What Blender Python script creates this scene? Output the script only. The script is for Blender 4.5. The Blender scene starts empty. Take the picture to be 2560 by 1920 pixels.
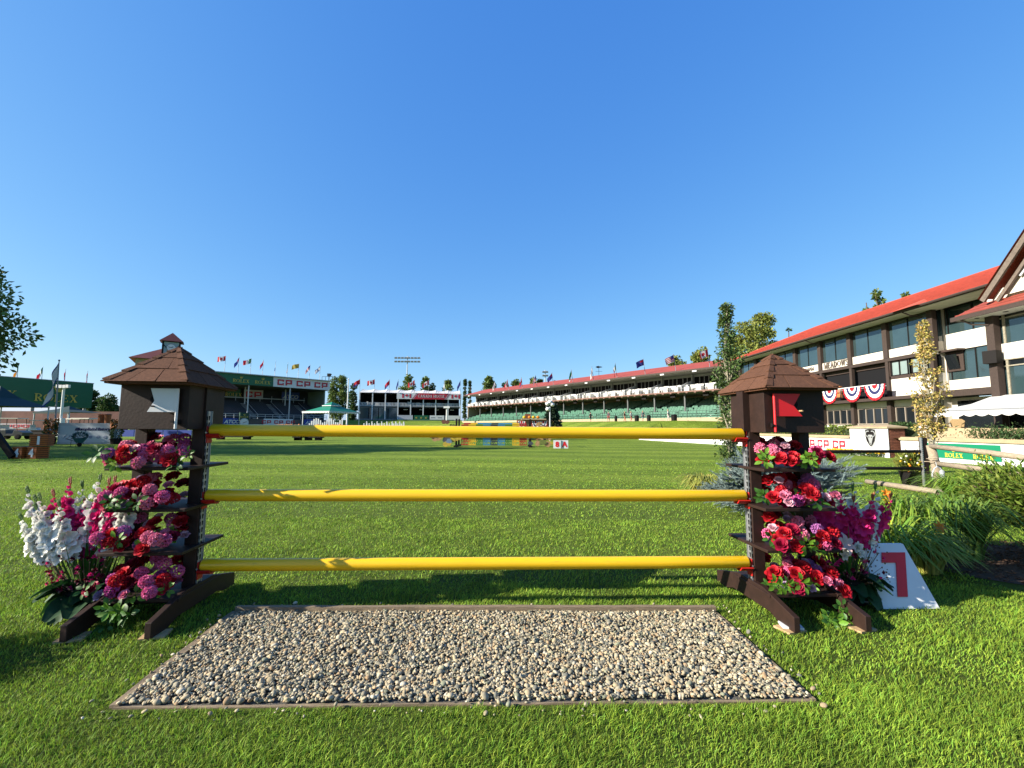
import bpy, bmesh, math, random
import numpy as np
from mathutils import Vector, Matrix, Euler
S = bpy.context.scene
# ------------------------------------------------------------------ camera, sky, sun
F_PX, CAM_H = 1140.0, 1.38
PITCH, ROLL = math.atan(108 / F_PX), math.radians(0.33)
cam = bpy.data.objects.new('camera', bpy.data.cameras.new('camera'))
S.collection.objects.link(cam)
cam.data.sensor_width = 36.0
cam.data.lens = 36.0 * F_PX / 2560
cam.data.clip_start, cam.data.clip_end = 0.05, 6000
cam.matrix_world = (Matrix.Translation((0, 0, CAM_H)) @ Matrix.Rotation(math.pi / 2 + PITCH, 4, 'X')
                    @ Matrix.Rotation(ROLL, 4, 'Z'))
S.camera = cam
TO_SUN = Vector((-2.06, -0.568, 1.0)).normalized()
SUN_EL = math.asin(TO_SUN.z)
SUN_ROT = math.atan2(TO_SUN.x, TO_SUN.y)
W = bpy.data.worlds.new('World'); S.world = W; W.use_nodes = True
nt = W.node_tree; nt.nodes.clear()
sky = nt.nodes.new('ShaderNodeTexSky'); sky.sky_type = 'NISHITA'; sky.sun_disc = False
sky.sun_elevation = SUN_EL; sky.sun_rotation = SUN_ROT
sky.altitude = 1000; sky.air_density = 1.0; sky.dust_density = 1.3; sky.ozone_density = 3.0
# a phone tone-maps its sky: the blue is lifted and flattened towards the zenith
sp = nt.nodes.new('ShaderNodeSeparateColor'); cb = nt.nodes.new('ShaderNodeCombineColor')
nt.links.new(sky.outputs[0], sp.inputs[0])
for i, (g, k) in enumerate(((1.05, 0.60), (0.70, 1.17), (0.32, 2.70))):
    pw = nt.nodes.new('ShaderNodeMath'); pw.operation = 'POWER'; pw.inputs[1].default_value = g
    ml = nt.nodes.new('ShaderNodeMath'); ml.operation = 'MULTIPLY'; ml.inputs[1].default_value = k
    nt.links.new(sp.outputs[i], pw.inputs[0]); nt.links.new(pw.outputs[0], ml.inputs[0]); nt.links.new(ml.outputs[0], cb.inputs[i])
bg = nt.nodes.new('ShaderNodeBackground'); bg.inputs['Strength'].default_value = 0.085
wo = nt.nodes.new('ShaderNodeOutputWorld')
nt.links.new(cb.outputs[0], bg.inputs['Color']); nt.links.new(bg.outputs[0], wo.inputs['Surface'])
sl = bpy.data.lights.new('sun', 'SUN'); sl.energy = 5.0; sl.angle = math.radians(0.5); sl.color = (1, 0.93, 0.80)
so = bpy.data.objects.new('sun', sl); S.collection.objects.link(so)
so.rotation_euler = TO_SUN.to_track_quat('Z', 'Y').to_euler()
S.view_settings.view_transform = 'Standard'; S.view_settings.look = 'None'
S.view_settings.exposure = 1.4; S.view_settings.gamma = 1.0
S.render.engine = 'CYCLES'
S.cycles.max_bounces = 5; S.cycles.diffuse_bounces = 2; S.cycles.glossy_bounces = 3
S.cycles.transmission_bounces = 4; S.cycles.transparent_max_bounces = 6
random.seed(7); RNG = np.random.default_rng(7)
rnd = random.random; uni = random.uniform
# ------------------------------------------------------------------ where a point of the view lies in the place
def ray(px, py):
    x, y = (px - 1280) / F_PX, -(py - 960) / F_PX
    c, s = math.cos(ROLL), math.sin(ROLL)
    x, y = x * c - y * s, x * s + y * c
    cp, sp = math.cos(PITCH), math.sin(PITCH)
    return Vector((x, cp - y * sp, sp + y * cp))
def G(px, py, z=0.0):
    d = ray(px, py); return Vector((0, 0, CAM_H)) + d * ((z - CAM_H) / d.z)
def D(px, py, Y):
    d = ray(px, py); return Vector((0, 0, CAM_H)) + d * (Y / d.y)
def DX(px, py, X):
    d = ray(px, py); return Vector((0, 0, CAM_H)) + d * (X / d.x)
# ------------------------------------------------------------------ materials
MATS = {}; ALB = 0.72
def mat(name, col, rough=0.7, var=0.0, scale=8.0, bump=0.0, bscale=None, metal=0.0, spec=0.4, island=0.0,
        trans=0.0, col2=None, stretch=None, coat=0.0, hue=0.0):
    if name in MATS: return MATS[name]
    col = tuple(c * ALB for c in col); col2 = tuple(c * ALB for c in col2) if col2 else None
    m = bpy.data.materials.new(name); m.use_nodes = True; MATS[name] = m
    t = m.node_tree; N, L = t.nodes, t.links
    b = N['Principled BSDF']
    b.inputs['Roughness'].default_value = rough; b.inputs['Metallic'].default_value = metal
    b.inputs['Specular IOR Level'].default_value = spec; b.inputs['Coat Weight'].default_value = coat
    b.inputs['Base Color'].default_value = (*col, 1)
    out = None
    if var or col2 or bump:
        tc = N.new('ShaderNodeTexCoord'); mp = N.new('ShaderNodeMapping')
        if stretch: mp.inputs['Scale'].default_value = stretch
        L.new(tc.outputs['Object'], mp.inputs['Vector'])
    if var or col2:
        n = N.new('ShaderNodeTexNoise'); n.inputs['Scale'].default_value = scale; n.inputs['Detail'].default_value = 5
        n.inputs['Roughness'].default_value = 0.65
        L.new(mp.outputs[0], n.inputs['Vector'])
        r = N.new('ShaderNodeValToRGB'); r.color_ramp.elements[0].position = 0.3; r.color_ramp.elements[1].position = 0.7
        c2 = col2 or tuple(min(1, c * (1 + var)) for c in col)
        c1 = col if col2 else tuple(c * (1 - var) for c in col)
        r.color_ramp.elements[0].color = (*c1, 1); r.color_ramp.elements[1].color = (*c2, 1)
        L.new(n.outputs['Fac'], r.inputs['Fac']); out = r.outputs['Color']
    if island:
        g = N.new('ShaderNodeNewGeometry')
        h = N.new('ShaderNodeHueSaturation')
        mr = N.new('ShaderNodeMapRange'); mr.inputs['To Min'].default_value = 1 - island; mr.inputs['To Max'].default_value = 1 + island
        L.new(g.outputs['Random Per Island'], mr.inputs['Value']); L.new(mr.outputs[0], h.inputs['Value'])
        if hue:
            wn = N.new('ShaderNodeTexWhiteNoise'); wn.noise_dimensions = '1D'
            L.new(g.outputs['Random Per Island'], wn.inputs['W'])
            m2 = N.new('ShaderNodeMapRange'); m2.inputs['To Min'].default_value = 0.5 - hue; m2.inputs['To Max'].default_value = 0.5 + hue
            L.new(wn.outputs['Value'], m2.inputs['Value']); L.new(m2.outputs[0], h.inputs['Hue'])
        if out: L.new(out, h.inputs['Color'])
        else: h.inputs['Color'].default_value = (*col, 1)
        out = h.outputs['Color']
    if out: L.new(out, b.inputs['Base Color'])
    if bump:
        n2 = N.new('ShaderNodeTexNoise'); n2.inputs['Scale'].default_value = bscale or scale * 3; n2.inputs['Detail'].default_value = 4
        L.new(mp.outputs[0], n2.inputs['Vector'])
        bp = N.new('ShaderNodeBump'); bp.inputs['Strength'].default_value = bump; bp.inputs['Distance'].default_value = 0.02
        L.new(n2.outputs['Fac'], bp.inputs['Height']); L.new(bp.outputs[0], b.inputs['Normal'])
    if trans:
        tr = N.new('ShaderNodeBsdfTranslucent'); mx = N.new('ShaderNodeMixShader'); mx.inputs[0].default_value = trans
        if out: L.new(out, tr.inputs['Color'])
        else: tr.inputs['Color'].default_value = (*col, 1)
        L.new(b.outputs[0], mx.inputs[1]); L.new(tr.outputs[0], mx.inputs[2])
        L.new(mx.outputs[0], N['Material Output'].inputs['Surface'])
    return m
BROWN = mat('brown paint', (0.029, 0.0135, 0.0095), 0.6, 0.25, 14, 0.06, 60, spec=0.25)
SHINGLE = mat('brown asphalt shingle', (0.125, 0.058, 0.034), 0.95, 0.24, 55, 0.4, 220, spec=0.15, island=0.13)
DARK = mat('dark paint', (0.012, 0.010, 0.010), 0.7, spec=0.15)
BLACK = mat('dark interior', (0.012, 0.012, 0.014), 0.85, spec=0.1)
STEEL = mat('galvanised steel', (0.55, 0.56, 0.58), 0.38, 0.12, 30, metal=0.75)
YELLOW = mat('yellow pole paint', (0.95, 0.56, 0.008), 0.38, 0.06, 7, coat=0.15, spec=0.4, stretch=(0.4, 3, 3), bump=0.04, bscale=25)
RED = mat('red plastic', (0.50, 0.014, 0.010), 0.5)
REDP = mat('red paint', (0.78, 0.014, 0.022), 0.5)
WHITE = mat('white paint', (0.80, 0.80, 0.80), 0.55, 0.05, 6)
OFFW = mat('cream stucco', (0.74, 0.69, 0.60), 0.9, 0.10, 1.6, 0.25, 25)
TIMBER = mat('weathered timber', (0.25, 0.185, 0.115), 0.85, 0.35, 9, 0.35, 45, stretch=(1, 9, 9))
LOG = mat('grey log', (0.36, 0.29, 0.205), 0.9, 0.3, 10, 0.4, 40, stretch=(6, 1, 6))
PINE = mat('pale wood', (0.55, 0.36, 0.18), 0.8, 0.2, 20)
TAN = mat('tan concrete', (0.46, 0.35, 0.225), 0.9, 0.12, 2)
TANCAP = mat('sandstone cap', (0.44, 0.33, 0.20), 0.85, 0.15, 3)
GREEN = mat('banner green', (0.003, 0.125, 0.058), 0.5, 0.05, 1)
TENTG = mat('tent green', (0.004, 0.20, 0.11), 0.6, 0.08, 1)
DKGREEN = mat('dark green canvas', (0.004, 0.030, 0.028), 0.7)
GOLD = mat('gold lettering', (0.60, 0.46, 0.08), 0.5)
YELT = mat('yellow lettering', (0.80, 0.65, 0.04), 0.5)
BLUE = mat('banner blue', (0.012, 0.05, 0.33), 0.5)
NAVY = mat('navy cloth', (0.012, 0.016, 0.10), 0.7)
CPRED = mat('banner red', (0.56, 0.02, 0.045), 0.5)
GREY = mat('grey metal', (0.30, 0.31, 0.33), 0.5, metal=0.3)
LGREY = mat('light grey', (0.55, 0.57, 0.60), 0.6)
GLASS = mat('window glass', (0.030, 0.055, 0.060), 0.04, 0.25, 0.35, spec=0.9, coat=0.35)
DGLASS = mat('dark window glass', (0.012, 0.015, 0.018), 0.08, spec=0.6)
TRIM = mat('brown timber trim', (0.050, 0.032, 0.025), 0.75, 0.25, 12)
ROOFR = mat('red roof metal', (0.38, 0.072, 0.038), 0.6, 0.14, 1.2, spec=0.3)
CANVAS = mat('white canvas', (0.78, 0.77, 0.74), 0.75, 0.06, 2, trans=0.15)
SEATG = mat('green stadium seat', (0.062, 0.19, 0.125), 0.55, 0.15, 0.4)
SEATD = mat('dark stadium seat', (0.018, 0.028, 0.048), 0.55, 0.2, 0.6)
BRICK = mat('brown brick', (0.20, 0.075, 0.040), 0.9, 0.25, 25)
ORANGE = mat('orange plastic', (0.42, 0.10, 0.012), 0.6, 0.2, 8)
BARK = mat('bark', (0.13, 0.09, 0.06), 0.95, 0.35, 9, 0.5, 30, stretch=(4, 4, 1))
PALEBARK = mat('pale bark', (0.30, 0.27, 0.20), 0.9, 0.35, 14)
MULCH = mat('bark mulch', (0.10, 0.055, 0.032), 0.95, 0.4, 18, 0.8, 30)
def wear(m, col, scale, lo, hi, stretch=(1, 1, 1), amount=.8):
    """chips, scuffs and scratches of another colour with a shape of their own"""
    t = m.node_tree; N, L = t.nodes, t.links; b = N['Principled BSDF']; src = b.inputs['Base Color'].links[0].from_socket
    tc = N.new('ShaderNodeTexCoord'); mp = N.new('ShaderNodeMapping'); mp.inputs['Scale'].default_value = stretch; L.new(tc.outputs['Object'], mp.inputs['Vector'])
    n = N.new('ShaderNodeTexNoise'); n.inputs['Scale'].default_value = scale; n.inputs['Detail'].default_value = 9; n.inputs['Roughness'].default_value = .75; L.new(mp.outputs[0], n.inputs['Vector'])
    r = N.new('ShaderNodeMapRange'); r.inputs['From Min'].default_value = lo; r.inputs['From Max'].default_value = hi; r.inputs['To Max'].default_value = amount; L.new(n.outputs['Fac'], r.inputs['Value'])
    x = N.new('ShaderNodeMix'); x.data_type = 'RGBA'; x.inputs[7].default_value = (*col, 1); L.new(r.outputs[0], x.inputs[0]); L.new(src, x.inputs[6]); L.new(x.outputs[2], b.inputs['Base Color'])
wear(YELLOW, (.34, .17, .02), 5, .60, .70, (.5, 4, 4), .55); wear(YELLOW, (.12, .09, .05), 22, .69, .74, (.35, 2, 2), .8)
wear(BROWN, (.14, .10, .075), 16, .66, .74, (1, 1, .35), .55); wear(WHITE, (.42, .40, .34), 3, .60, .75, (1, 1, .6), .35); wear(OFFW, (.36, .32, .26), .9, .60, .8, (1, 1, .35), .4)
# ------------------------------------------------------------------ mesh helpers
class MB:
    def __init__(s): s.v, s.f, s.m = [], [], []
    def add(s, vs, fs, mi=0):
        o = len(s.v); s.v += [tuple(p) for p in vs]; s.f += [tuple(i + o for i in f) for f in fs]; s.m += [mi] * len(fs); return s
    def box(s, c, d, mi=0, rz=0.0, M=None):
        hx, hy, hz = d[0] / 2, d[1] / 2, d[2] / 2
        vs = [Vector((x, y, z)) for x in (-hx, hx) for y in (-hy, hy) for z in (-hz, hz)]
        if M is None: M = Matrix.Rotation(rz, 3, 'Z')
        vs = [M @ v + Vector(c) for v in vs]
        return s.add(vs, [(0, 1, 3, 2), (4, 6, 7, 5), (0, 4, 5, 1), (2, 3, 7, 6), (0, 2, 6, 4), (1, 5, 7, 3)], mi)
    def bb(s, a, b, mi=0):
        return s.box([(p + q) / 2 for p, q in zip(a, b)], [abs(q - p) for p, q in zip(a, b)], mi)
    def bar(s, a, b, w, h, mi=0):                     # a beam between two points
        a, b = Vector(a), Vector(b); d = b - a; L = d.length
        q = d.to_track_quat('X', 'Z').to_matrix()
        return s.box((a + b) / 2, (L, w, h), mi, M=q)
    def tube(s, pts, r, n=8, mi=0, cap=True):
        pts = [Vector(p) for p in pts]; k = len(pts)
        rs = r if isinstance(r, (list, tuple)) else [r] * k
        vs, fs = [], []; up = None
        for i, p in enumerate(pts):
            d = (pts[min(i + 1, k - 1)] - pts[max(i - 1, 0)]).normalized()
            if up is None: up = Vector((0, 0, 1)) if abs(d.z) < 0.9 else Vector((1, 0, 0))
            a = d.cross(up)
            if a.length < 1e-4: a = d.cross(Vector((0, 1, 0.3)))
            a.normalize(); b = a.cross(d); up = b
            vs += [p + (a * math.cos(2 * math.pi * j / n) + b * math.sin(2 * math.pi * j / n)) * rs[i] for j in range(n)]
        for i in range(k - 1):
            for j in range(n):
                fs.append((i * n + j, i * n + (j + 1) % n, (i + 1) * n + (j + 1) % n, (i + 1) * n + j))
        if cap: fs += [tuple(range(n))[::-1], tuple((k - 1) * n + j for j in range(n))]
        return s.add(vs, fs, mi)
    def prism(s, poly, O, ux, uy, depth, mi=0):      # polygon in the plane (ux,uy) at O, given thickness along ux x uy
        O, ux, uy = Vector(O), Vector(ux), Vector(uy); nz = ux.cross(uy).normalized(); n = len(poly)
        a = [O + ux * p[0] + uy * p[1] for p in poly]; b = [p + nz * depth for p in a]
        fs = [tuple(range(n))[::-1], tuple(range(n, 2 * n))] + [(i, (i + 1) % n, n + (i + 1) % n, n + i) for i in range(n)]
        return s.add(a + b, fs, mi)
    def lathe(s, prof, c=(0, 0, 0), n=12, mi=0, M=None):
        vs, fs = [], []
        for r, z in prof:
            for j in range(n):
                v = Vector((r * math.cos(2 * math.pi * j / n), r * math.sin(2 * math.pi * j / n), z))
                vs.append((M @ v if M else v) + Vector(c))
        for i in range(len(prof) - 1):
            for j in range(n): fs.append((i * n + j, i * n + (j + 1) % n, (i + 1) * n + (j + 1) % n, (i + 1) * n + j))
        fs += [tuple(range(n))[::-1], tuple((len(prof) - 1) * n + j for j in range(n))]
        return s.add(vs, fs, mi)
    def ball(s, c, r, n=8, m=5, mi=0):
        rx, ry, rz = r if isinstance(r, (tuple, list)) else (r, r, r)
        vs, fs = [(c[0], c[1], c[2] - rz)], []
        for i in range(1, m):
            t = math.pi * i / m
            for j in range(n):
                a = 2 * math.pi * j / n
                vs.append((c[0] + rx * math.sin(t) * math.cos(a), c[1] + ry * math.sin(t) * math.sin(a), c[2] - rz * math.cos(t)))
        vs.append((c[0], c[1], c[2] + rz)); e = len(vs) - 1
        for j in range(n):
            fs.append((0, 1 + (j + 1) % n, 1 + j)); fs.append((e, e - n + j, e - n + (j + 1) % n))
        for i in range(m - 2):
            for j in range(n):
                fs.append((1 + i * n + j, 1 + i * n + (j + 1) % n, 1 + (i + 1) * n + (j + 1) % n, 1 + (i + 1) * n + j))
        return s.add(vs, fs, mi)
    def build(s, name, mats, parent=None, world=True, smooth=False, bevel=0.0):
        me = bpy.data.meshes.new(name)
        vs = s.v
        if parent is not None and world:
            I = root_matrix(parent).inverted(); vs = [I @ Vector(v) for v in vs]
        me.from_pydata(vs, [], s.f)
        if not isinstance(mats, (list, tuple)): mats = [mats]
        for m in mats: me.materials.append(m)
        if len(mats) > 1: me.polygons.foreach_set('material_index', s.m)
        if smooth: me.polygons.foreach_set('use_smooth', [True] * len(me.polygons))
        me.update()
        o = bpy.data.objects.new(name, me); S.collection.objects.link(o)
        if parent is not None: o.parent = parent
        if bevel:
            b = o.modifiers.new('bevel', 'BEVEL'); b.width = bevel; b.segments = 2; b.limit_method = 'ANGLE'
        return o
def root_matrix(o):
    while o.parent: o = o.parent
    return Matrix.LocRotScale(o.location, o.rotation_euler, o.scale)
def np_mesh(name, V, Fc, mats, parent=None, mi=None, smooth=False):
    me = bpy.data.meshes.new(name); V = np.asarray(V, dtype=np.float32).reshape(-1, 3); Fc = np.asarray(Fc, dtype=np.int32)
    k = Fc.shape[1]
    if parent is not None:
        I = np.array(root_matrix(parent).inverted()); V = (V @ I[:3, :3].T + I[:3, 3]).astype(np.float32)
    me.vertices.add(len(V)); me.vertices.foreach_set('co', V.ravel())
    me.loops.add(Fc.size); me.loops.foreach_set('vertex_index', Fc.ravel())
    me.polygons.add(len(Fc)); me.polygons.foreach_set('loop_start', np.arange(0, Fc.size, k, dtype=np.int32))
    if not isinstance(mats, (list, tuple)): mats = [mats]
    for m in mats: me.materials.append(m)
    if mi is not None: me.polygons.foreach_set('material_index', np.asarray(mi, dtype=np.int32))
    if smooth: me.polygons.foreach_set('use_smooth', np.ones(len(Fc), dtype=bool))
    me.update(calc_edges=True); me.validate()
    o = bpy.data.objects.new(name, me); S.collection.objects.link(o)
    if parent is not None: o.parent = parent
    return o
def tag(o, label=None, cat=None, group=None, kind=None):
    if label: o['label'] = label
    if cat: o['category'] = cat
    if group: o['group'] = group
    if kind: o['kind'] = kind
    return o
def thing(name, label, cat, loc=(0, 0, 0), rz=0.0, group=None):
    o = bpy.data.objects.new(name, None); S.collection.objects.link(o)
    o.location = loc; o.rotation_euler = (0, 0, rz); o.empty_display_size = 0.2
    return tag(o, label, cat, group)
def solo(mb, name, mats, label, cat, loc, group=None, rz=0.0, local=False, **k):   # a thing that is one mesh
    o = mb.build(name, mats, None, **k)
    if not local:
        I = Matrix.LocRotScale(Vector(loc), Euler((0, 0, rz)), None).inverted(); o.data.transform(I)
    o.location = loc; o.rotation_euler = (0, 0, rz)
    return tag(o, label, cat, group)
def dup(o, parent=None):
    c = o.copy(); S.collection.objects.link(c)
    if parent is not None: c.parent = parent
    for ch in [x for x in o.children]: dup(ch, c)
    return c
# ------------------------------------------------------------------ lettering
SER = {}
def L_(*a): return ('l',) + a
tk, tn = .17, .075
SER['R'] = (.82, [L_(.2, 0, .2, 1, tk), L_(.04, .03, .38, .03, .06), L_(.04, .97, .4, .97, .06), ('a', .38, .74, .26, .225, -90, 90, tk), L_(.2, .52, .4, .52, tn), L_(.4, .52, .68, .0, tk), L_(.6, .03, .82, .03, .06)])
SER['O'] = (.98, [('o', .49, .5, .4, .45, 0, 360, tk)])
SER['L'] = (.72, [L_(.2, 0, .2, 1, tk), L_(.04, .97, .38, .97, .06), L_(.04, .035, .68, .035, .07), L_(.65, .03, .65, .28, .06)])
SER['E'] = (.74, [L_(.2, 0, .2, 1, tk), L_(.04, .97, .64, .97, .06), L_(.04, .035, .68, .035, .07), L_(.2, .52, .5, .52, tn), L_(.65, .03, .65, .26, .06), L_(.62, .76, .62, .97, .06), L_(.49, .42, .49, .62, .05)])
SER['X'] = (.9, [L_(.18, .97, .72, .03, tk), L_(.72, .97, .18, .03, tn), L_(.05, .97, .36, .97, .06), L_(.58, .97, .85, .97, .06), L_(.04, .03, .32, .03, .06), L_(.55, .03, .88, .03, .06)])
SER['C'] = (.86, [('o', .48, .5, .38, .45, 42, 318, tk), L_(.77, .68, .77, .93, .06), L_(.76, .1, .76, .3, .05)])
SER['A'] = (.9, [L_(.45, 1, .14, .03, tn), L_(.45, 1, .74, .03, tk), L_(.24, .34, .64, .34, .06), L_(.03, .03, .28, .03, .06), L_(.6, .03, .88, .03, .06)])
SER['N'] = (.95, [L_(.18, 0, .18, 1, tn), L_(.18, .97, .76, .03, tk), L_(.76, 0, .76, 1, tn), L_(.04, .03, .34, .03, .06), L_(.62, .97, .92, .97, .06), L_(.04, .97, .24, .97, .06)])
SER['D'] = (.92, [L_(.2, 0, .2, 1, tk), ('a', .36, .5, .42, .45, -90, 90, tk), L_(.04, .03, .4, .03, .06), L_(.04, .97, .4, .97, .06)])
SER['H'] = (.98, [L_(.2, 0, .2, 1, tk), L_(.78, 0, .78, 1, tk), L_(.2, .5, .78, .5, tn), L_(.05, .03, .36, .03, .06), L_(.05, .97, .36, .97, .06), L_(.62, .03, .93, .03, .06), L_(.62, .97, .93, .97, .06)])
SER['U'] = (.9, [L_(.2, .3, .2, 1, tk), L_(.74, .3, .74, 1, tn), ('a', .47, .32, .27, .28, 180, 360, .12), L_(.04, .97, .36, .97, .06), L_(.6, .97, .88, .97, .06)])
SER['S'] = (.7, [('a', .36, .74, .24, .22, 30, 270, .12), ('a', .36, .27, .26, .24, -150, 90, .13), L_(.6, .75, .6, .95, .05), L_(.1, .05, .1, .26, .05)])
SER['M'] = (1.1, [L_(.2, 0, .2, 1, tn), L_(.2, .97, .55, .05, tk), L_(.9, .97, .55, .05, tn), L_(.9, 0, .9, 1, tk), L_(.04, .03, .36, .03, .06), L_(.72, .03, 1.06, .03, .06), L_(.04, .97, .26, .97, .06), L_(.84, .97, 1.06, .97, .06)])
SER['W'] = (1.25, [L_(.15, .97, .4, .03, tk), L_(.62, .97, .4, .03, tn), L_(.62, .97, .86, .03, tk), L_(1.08, .97, .86, .03, tn), L_(.02, .97, .3, .97, .06), L_(.5, .97, .78, .97, .06), L_(.96, .97, 1.22, .97, .06)])
BLK = {'C': (1.12, [L_(.0, .12, 1.0, .12, .24), L_(.0, .88, 1.0, .88, .24), L_(.12, .0, .12, 1, .24), L_(.88, .76, .88, .64, .24), L_(.88, .36, .88, .24, .24)]),
       'P': (1.1, [L_(.12, 0, .12, 1, .24), L_(.0, .88, 1.0, .88, .24), L_(.88, .3, .88, .88, .24), L_(.12, .36, 1.0, .36, .24)]),
       '7': (.7, [L_(.0, .88, .66, .88, .24), L_(.525, .0, .525, .985, .27)])}
def letters(mb, text, O, ux, uy, h, table=SER, depth=0.02, mi=0, track=0.06, wf=1.0, italic=0.0):
    """adds lettering to mb: O lower left corner, ux/uy unit vectors, h cap height; returns the width"""
    O, ux, uy = Vector(O), Vector(ux).normalized(), Vector(uy).normalized(); cur = 0.0; k = 0
    def P(x, y): return (cur + (x + italic * y) * h * wf, y * h)
    for ch in text:
        if ch == ' ': cur += 0.45 * h * wf; continue
        w, st = table[ch]
        for s_ in st:
            k += 1; d = depth * (1 + 0.06 * (k % 12))
            if s_[0] == 'l':
                _, x0, y0, x1, y1, t = s_
                dx, dy = x1 - x0, y1 - y0; L = math.hypot(dx, dy)
                if abs(dy) < 1e-6: nx, ny = 0, t / 2
                else: nx, ny = t / 2 * (L / abs(dy)) if abs(dx) > 1e-6 else t / 2, 0
                q = [P(x0 - nx, y0 - ny), P(x1 - nx, y1 - ny), P(x1 + nx, y1 + ny), P(x0 + nx, y0 + ny)]
                area = sum(q[i][0] * q[(i + 1) % 4][1] - q[(i + 1) % 4][0] * q[i][1] for i in range(4))
                mb.prism(q if area > 0 else q[::-1], O, ux, uy, d, mi)
            else:
                typ, cx, cy, rx, ry, a0, a1, t = s_; n = 20 if typ == 'o' else 10
                for i in range(n):
                    q = []
                    for a, sg in ((i, -1), (i, 1), (i + 1, 1), (i + 1, -1)):
                        an = math.radians(a0 + (a1 - a0) * a / n)
                        tt = t * (.45 + .55 * abs(math.cos(an)))
                        q.append(P(cx + (rx + sg * tt / 2) * math.cos(an), cy + (ry + sg * t * .4 / 2) * math.sin(an)))
                    mb.prism(q, O, ux, uy, d, mi)
        cur += (w + track) * h * wf
    return cur
def ser_width(text, h, table=SER, track=0.06, wf=1.0):
    return sum((0.45 if c == ' ' else table[c][0] + track) * h * wf for c in text)
def crown(mb, C, ux, uy, h, depth=0.02, mi=0):        # five-pointed coronet
    C, ux, uy = Vector(C), Vector(ux).normalized(), Vector(uy).normalized()
    xs = [-.62, -.34, 0, .34, .62]; tops = [.72, .92, 1, .92, .72]
    for x, t in zip(xs, tops):
        q = [(x * .45 - .12, .12), (x * .45 + .12, .12), (x + .03, t - .1), (x - .03, t - .1)]
        mb.prism([(a * h, b * h) for a, b in q], C, ux, uy, depth * (1 + .1 * abs(x)), mi)
        mb.prism([(x * h + .075 * h * math.cos(a), t * h - .06 * h + .075 * h * math.sin(a)) for a in [i * math.pi / 4 for i in range(8)]], C, ux, uy, depth * 1.3, mi)
    mb.prism([(a * h, b * h) for a, b in ((-.42, 0), (.42, 0), (.42, .14), (-.42, .14))], C, ux, uy, depth * 1.2, mi)
LEAF11 = [(0, 1), (.14, .70), (.34, .80), (.26, .38), (.52, .62), (.58, .50), (.86, .54), (.76, .30), (.90, .20), (.46, -.16), (.50, -.34), (.06, -.26), (.07, -.62),
          (-.07, -.62), (-.06, -.26), (-.50, -.34), (-.46, -.16), (-.90, .20), (-.76, .30), (-.86, .54), (-.58, .50), (-.52, .62), (-.26, .38), (-.34, .80), (-.14, .70)]
def font_mesh(text, h, bold=0.0, depth=0.01, shear=0.0):
    c = bpy.data.curves.new('lettering', 'FONT'); c.body = text; c.size = h * 1.37; c.offset = bold; c.extrude = depth; c.shear = shear
    c.align_x = 'CENTER'; c.resolution_u = 3
    o = bpy.data.objects.new('lettering', c); S.collection.objects.link(o)
    bpy.context.view_layer.update()
    me = bpy.data.meshes.new_from_object(o.evaluated_get(bpy.context.evaluated_depsgraph_get()))
    bpy.data.objects.remove(o); bpy.data.curves.remove(c); return me
def font_into(mb, text, O, ux, uy, h, mi=0, bold=0.0, depth=0.01, shear=0.0, wf=1.0, width=None):
    me = font_mesh(text, h, bold, depth, shear)
    if width: wf = width / max(1e-6, max(v.co.x for v in me.vertices) - min(v.co.x for v in me.vertices))
    O, ux, uy = Vector(O), Vector(ux).normalized(), Vector(uy).normalized(); nz = ux.cross(uy)
    mb.add([O + ux * v.co.x * wf + uy * v.co.y + nz * (v.co.z + depth) for v in me.vertices], [tuple(p.vertices) for p in me.polygons], mi)
    bpy.data.meshes.remove(me)
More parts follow.
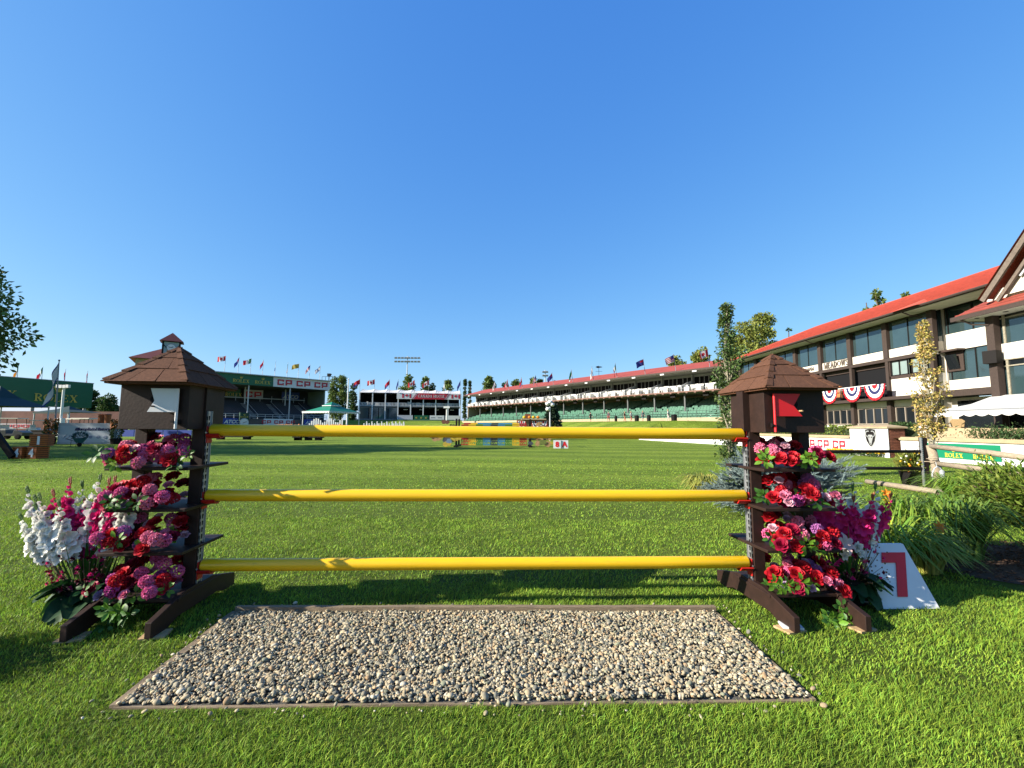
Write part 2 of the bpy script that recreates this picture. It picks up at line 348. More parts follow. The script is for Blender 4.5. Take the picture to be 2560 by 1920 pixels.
# ================================================================== the ground
STAND_A, STAND_B = Vector((29.5, 66, 0)), Vector((-12.8, 128.7, 0))
SD = (STAND_B - STAND_A).normalized(); SN = Vector((-SD.y, SD.x, 0))          # along the long stand, and out of its front
def smooth(t): t = max(0.0, min(1.0, t)); return t * t * (3 - 2 * t)
def gh(x, y):                                                                  # height of the field
    v = Vector((x, y, 0)) - STAND_A; d = v.dot(SN); t = v.dot(SD)
    h = 0.0
    if -60 < t < 110: h = 2.35 * smooth((19 - d) / 8.5) * smooth((t + 12) / 10)
    if y > 100: h = max(h, 3.2 * smooth((y - 112) / 22) * smooth((x + 62) / 12))
    if x > 19 and y < 60: h = 0.0
    return h
def build_ground():
    xs = np.unique(np.concatenate([np.linspace(-90, 60, 101), np.array([-2500, -1200, -600, -300, -180, -130, 80, 120, 200, 400, 900, 2500.])]))
    ys = np.unique(np.concatenate([np.linspace(-10, 160, 115), np.array([-400, -120, -40, 200, 280, 450, 900, 1800, 4000.])]))
    V = np.array([(x, y, gh(x, y)) for y in ys for x in xs]); nx = len(xs)
    Fc = [(j * nx + i, j * nx + i + 1, (j + 1) * nx + i + 1, (j + 1) * nx + i) for j in range(len(ys) - 1) for i in range(nx - 1)]
    m = bpy.data.materials.new('mown turf'); m.use_nodes = True; N, L = m.node_tree.nodes, m.node_tree.links
    b = N['Principled BSDF']; b.inputs['Roughness'].default_value = 0.95; b.inputs['Specular IOR Level'].default_value = 0.1
    tc = N.new('ShaderNodeTexCoord')
    def noise(scale, st, det=6, rough=0.65):
        mp = N.new('ShaderNodeMapping'); mp.inputs['Scale'].default_value = st; L.new(tc.outputs['Object'], mp.inputs['Vector'])
        n = N.new('ShaderNodeTexNoise'); n.inputs['Scale'].default_value = scale; n.inputs['Detail'].default_value = det; n.inputs['Roughness'].default_value = rough
        L.new(mp.outputs[0], n.inputs['Vector']); return n
    def ramp(n, c0, c1, p0=.3, p1=.7):
        r = N.new('ShaderNodeValToRGB'); r.color_ramp.elements[0].position = p0; r.color_ramp.elements[1].position = p1
        r.color_ramp.elements[0].color = (*c0, 1); r.color_ramp.elements[1].color = (*c1, 1); L.new(n.outputs['Fac'], r.inputs['Fac']); return r
    big = ramp(noise(.22, (.35, 1.0, 1)), (.108, .172, .020), (.172, .238, .030))
    fine = ramp(noise(9, (.55, 1, 1), 8, .8), (.42, .42, .42), (1.35, 1.32, 1.25), .32, .68)
    mid = ramp(noise(1.4, (.4, 1.2, 1), 5, .7), (.78, .80, .8), (1.18, 1.14, 1.1))
    mx = N.new('ShaderNodeMix'); mx.data_type = 'RGBA'; mx.blend_type = 'MULTIPLY'; mx.inputs[0].default_value = 1
    L.new(big.outputs[0], mx.inputs[6]); L.new(fine.outputs[0], mx.inputs[7])
    mx2 = N.new('ShaderNodeMix'); mx2.data_type = 'RGBA'; mx2.blend_type = 'MULTIPLY'; mx2.inputs[0].default_value = 1
    L.new(mx.outputs[2], mx2.inputs[6]); L.new(mid.outputs[0], mx2.inputs[7]); mp = N.new('ShaderNodeMapping'); mp.inputs['Rotation'].default_value = (0, 0, math.radians(6)); L.new(tc.outputs['Object'], mp.inputs['Vector'])      # mowing bands
    wv = N.new('ShaderNodeTexWave'); wv.bands_direction = 'Y'; wv.inputs['Scale'].default_value = .085; wv.inputs['Distortion'].default_value = 1.6; wv.inputs['Detail'].default_value = 3; wv.inputs['Detail Scale'].default_value = .6; L.new(mp.outputs[0], wv.inputs['Vector'])
    br = ramp(wv, (.84, .87, .84), (1.12, 1.10, 1.10)); mx3 = N.new('ShaderNodeMix'); mx3.data_type = 'RGBA'; mx3.blend_type = 'MULTIPLY'; mx3.inputs[0].default_value = 1
    L.new(mx2.outputs[2], mx3.inputs[6]); L.new(br.outputs[0], mx3.inputs[7])
    worn = ramp(noise(.55, (.6, 1.3, 1), 7, .72), (0, 0, 0), (1, 1, 1), .60, .74); mx4 = N.new('ShaderNodeMix'); mx4.data_type = 'RGBA'; mx4.inputs[7].default_value = (.185, .195, .055, 1)     # drier, worn patches
    L.new(worn.outputs[0], mx4.inputs[0]); L.new(mx3.outputs[2], mx4.inputs[6]); L.new(mx3.outputs[2], mx4.inputs[6])
    ln = N.new('ShaderNodeVectorMath'); ln.operation = 'LENGTH'; L.new(tc.outputs['Object'], ln.inputs[0])      # thatch colour darkened near the camera for the shade between modelled blades
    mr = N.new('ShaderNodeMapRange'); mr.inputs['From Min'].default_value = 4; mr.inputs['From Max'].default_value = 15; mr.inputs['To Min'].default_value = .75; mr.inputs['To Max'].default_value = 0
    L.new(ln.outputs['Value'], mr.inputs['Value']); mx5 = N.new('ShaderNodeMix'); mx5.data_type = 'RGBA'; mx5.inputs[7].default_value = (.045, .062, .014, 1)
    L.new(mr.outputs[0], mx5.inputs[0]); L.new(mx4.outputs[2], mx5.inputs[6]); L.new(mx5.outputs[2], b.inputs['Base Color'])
    bp = N.new('ShaderNodeBump'); bp.inputs['Strength'].default_value = 0.9; bp.inputs['Distance'].default_value = 0.05
    L.new(noise(14, (.6, 1, 1), 8, .8).outputs['Fac'], bp.inputs['Height']); L.new(bp.outputs[0], b.inputs['Normal'])
    tag(np_mesh('lawn', V, Fc, m, smooth=True), kind='structure')
build_ground()
PIT = [(-1.94, 2.37), (1.545, 2.46), (1.535, 3.57), (-2.04, 3.52)]
def in_pit(x, y, g=0.0):
    r = np.ones_like(x, dtype=bool)
    for (ax, ay), (bx, by) in zip(PIT, PIT[1:] + PIT[:1]):
        L = math.hypot(bx - ax, by - ay); r &= ((bx - ax) * (y - ay) - (by - ay) * (x - ax)) / L > -g
    return r
# ------------------------------------------------------------------ grass blades
def build_grass():
    m = mat('grass blade', (.265, .410, .042), 0.6, 0.36, 1.9, spec=0.2, island=0.46, trans=0.35, hue=0.03)
    bands = [(1.5, 2.6, 17000, .024, .0030), (2.6, 4.2, 8200, .024, .0042), (4.2, 7, 2600, .023, .0065), (7, 12, 520, .021, .011), (12, 20, 90, .022, .020)]
    Vs = []
    for y0, y1, den, h, w in bands:
        n = int(den * (y1 - y0) * 2 * 1.22 * (y0 + y1) / 2)
        y = RNG.uniform(y0, y1, n); x = RNG.uniform(-1.22, 1.22, n) * y1
        k = (np.abs(x) < 1.18 * y + .3) & ~in_pit(x, y, .030); k &= ~((x > 4.35) & (y > 3.6) & (y < 5.6))
        x, y = x[k], y[k]; n = len(x)
        clump = np.sin(x * 5.1 + 1.7 * np.sin(y * 3.3)) * np.sin(y * 6.7 + 1.3 * np.sin(x * 4.1))
        hh = h * RNG.uniform(.55, 1.35, n) * (1 + .42 * clump); ww = w * RNG.uniform(.7, 1.3, n)
        a = RNG.uniform(0, 2 * np.pi, n); fx, fy = np.cos(a), np.sin(a)
        lean = hh * RNG.uniform(.2, 1.25, n); b = RNG.uniform(0, 2 * np.pi, n) + .5
        lx, ly = np.cos(b) * lean + .25 * hh, np.sin(b) * lean
        z = np.zeros(n)
        P0 = np.stack([x - fx * ww / 2, y - fy * ww / 2, z], 1); P1 = np.stack([x + fx * ww / 2, y + fy * ww / 2, z], 1)
        M0 = np.stack([x - fx * ww * .4 + lx * .35, y - fy * ww * .4 + ly * .35, hh * .62], 1); M1 = np.stack([x + fx * ww * .4 + lx * .35, y + fy * ww * .4 + ly * .35, hh * .62], 1)
        T = np.stack([x + lx, y + ly, hh], 1)
        Vs.append(np.stack([P0, P1, M1, M0, T], 1).reshape(-1, 3))
    V = np.concatenate(Vs); n = len(V) // 5; i = np.arange(n)[:, None] * 5
    F3 = np.concatenate([i + np.array([[0, 1, 2]]), i + np.array([[0, 2, 3]]), i + np.array([[3, 2, 4]])], 1).reshape(-1, 3)
    tag(np_mesh('grass', V, F3, m), 'short mown grass blades of the lawn round the gravel bed', 'grass', kind='stuff')
build_grass()
# ------------------------------------------------------------------ gravel bed with its timber edging
def ico(sub):
    bm = bmesh.new(); bmesh.ops.create_icosphere(bm, subdivisions=sub, radius=1.0)
    V = np.array([v.co[:] for v in bm.verts]); Fc = np.array([[v.index for v in f.verts] for f in bm.faces]); bm.free(); return V, Fc
def build_gravel():
    soil = mat('gravel dust', (.11, .10, .085), 0.95, 0.3, 40, 0.5, 120)
    np_mesh_o = np_mesh('gravel_bed', [(x, y, .004) for x, y in PIT], [(0, 1, 2, 3)], soil); tag(np_mesh_o, kind='structure')
    V0, F0 = ico(2)
    nb = 0
    n = 37000
    x = RNG.uniform(-2.2, 1.7, n); y = RNG.uniform(2.25, 3.7, n); k = in_pit(x, y, -.017) | (in_pit(x, y, .13) & (RNG.uniform(0, 1, n) < .022)); x, y = x[k], y[k]; n = len(x)
    s = .0072 * np.exp(RNG.normal(0, .36, n)); s = np.clip(s, .0035, .019)
    sc = np.stack([s * RNG.uniform(.95, 1.45, n), s * RNG.uniform(.8, 1.1, n), s * RNG.uniform(.45, .8, n)], 1)
    lum = .008 * np.sin(x * 4 + y * 3) * np.sin(y * 7 - x * 2)
    z = .006 + RNG.uniform(0, .016, n) + lum * .6 + .004
    a, b, c = RNG.uniform(0, 6.28, n), RNG.normal(0, .45, n), RNG.normal(0, .45, n)
    ca, sa, cb, sb, cc, sn = np.cos(a), np.sin(a), np.cos(b), np.sin(b), np.cos(c), np.sin(c)
    R = np.empty((n, 3, 3))
    R[:, 0, 0] = ca * cb; R[:, 0, 1] = ca * sb * sn - sa * cc; R[:, 0, 2] = ca * sb * cc + sa * sn
    R[:, 1, 0] = sa * cb; R[:, 1, 1] = sa * sb * sn + ca * cc; R[:, 1, 2] = sa * sb * cc - ca * sn
    R[:, 2, 0] = -sb; R[:, 2, 1] = cb * sn; R[:, 2, 2] = cb * cc
    U = V0[None] * (1 + .10 * np.sin(V0[None] * 2.1 + RNG.uniform(0, 6, (n, 1, 3)))) * sc[:, None, :]
    P = np.einsum('nij,nvj->nvi', R, U) + np.stack([x, y, z], 1)[:, None, :]
    Fc = (F0[None] + (np.arange(n) * len(V0))[:, None, None]).reshape(-1, 3)
    cols = [(.44, .355, .215), (.33, .29, .20), (.165, .16, .125), (.52, .43, .28), (.42, .28, .15), (.22, .225, .15), (.58, .51, .37), (.31, .235, .14)]
    ms = [mat('pebble %s' % w, c, 0.8, 0.18, 60, island=0.22, spec=0.3) for w, c in zip(('buff', 'stone', 'slate', 'cream', 'rust', 'olive', 'chalk', 'umber'), cols)]
    mi = np.repeat(RNG.choice(8, n, p=[.24, .20, .12, .15, .07, .09, .08, .05]), len(F0))
    o = np_mesh('gravel', P.reshape(-1, 3), Fc, ms, mi=mi, smooth=True)
    tag(o, 'rounded grey and buff pebbles filling the timber-edged bed', 'gravel', kind='stuff')
    names = ['front', 'right', 'back', 'left']
    lab = {'front': 'timber edging board nearest the viewer, along the front of the gravel bed', 'right': 'timber edging board along the right side of the gravel bed',
           'back': 'long timber edging board at the back of the gravel bed under the poles', 'left': 'shaded timber edging board along the left side of the gravel bed'}
    for i, w in enumerate(names):
        a, b = Vector((*PIT[i], 0)), Vector((*PIT[(i + 1) % 4], 0)); c = (a + b) / 2; L = (b - a).length
        ang = math.atan2(b.y - a.y, b.x - a.x); wd = {'front': .016, 'right': .024, 'back': .04, 'left': .045}[w]; ht = {'front': .008, 'right': .010, 'back': .05, 'left': .016}[w]
        m_ = MB(); k = 14
        vs, fs = [], []
        for j in range(k + 1):
            t = -L / 2 + L * j / k * .998; e = uni(-.003, .003)
            vs += [(t, -wd / 2 + e, -.02), (t, wd / 2 + e, -.02), (t, wd / 2 + e, ht + uni(-.003, .003)), (t, -wd / 2 + e, ht + uni(-.003, .003))]
        for j in range(k):
            for q in range(4): fs.append((j * 4 + q, j * 4 + (q + 1) % 4, j * 4 + 4 + (q + 1) % 4, j * 4 + 4 + q))
        fs += [(3, 2, 1, 0), tuple(k * 4 + q for q in range(4))]
        m_.add(vs, fs)
        solo(m_, 'edging_board', TIMBER, lab[w], 'edging board', (c.x, c.y, 0), 'timber edging of the gravel bed', rz=ang, local=True)
build_gravel()
# ================================================================== the jump: two birdhouse standards, three poles
def roof_shingles(half, depth_, z0, z1):
    """pyramid roof of overlapping shingle tabs; half widths hx, hy"""
    hx, hy = half; mb = MB(); ap = Vector((0, 0, z1))
    cor = [Vector((-hx, -hy, z0)), Vector((hx, -hy, z0)), Vector((hx, hy, z0)), Vector((-hx, hy, z0))]
    mb.add(cor + [ap, *[c - Vector((0, 0, .018)) for c in cor]], [(0, 1, 4), (1, 2, 4), (2, 3, 4), (3, 0, 4), (5, 8, 7, 6), (0, 5, 6, 1), (1, 6, 7, 2), (2, 7, 8, 3), (3, 8, 5, 0)])
    for q in range(4):
        a, b = cor[q], cor[(q + 1) % 4]; nrm = (b - a).cross(ap - a).normalized()
        if nrm.z < 0: nrm = -nrm
        rows = 3
        for r in range(rows):
            t0, t1 = r / rows - (.035 if r == 0 else 0), min(1, (r + 1.12) / rows)
            l0, r0 = a.lerp(ap, t0), b.lerp(ap, t0); l1, r1 = a.lerp(ap, min(t1, .995)), b.lerp(ap, min(t1, .995))
            n = max(1, [3, 2, 1][r]); off = uni(-.12, .12) if n > 1 else 0
            cuts = [0] + [(i + off) / n + (.14 if r % 2 else 0) for i in range(1, n)] + [1]
            for i in range(n):
                g = .006
                u0, u1 = cuts[i] + (g if i else 0), cuts[i + 1] - (g if i < n - 1 else 0)
                sag = uni(0, .004)
                lo = [l0.lerp(r0, u0) + nrm * (.009 + sag), l0.lerp(r0, u1) + nrm * (.009 + uni(0, .004))]
                hi = [l1.lerp(r1, u1) + nrm * .004, l1.lerp(r1, u0) + nrm * .004]
                vs = lo + hi + [p - nrm * .006 for p in lo] + [p - nrm * .003 for p in hi]
                mb.add(vs, [(0, 1, 2, 3), (4, 7, 6, 5), (0, 4, 5, 1), (1, 5, 6, 2), (2, 6, 7, 3), (3, 7, 4, 0)])
    for q in range(4):                                          # folded caps over the hips
        a = cor[q]; e1 = (cor[(q + 1) % 4] - a).normalized(); e2 = (cor[q - 1] - a).normalized()
        k = 5
        for j in range(k):
            t0, t1 = j / k - (.03 if j == 0 else 0), min(1.0, (j + 1.2) / k); p0, p1 = a.lerp(ap, t0), a.lerp(ap, t1)
            w0, w1 = .052 * (1 - .3 * t0), .048 * (1 - .6 * t1); up = Vector((0, 0, 1))
            dn = Vector((0, 0, -.006))
            vs = [p0 + up * .026, p0 + e1 * w0 + up * .020, p0 + e2 * w0 + up * .020, p1 + up * .013, p1 + e1 * w1 + up * .010, p1 + e2 * w1 + up * .010]
            vs += [v + dn for v in vs]
            mb.add(vs, [(0, 1, 4, 3), (2, 0, 3, 5), (6, 9, 10, 7), (8, 11, 9, 6), (0, 6, 7, 1), (2, 8, 6, 0), (1, 7, 10, 4), (2, 5, 11, 8), (3, 4, 10, 9), (5, 3, 9, 11)])
    return mb
SHELF_Z = (1.08, .79, .49, .175)
def standard(label, loc, rz, s):
    """s = +1: rail on the right-hand side"""
    t = thing('jump_standard', label, 'jump standard', loc, rz, 'birdhouse standards of the jump')
    x1, x0 = .205 * s, -.205 * s
    for x in (x1, x0):
        MB().bb((x - .045, -.045, .05), (x + .045, .045, 1.36)).build('post', BROWN, t, world=False, bevel=.004)
        y = lambda q: q
        pr = [(-.52, .015), (-.36, .015), (-.25, .05), (.25, .05), (.36, .015), (.52, .015), (.52, .115), (.17, .20), (-.17, .20), (-.52, .115)]
        w = .042; o = x + (.046 * s if x == x1 else -.046 * s)
        mb = MB(); mb.prism([(a, b) for a, b in pr], (o - w / 2, 0, 0), (0, 1, 0), (0, 0, 1), w)
        mb.build('foot', BROWN, t, world=False, bevel=.004)
    for z in SHELF_Z:
        MB().bb((-.28, -.27, z - .022), (.28, .28, z)).build('shelf', BROWN, t, world=False, bevel=.003)
    MB().bb((-.19, -.02, .06), (.19, .02, .15)).build('cross_brace', BROWN, t, world=False)
    rl = MB(); xi = x1 + .046 * s; yb = -.022
    rl.bb((xi, -.030, .14), (xi + .004 * s, .030, 1.49)); rl.bb((xi, -.030, .14), (xi + .014 * s, -.026, 1.49)); rl.bb((xi, .026, .14), (xi + .014 * s, .030, 1.49))
    ro = rl.build('rail', STEEL, t, world=False)
    hl = MB()
    z = .17
    while z < 1.47:                                             # keyhole slots along the face and the edge
        hl.bb((xi + .0045 * s, -.007, z), (xi + .0055 * s, .007, z + .020)); hl.bb((xi + .0045 * s, -.011, z + .020), (xi + .0055 * s, .011, z + .034))
        hl.bb((xi + .004 * s, -.0315, z), (xi + .010 * s, -.0305, z + .03)); z += .05
    hl.build('slot', BLACK, ro, world=False)
    h = MB(); h.bb((-.236, -.24, 1.35), (.236, .24, 1.70)); hs_ = h.build('house_box', BROWN, t, world=False, bevel=.003)
    pb = MB()                                                   # post carried up the outside of the box
    pb.bb((x1 - .045 + .04 * s, -.045, 1.36), (x1 + .045, .045, 1.68)); pb.build('post_top', BROWN, t, world=False)
    c = MB(); c.lathe([(.030, 0), (.030, .003)], (0, -.2405, 1.565), 18, M=Matrix.Rotation(math.pi / 2, 4, 'X')); c.build('entry_hole', BLACK, hs_, world=False)
    k = MB(); k.tube([(.02, -.24, 1.515), (.02, -.305, 1.515)], .006, 8); k.build('perch', PINE if s < 0 else BROWN, hs_, world=False)
    roof_shingles((.275, .345), 0, 1.69, 1.985).build('roof', SHINGLE, t, world=False)
    return t
JS_L, JS_R = (-2.62, 3.555, 0), (2.15, 3.735, 0)
stdL = standard('dark brown birdhouse jump standard with a white flag and four flower shelves', JS_L, math.radians(5), 1)
stdR = standard('dark brown birdhouse jump standard with a red flag and four flower shelves', JS_R, math.radians(3), -1)
def course_flag(parent, x, pan, m, label, s):
    M = root_matrix(parent); base = M @ Vector((x, -.272, 1.37))
    t = thing('course_flag', label, 'flag', base, parent.rotation_euler.z, 'course flags on the birdhouses')
    st = MB(); st.tube([(0, 0, -.015), (0, 0, .275)], .0095, 10); st.build('staff', m, t, world=False, smooth=False)
    f = MB(); f.prism([(s * a, b) for a, b in pan][::s], (0, .004, 0), (1, 0, 0), (0, 0, 1), .006); f.build('panel', m, t, world=False)
    c = MB(); c.bb((-.016, .008, .02), (.016, .033, .05)); c.bb((-.03, -.012, .028), (-.012, .012, .044)); c.build('clip', DARK, t, world=False)
course_flag(stdL, .175, [(0, .105), (.20, .105), (.155, .185), (.185, .275), (0, .275)], WHITE, 'white swallow-tailed course flag on the left birdhouse', -1)
course_flag(stdR, -.175, [(0, .105), (.215, .105), (.15, .185), (.205, .275), (0, .275)], REDP, 'bright red swallow-tailed course flag on the right birdhouse', 1)
def inner(parent, s, z):
    return root_matrix(parent) @ Vector((.205 * s + .06 * s, 0, z))
PZ = [(1.345, 1.335, 'top'), (.845, .845, 'middle'), (.325, .330, 'lowest')]
for zl, zr, w in PZ:
    a, b = inner(stdL, 1, zl), inner(stdR, -1, zr); d = (b - a).normalized(); a += d * .012; b -= d * .012
    L = (b - a).length; c = (a + b) / 2
    m_ = MB(); n = 24; r = .046
    prof = [(-L / 2, r * .72), (-L / 2 + .005, r * .93), (-L / 2 + .014, r)] + [(-L / 2 + L * i / 6, r) for i in range(1, 6)] + [(L / 2 - .014, r), (L / 2 - .005, r * .93), (L / 2, r * .72)]
    m_.tube([(x, 0, 0) for x, _ in prof], [q for _, q in prof], n)
    o = m_.build('jump_pole', YELLOW, None, smooth=True); o.location = c
    o.rotation_euler = (0, -math.asin(d.z), math.atan2(d.y, d.x))
    tag(o, 'long yellow wooden pole, %s of the three between the birdhouses' % w, 'jump pole', 'yellow poles of the jump')
    for par, s, z, side in ((stdL, 1, zl, 'left'), (stdR, -1, zr, 'right')):
        p = root_matrix(par) @ Vector((.205 * s + .052 * s, 0, z))
        t = thing('jump_cup', 'red plastic cup carrying the %s end of the %s yellow pole' % (side, w), 'jump cup', p, par.rotation_euler.z, 'red cups under the pole ends')
        cu = MB()
        pts = [(.006, -.050), (.10, -.058), (.105, -.046), (.02, -.048)]
        vs, fs = [], []
        N_ = 9
        for i in range(N_):
            an = math.radians(-150 + 120 * i / (N_ - 1)); y, zz = .055 * math.cos(an), .055 * math.sin(an)
            for xx, k in ((.006, 1.0), (.10, .98)):
                vs += [(s * xx, y * k, zz * k), (s * xx, y * k * 1.16, zz * 1.16 * k - .002)]
        for i in range(N_ - 1):
            q = i * 4
            fs += [(q, q + 2, q + 6, q + 4), (q + 1, q + 5, q + 7, q + 3), (q, q + 4, q + 5, q + 1), (q + 2, q + 3, q + 7, q + 6)]
        fs += [(0, 1, 3, 2), (N_ * 4 - 4, N_ * 4 - 2, N_ * 4 - 1, N_ * 4 - 3)]
        cu.add(vs, fs); cu.build('cradle', RED, t, world=False)
        MB().bb((0, -.034, -.10), (s * .010, .034, .03)).build('back_plate', RED, t, world=False, bevel=.003)
        MB().tube([(s * .004, -.045, -.02), (s * .004, -.02, -.02)], .006, 8).build('pin', STEEL, t, world=False)
# shims under the feet
def shim(x, y, lab, mats_, k):
    t = None
    m_ = MB(); m_.box((0, 0, .009), (.15, .13, .014), rz=.3)
    o = solo(m_, 'wooden_shim', PINE, lab % 'pale', 'wood shim', (x, y, 0), 'wood shims under the feet', local=True)
    if k:
        m_ = MB(); m_.box((0, 0, .007), (.13, .10, .013), rz=-.2)
        solo(m_, 'wooden_shim', WHITE, lab % 'white painted', 'wood shim', (x + .02, y + .02, .0165), 'wood shims under the feet', local=True)
for par, sd in ((stdL, 'left'), (stdR, 'right')):
    for x, nm in ((-.251, 'left'), (.251, 'right')):
        p = root_matrix(par) @ Vector((x, -.44, 0))
        shim(p.x, p.y, '%s wood shim under the front of the ' + nm + ' foot of the ' + sd + ' standard', None, sd == 'right' and nm == 'left')
# ================================================================== flowers
FM = {k: mat('petal ' + k, c, 0.6, 0.18, 30, spec=0.25, trans=0.22) for k, c in
      dict(rosy=(.88, .17, .40), red=(.60, .014, .028), crimson=(.36, .006, .045), pink=(.92, .25, .40), pale=(.98, .56, .66), magenta=(.58, .08, .32), purple=(.46, .15, .44), cerise=(.88, .035, .24),
           white=(1.05, 1.05, .97), lily=(.82, .55, .50), cream=(.82, .78, .60), yellow=(.80, .50, .02), orange=(.80, .25, .02), wine=(.16, .004, .03), lilac=(.58, .40, .62)).items()}
LF = mat('leaf green', (.05, .15, .018), 0.5, 0.3, 12, spec=0.35, trans=0.3, island=.25)
LFL = mat('bright leaf', (.16, .34, .03), 0.5, 0.3, 12, spec=0.35, trans=0.35, island=.25)
LFD = mat('deep green leaf', (.018, .07, .018), 0.6, 0.25, 8, spec=0.3, trans=0.15, island=.25)
STEM = mat('flower stem', (.10, .20, .04), 0.6, 0.2, 10, trans=0.15)
DRY = mat('dry seed head', (.24, .15, .085), 0.9, 0.3, 20)
def petal(mb, M, L, w, cup, curl, mi=0, n=4):
    """one curved petal along +Y, cupped towards +Z"""
    vs, fs = [], []
    for i in range(n + 1):
        t = i / n; y = L * t; ww = w * (math.sin(math.pi * (.12 + .80 * t)) ** .8); z = cup * t * t - curl * max(0, t - .6) ** 2 * 4
        for u in (-1, 0, 1): vs.append(M @ Vector((u * ww / 2, y, z + abs(u) * ww * .22)))
    for i in range(n):
        for j in range(2): fs.append((i * 3 + j, i * 3 + j + 1, i * 3 + 4 + j, i * 3 + 3 + j))
    mb.add(vs, fs, mi)
def RM(*a):
    m = Matrix.Identity(4)
    for ax, an in a: m = m @ Matrix.Rotation(an, 4, ax)
    return m
def rose_mesh(open_=1.0):
    mb = MB()                                                   # opens along +Z, radius about 1
    for ring, (n, tilt, L, w) in enumerate(((3, 1.42, .62, .5), (4, 1.25, .74, .7), (5, .98, .88, .85), (6, .66, 1.0, .95), (6, .30, 1.05, 1.0))):
        for i in range(n):
            a = 2 * math.pi * (i + .37 * ring) / n + uni(-.15, .15)
            M = Matrix.Translation((0, 0, -.05 * ring)) @ RM(('Z', a)) @ Matrix.Translation((0, .05 + .035 * ring, 0)) @ RM(('X', tilt * open_ + uni(-.08, .08)))
            petal(mb, M, L * .8, w, .18, .22)
    mb.ball((0, 0, .1), .16, 6, 4)
    return mb
def mum_mesh(n=70):                                             # domed head of many small petals
    mb = MB()
    for i in range(n):
        z = 1 - 1.25 * (i + .5) / n; r = math.sqrt(max(0, 1 - z * z)); a = i * 2.39996
        d = Vector((r * math.cos(a), r * math.sin(a), z)); q = d.to_track_quat('Z', 'Y').to_matrix().to_4x4()
        for k in range(3):
            petal(mb, Matrix.Translation(d * .70) @ q @ RM(('Z', uni(0, 6.3) + k * 2.1), ('X', uni(.5, 1.1))), .36, .30, .05, .1, n=2)
    return mb
def leafspray_mesh(n=7, size=.5):
    mb = MB()
    for i in range(n):
        a = 2 * math.pi * i / n + uni(-.3, .3); L = uni(.7, 1.1) * size
        M = RM(('Z', a), ('X', uni(-.1, .7))) @ Matrix.Translation((0, uni(.15, .4), 0)) @ RM(('Y', uni(-.5, .5)))
        vs, fs = [], []
        for j in range(5):
            t = j / 4; w = L * .34 * math.sin(math.pi * min(1, .06 + t * .94)) ** .7; y = L * 1.1 * t
            for u in (-1, 0, 1): vs.append(M @ Vector((u * w, y, -.12 * L * t * t * 2 + abs(u) * w * .25)))
        for j in range(4):
            for u in (0, 1): fs.append((j * 3 + u, j * 3 + u + 1, j * 3 + 4 + u, j * 3 + 3 + u))
        mb.add(vs, fs); mb.tube([(0, 0, -.25), M @ Vector((0, 0, 0))], .018, 4, cap=False)
    return mb
PROTO = {}
def proto(kind, m):
    key = (kind, m.name)
    if key not in PROTO:
        base = ('mesh', kind)
        if base not in PROTO:
            PROTO[base] = [dict(rose=rose_mesh, bud=lambda: rose_mesh(1.25), mum=mum_mesh, leaf=leafspray_mesh)[kind]() for _ in range(2)]
        PROTO[key] = []
        for mb in PROTO[base]:
            me = bpy.data.meshes.new(kind); me.from_pydata(mb.v, [], mb.f); me.materials.append(m)
            me.polygons.foreach_set('use_smooth', [True] * len(me.polygons)); me.update(); PROTO[key].append(me)
    return random.choice(PROTO[key])
NAMES = dict(rose='rose', bud='rosebud', mum='carnation', leaf='leaf_spray')
def bloom(kind, m, parent, loc, direc, size):
    o = bpy.data.objects.new(NAMES[kind], proto(kind, m)); S.collection.objects.link(o); o.parent = parent; o.location = loc
    q = Vector(direc).normalized().to_track_quat('Z', 'Y'); q = q @ Euler((0, 0, uni(0, 6.28))).to_quaternion()
    o.rotation_mode = 'XYZ'; o.rotation_euler = q.to_euler(); o.scale = (size,) * 3
def bouquet(std, z, label, s, n=36, drop=False):
    M = root_matrix(std); t = thing('flower_arrangement', label, 'flowers', M @ Vector((-.02 * s, -.05, z)), std.rotation_euler.z, 'flower arrangements on the shelves')
    pts = []
    tries = 0
    while len(pts) < n and tries < 6000:
        tries += 1
        x, y = uni(-.26, .19) if s > 0 else uni(-.21, .25), uni(-.27, .16)
        top = .05 + .15 * math.sqrt(max(0, 1 - (x / .36) ** 2)) * (0.35 + .65 * min(1, (y + .30) / .22)); zz = uni(.15, 1.0) * top + .012
        r = random.choice((.062, .057, .050, .048, .038))
        if all((x - p[0]) ** 2 + (y - p[1]) ** 2 + (zz - p[2]) ** 2 > (.50 * (r + p[3])) ** 2 for p in pts): pts.append((x, y, zz, r))
    for x, y, zz, r in pts:
        d = (x * 2.0 - .15, -1.0 + (y + .2), .75 + uni(-.3, .3) + zz * 2)
        if r > .054: bloom('rose', random.choice([FM['red'], FM['red'], FM['red'], FM['crimson']]), t, (x, y, zz), d, r * 1.02)
        elif r > .044: bloom('mum', random.choice([FM['pink'], FM['pink'], FM['rosy'], FM['magenta'], FM['rosy'], FM['purple'], FM['red']]), t, (x, y, zz), d, r * .98)
        else: bloom('bud', random.choice([FM['pale'], FM['lilac'], FM['pale'], FM['pink']]), t, (x, y, zz), d, r * 1.05)
    lp = [(uni(-.27, .25), uni(-.30, -.05), uni(.02, .10)) for _ in range(7)]
    if drop: lp += [(.10 * (1 if s < 0 else -.6) + uni(-.08, .10), -.31 + uni(-.03, .02), -uni(.0, .16)) for _ in range(6)]
    for p in lp: bloom('leaf', random.choice([LFL, LF, LFL]), t, p, (uni(-.5, .5), -1, uni(-.1, .8)), uni(.075, .10))
where = ['top', 'second', 'third', 'lowest']
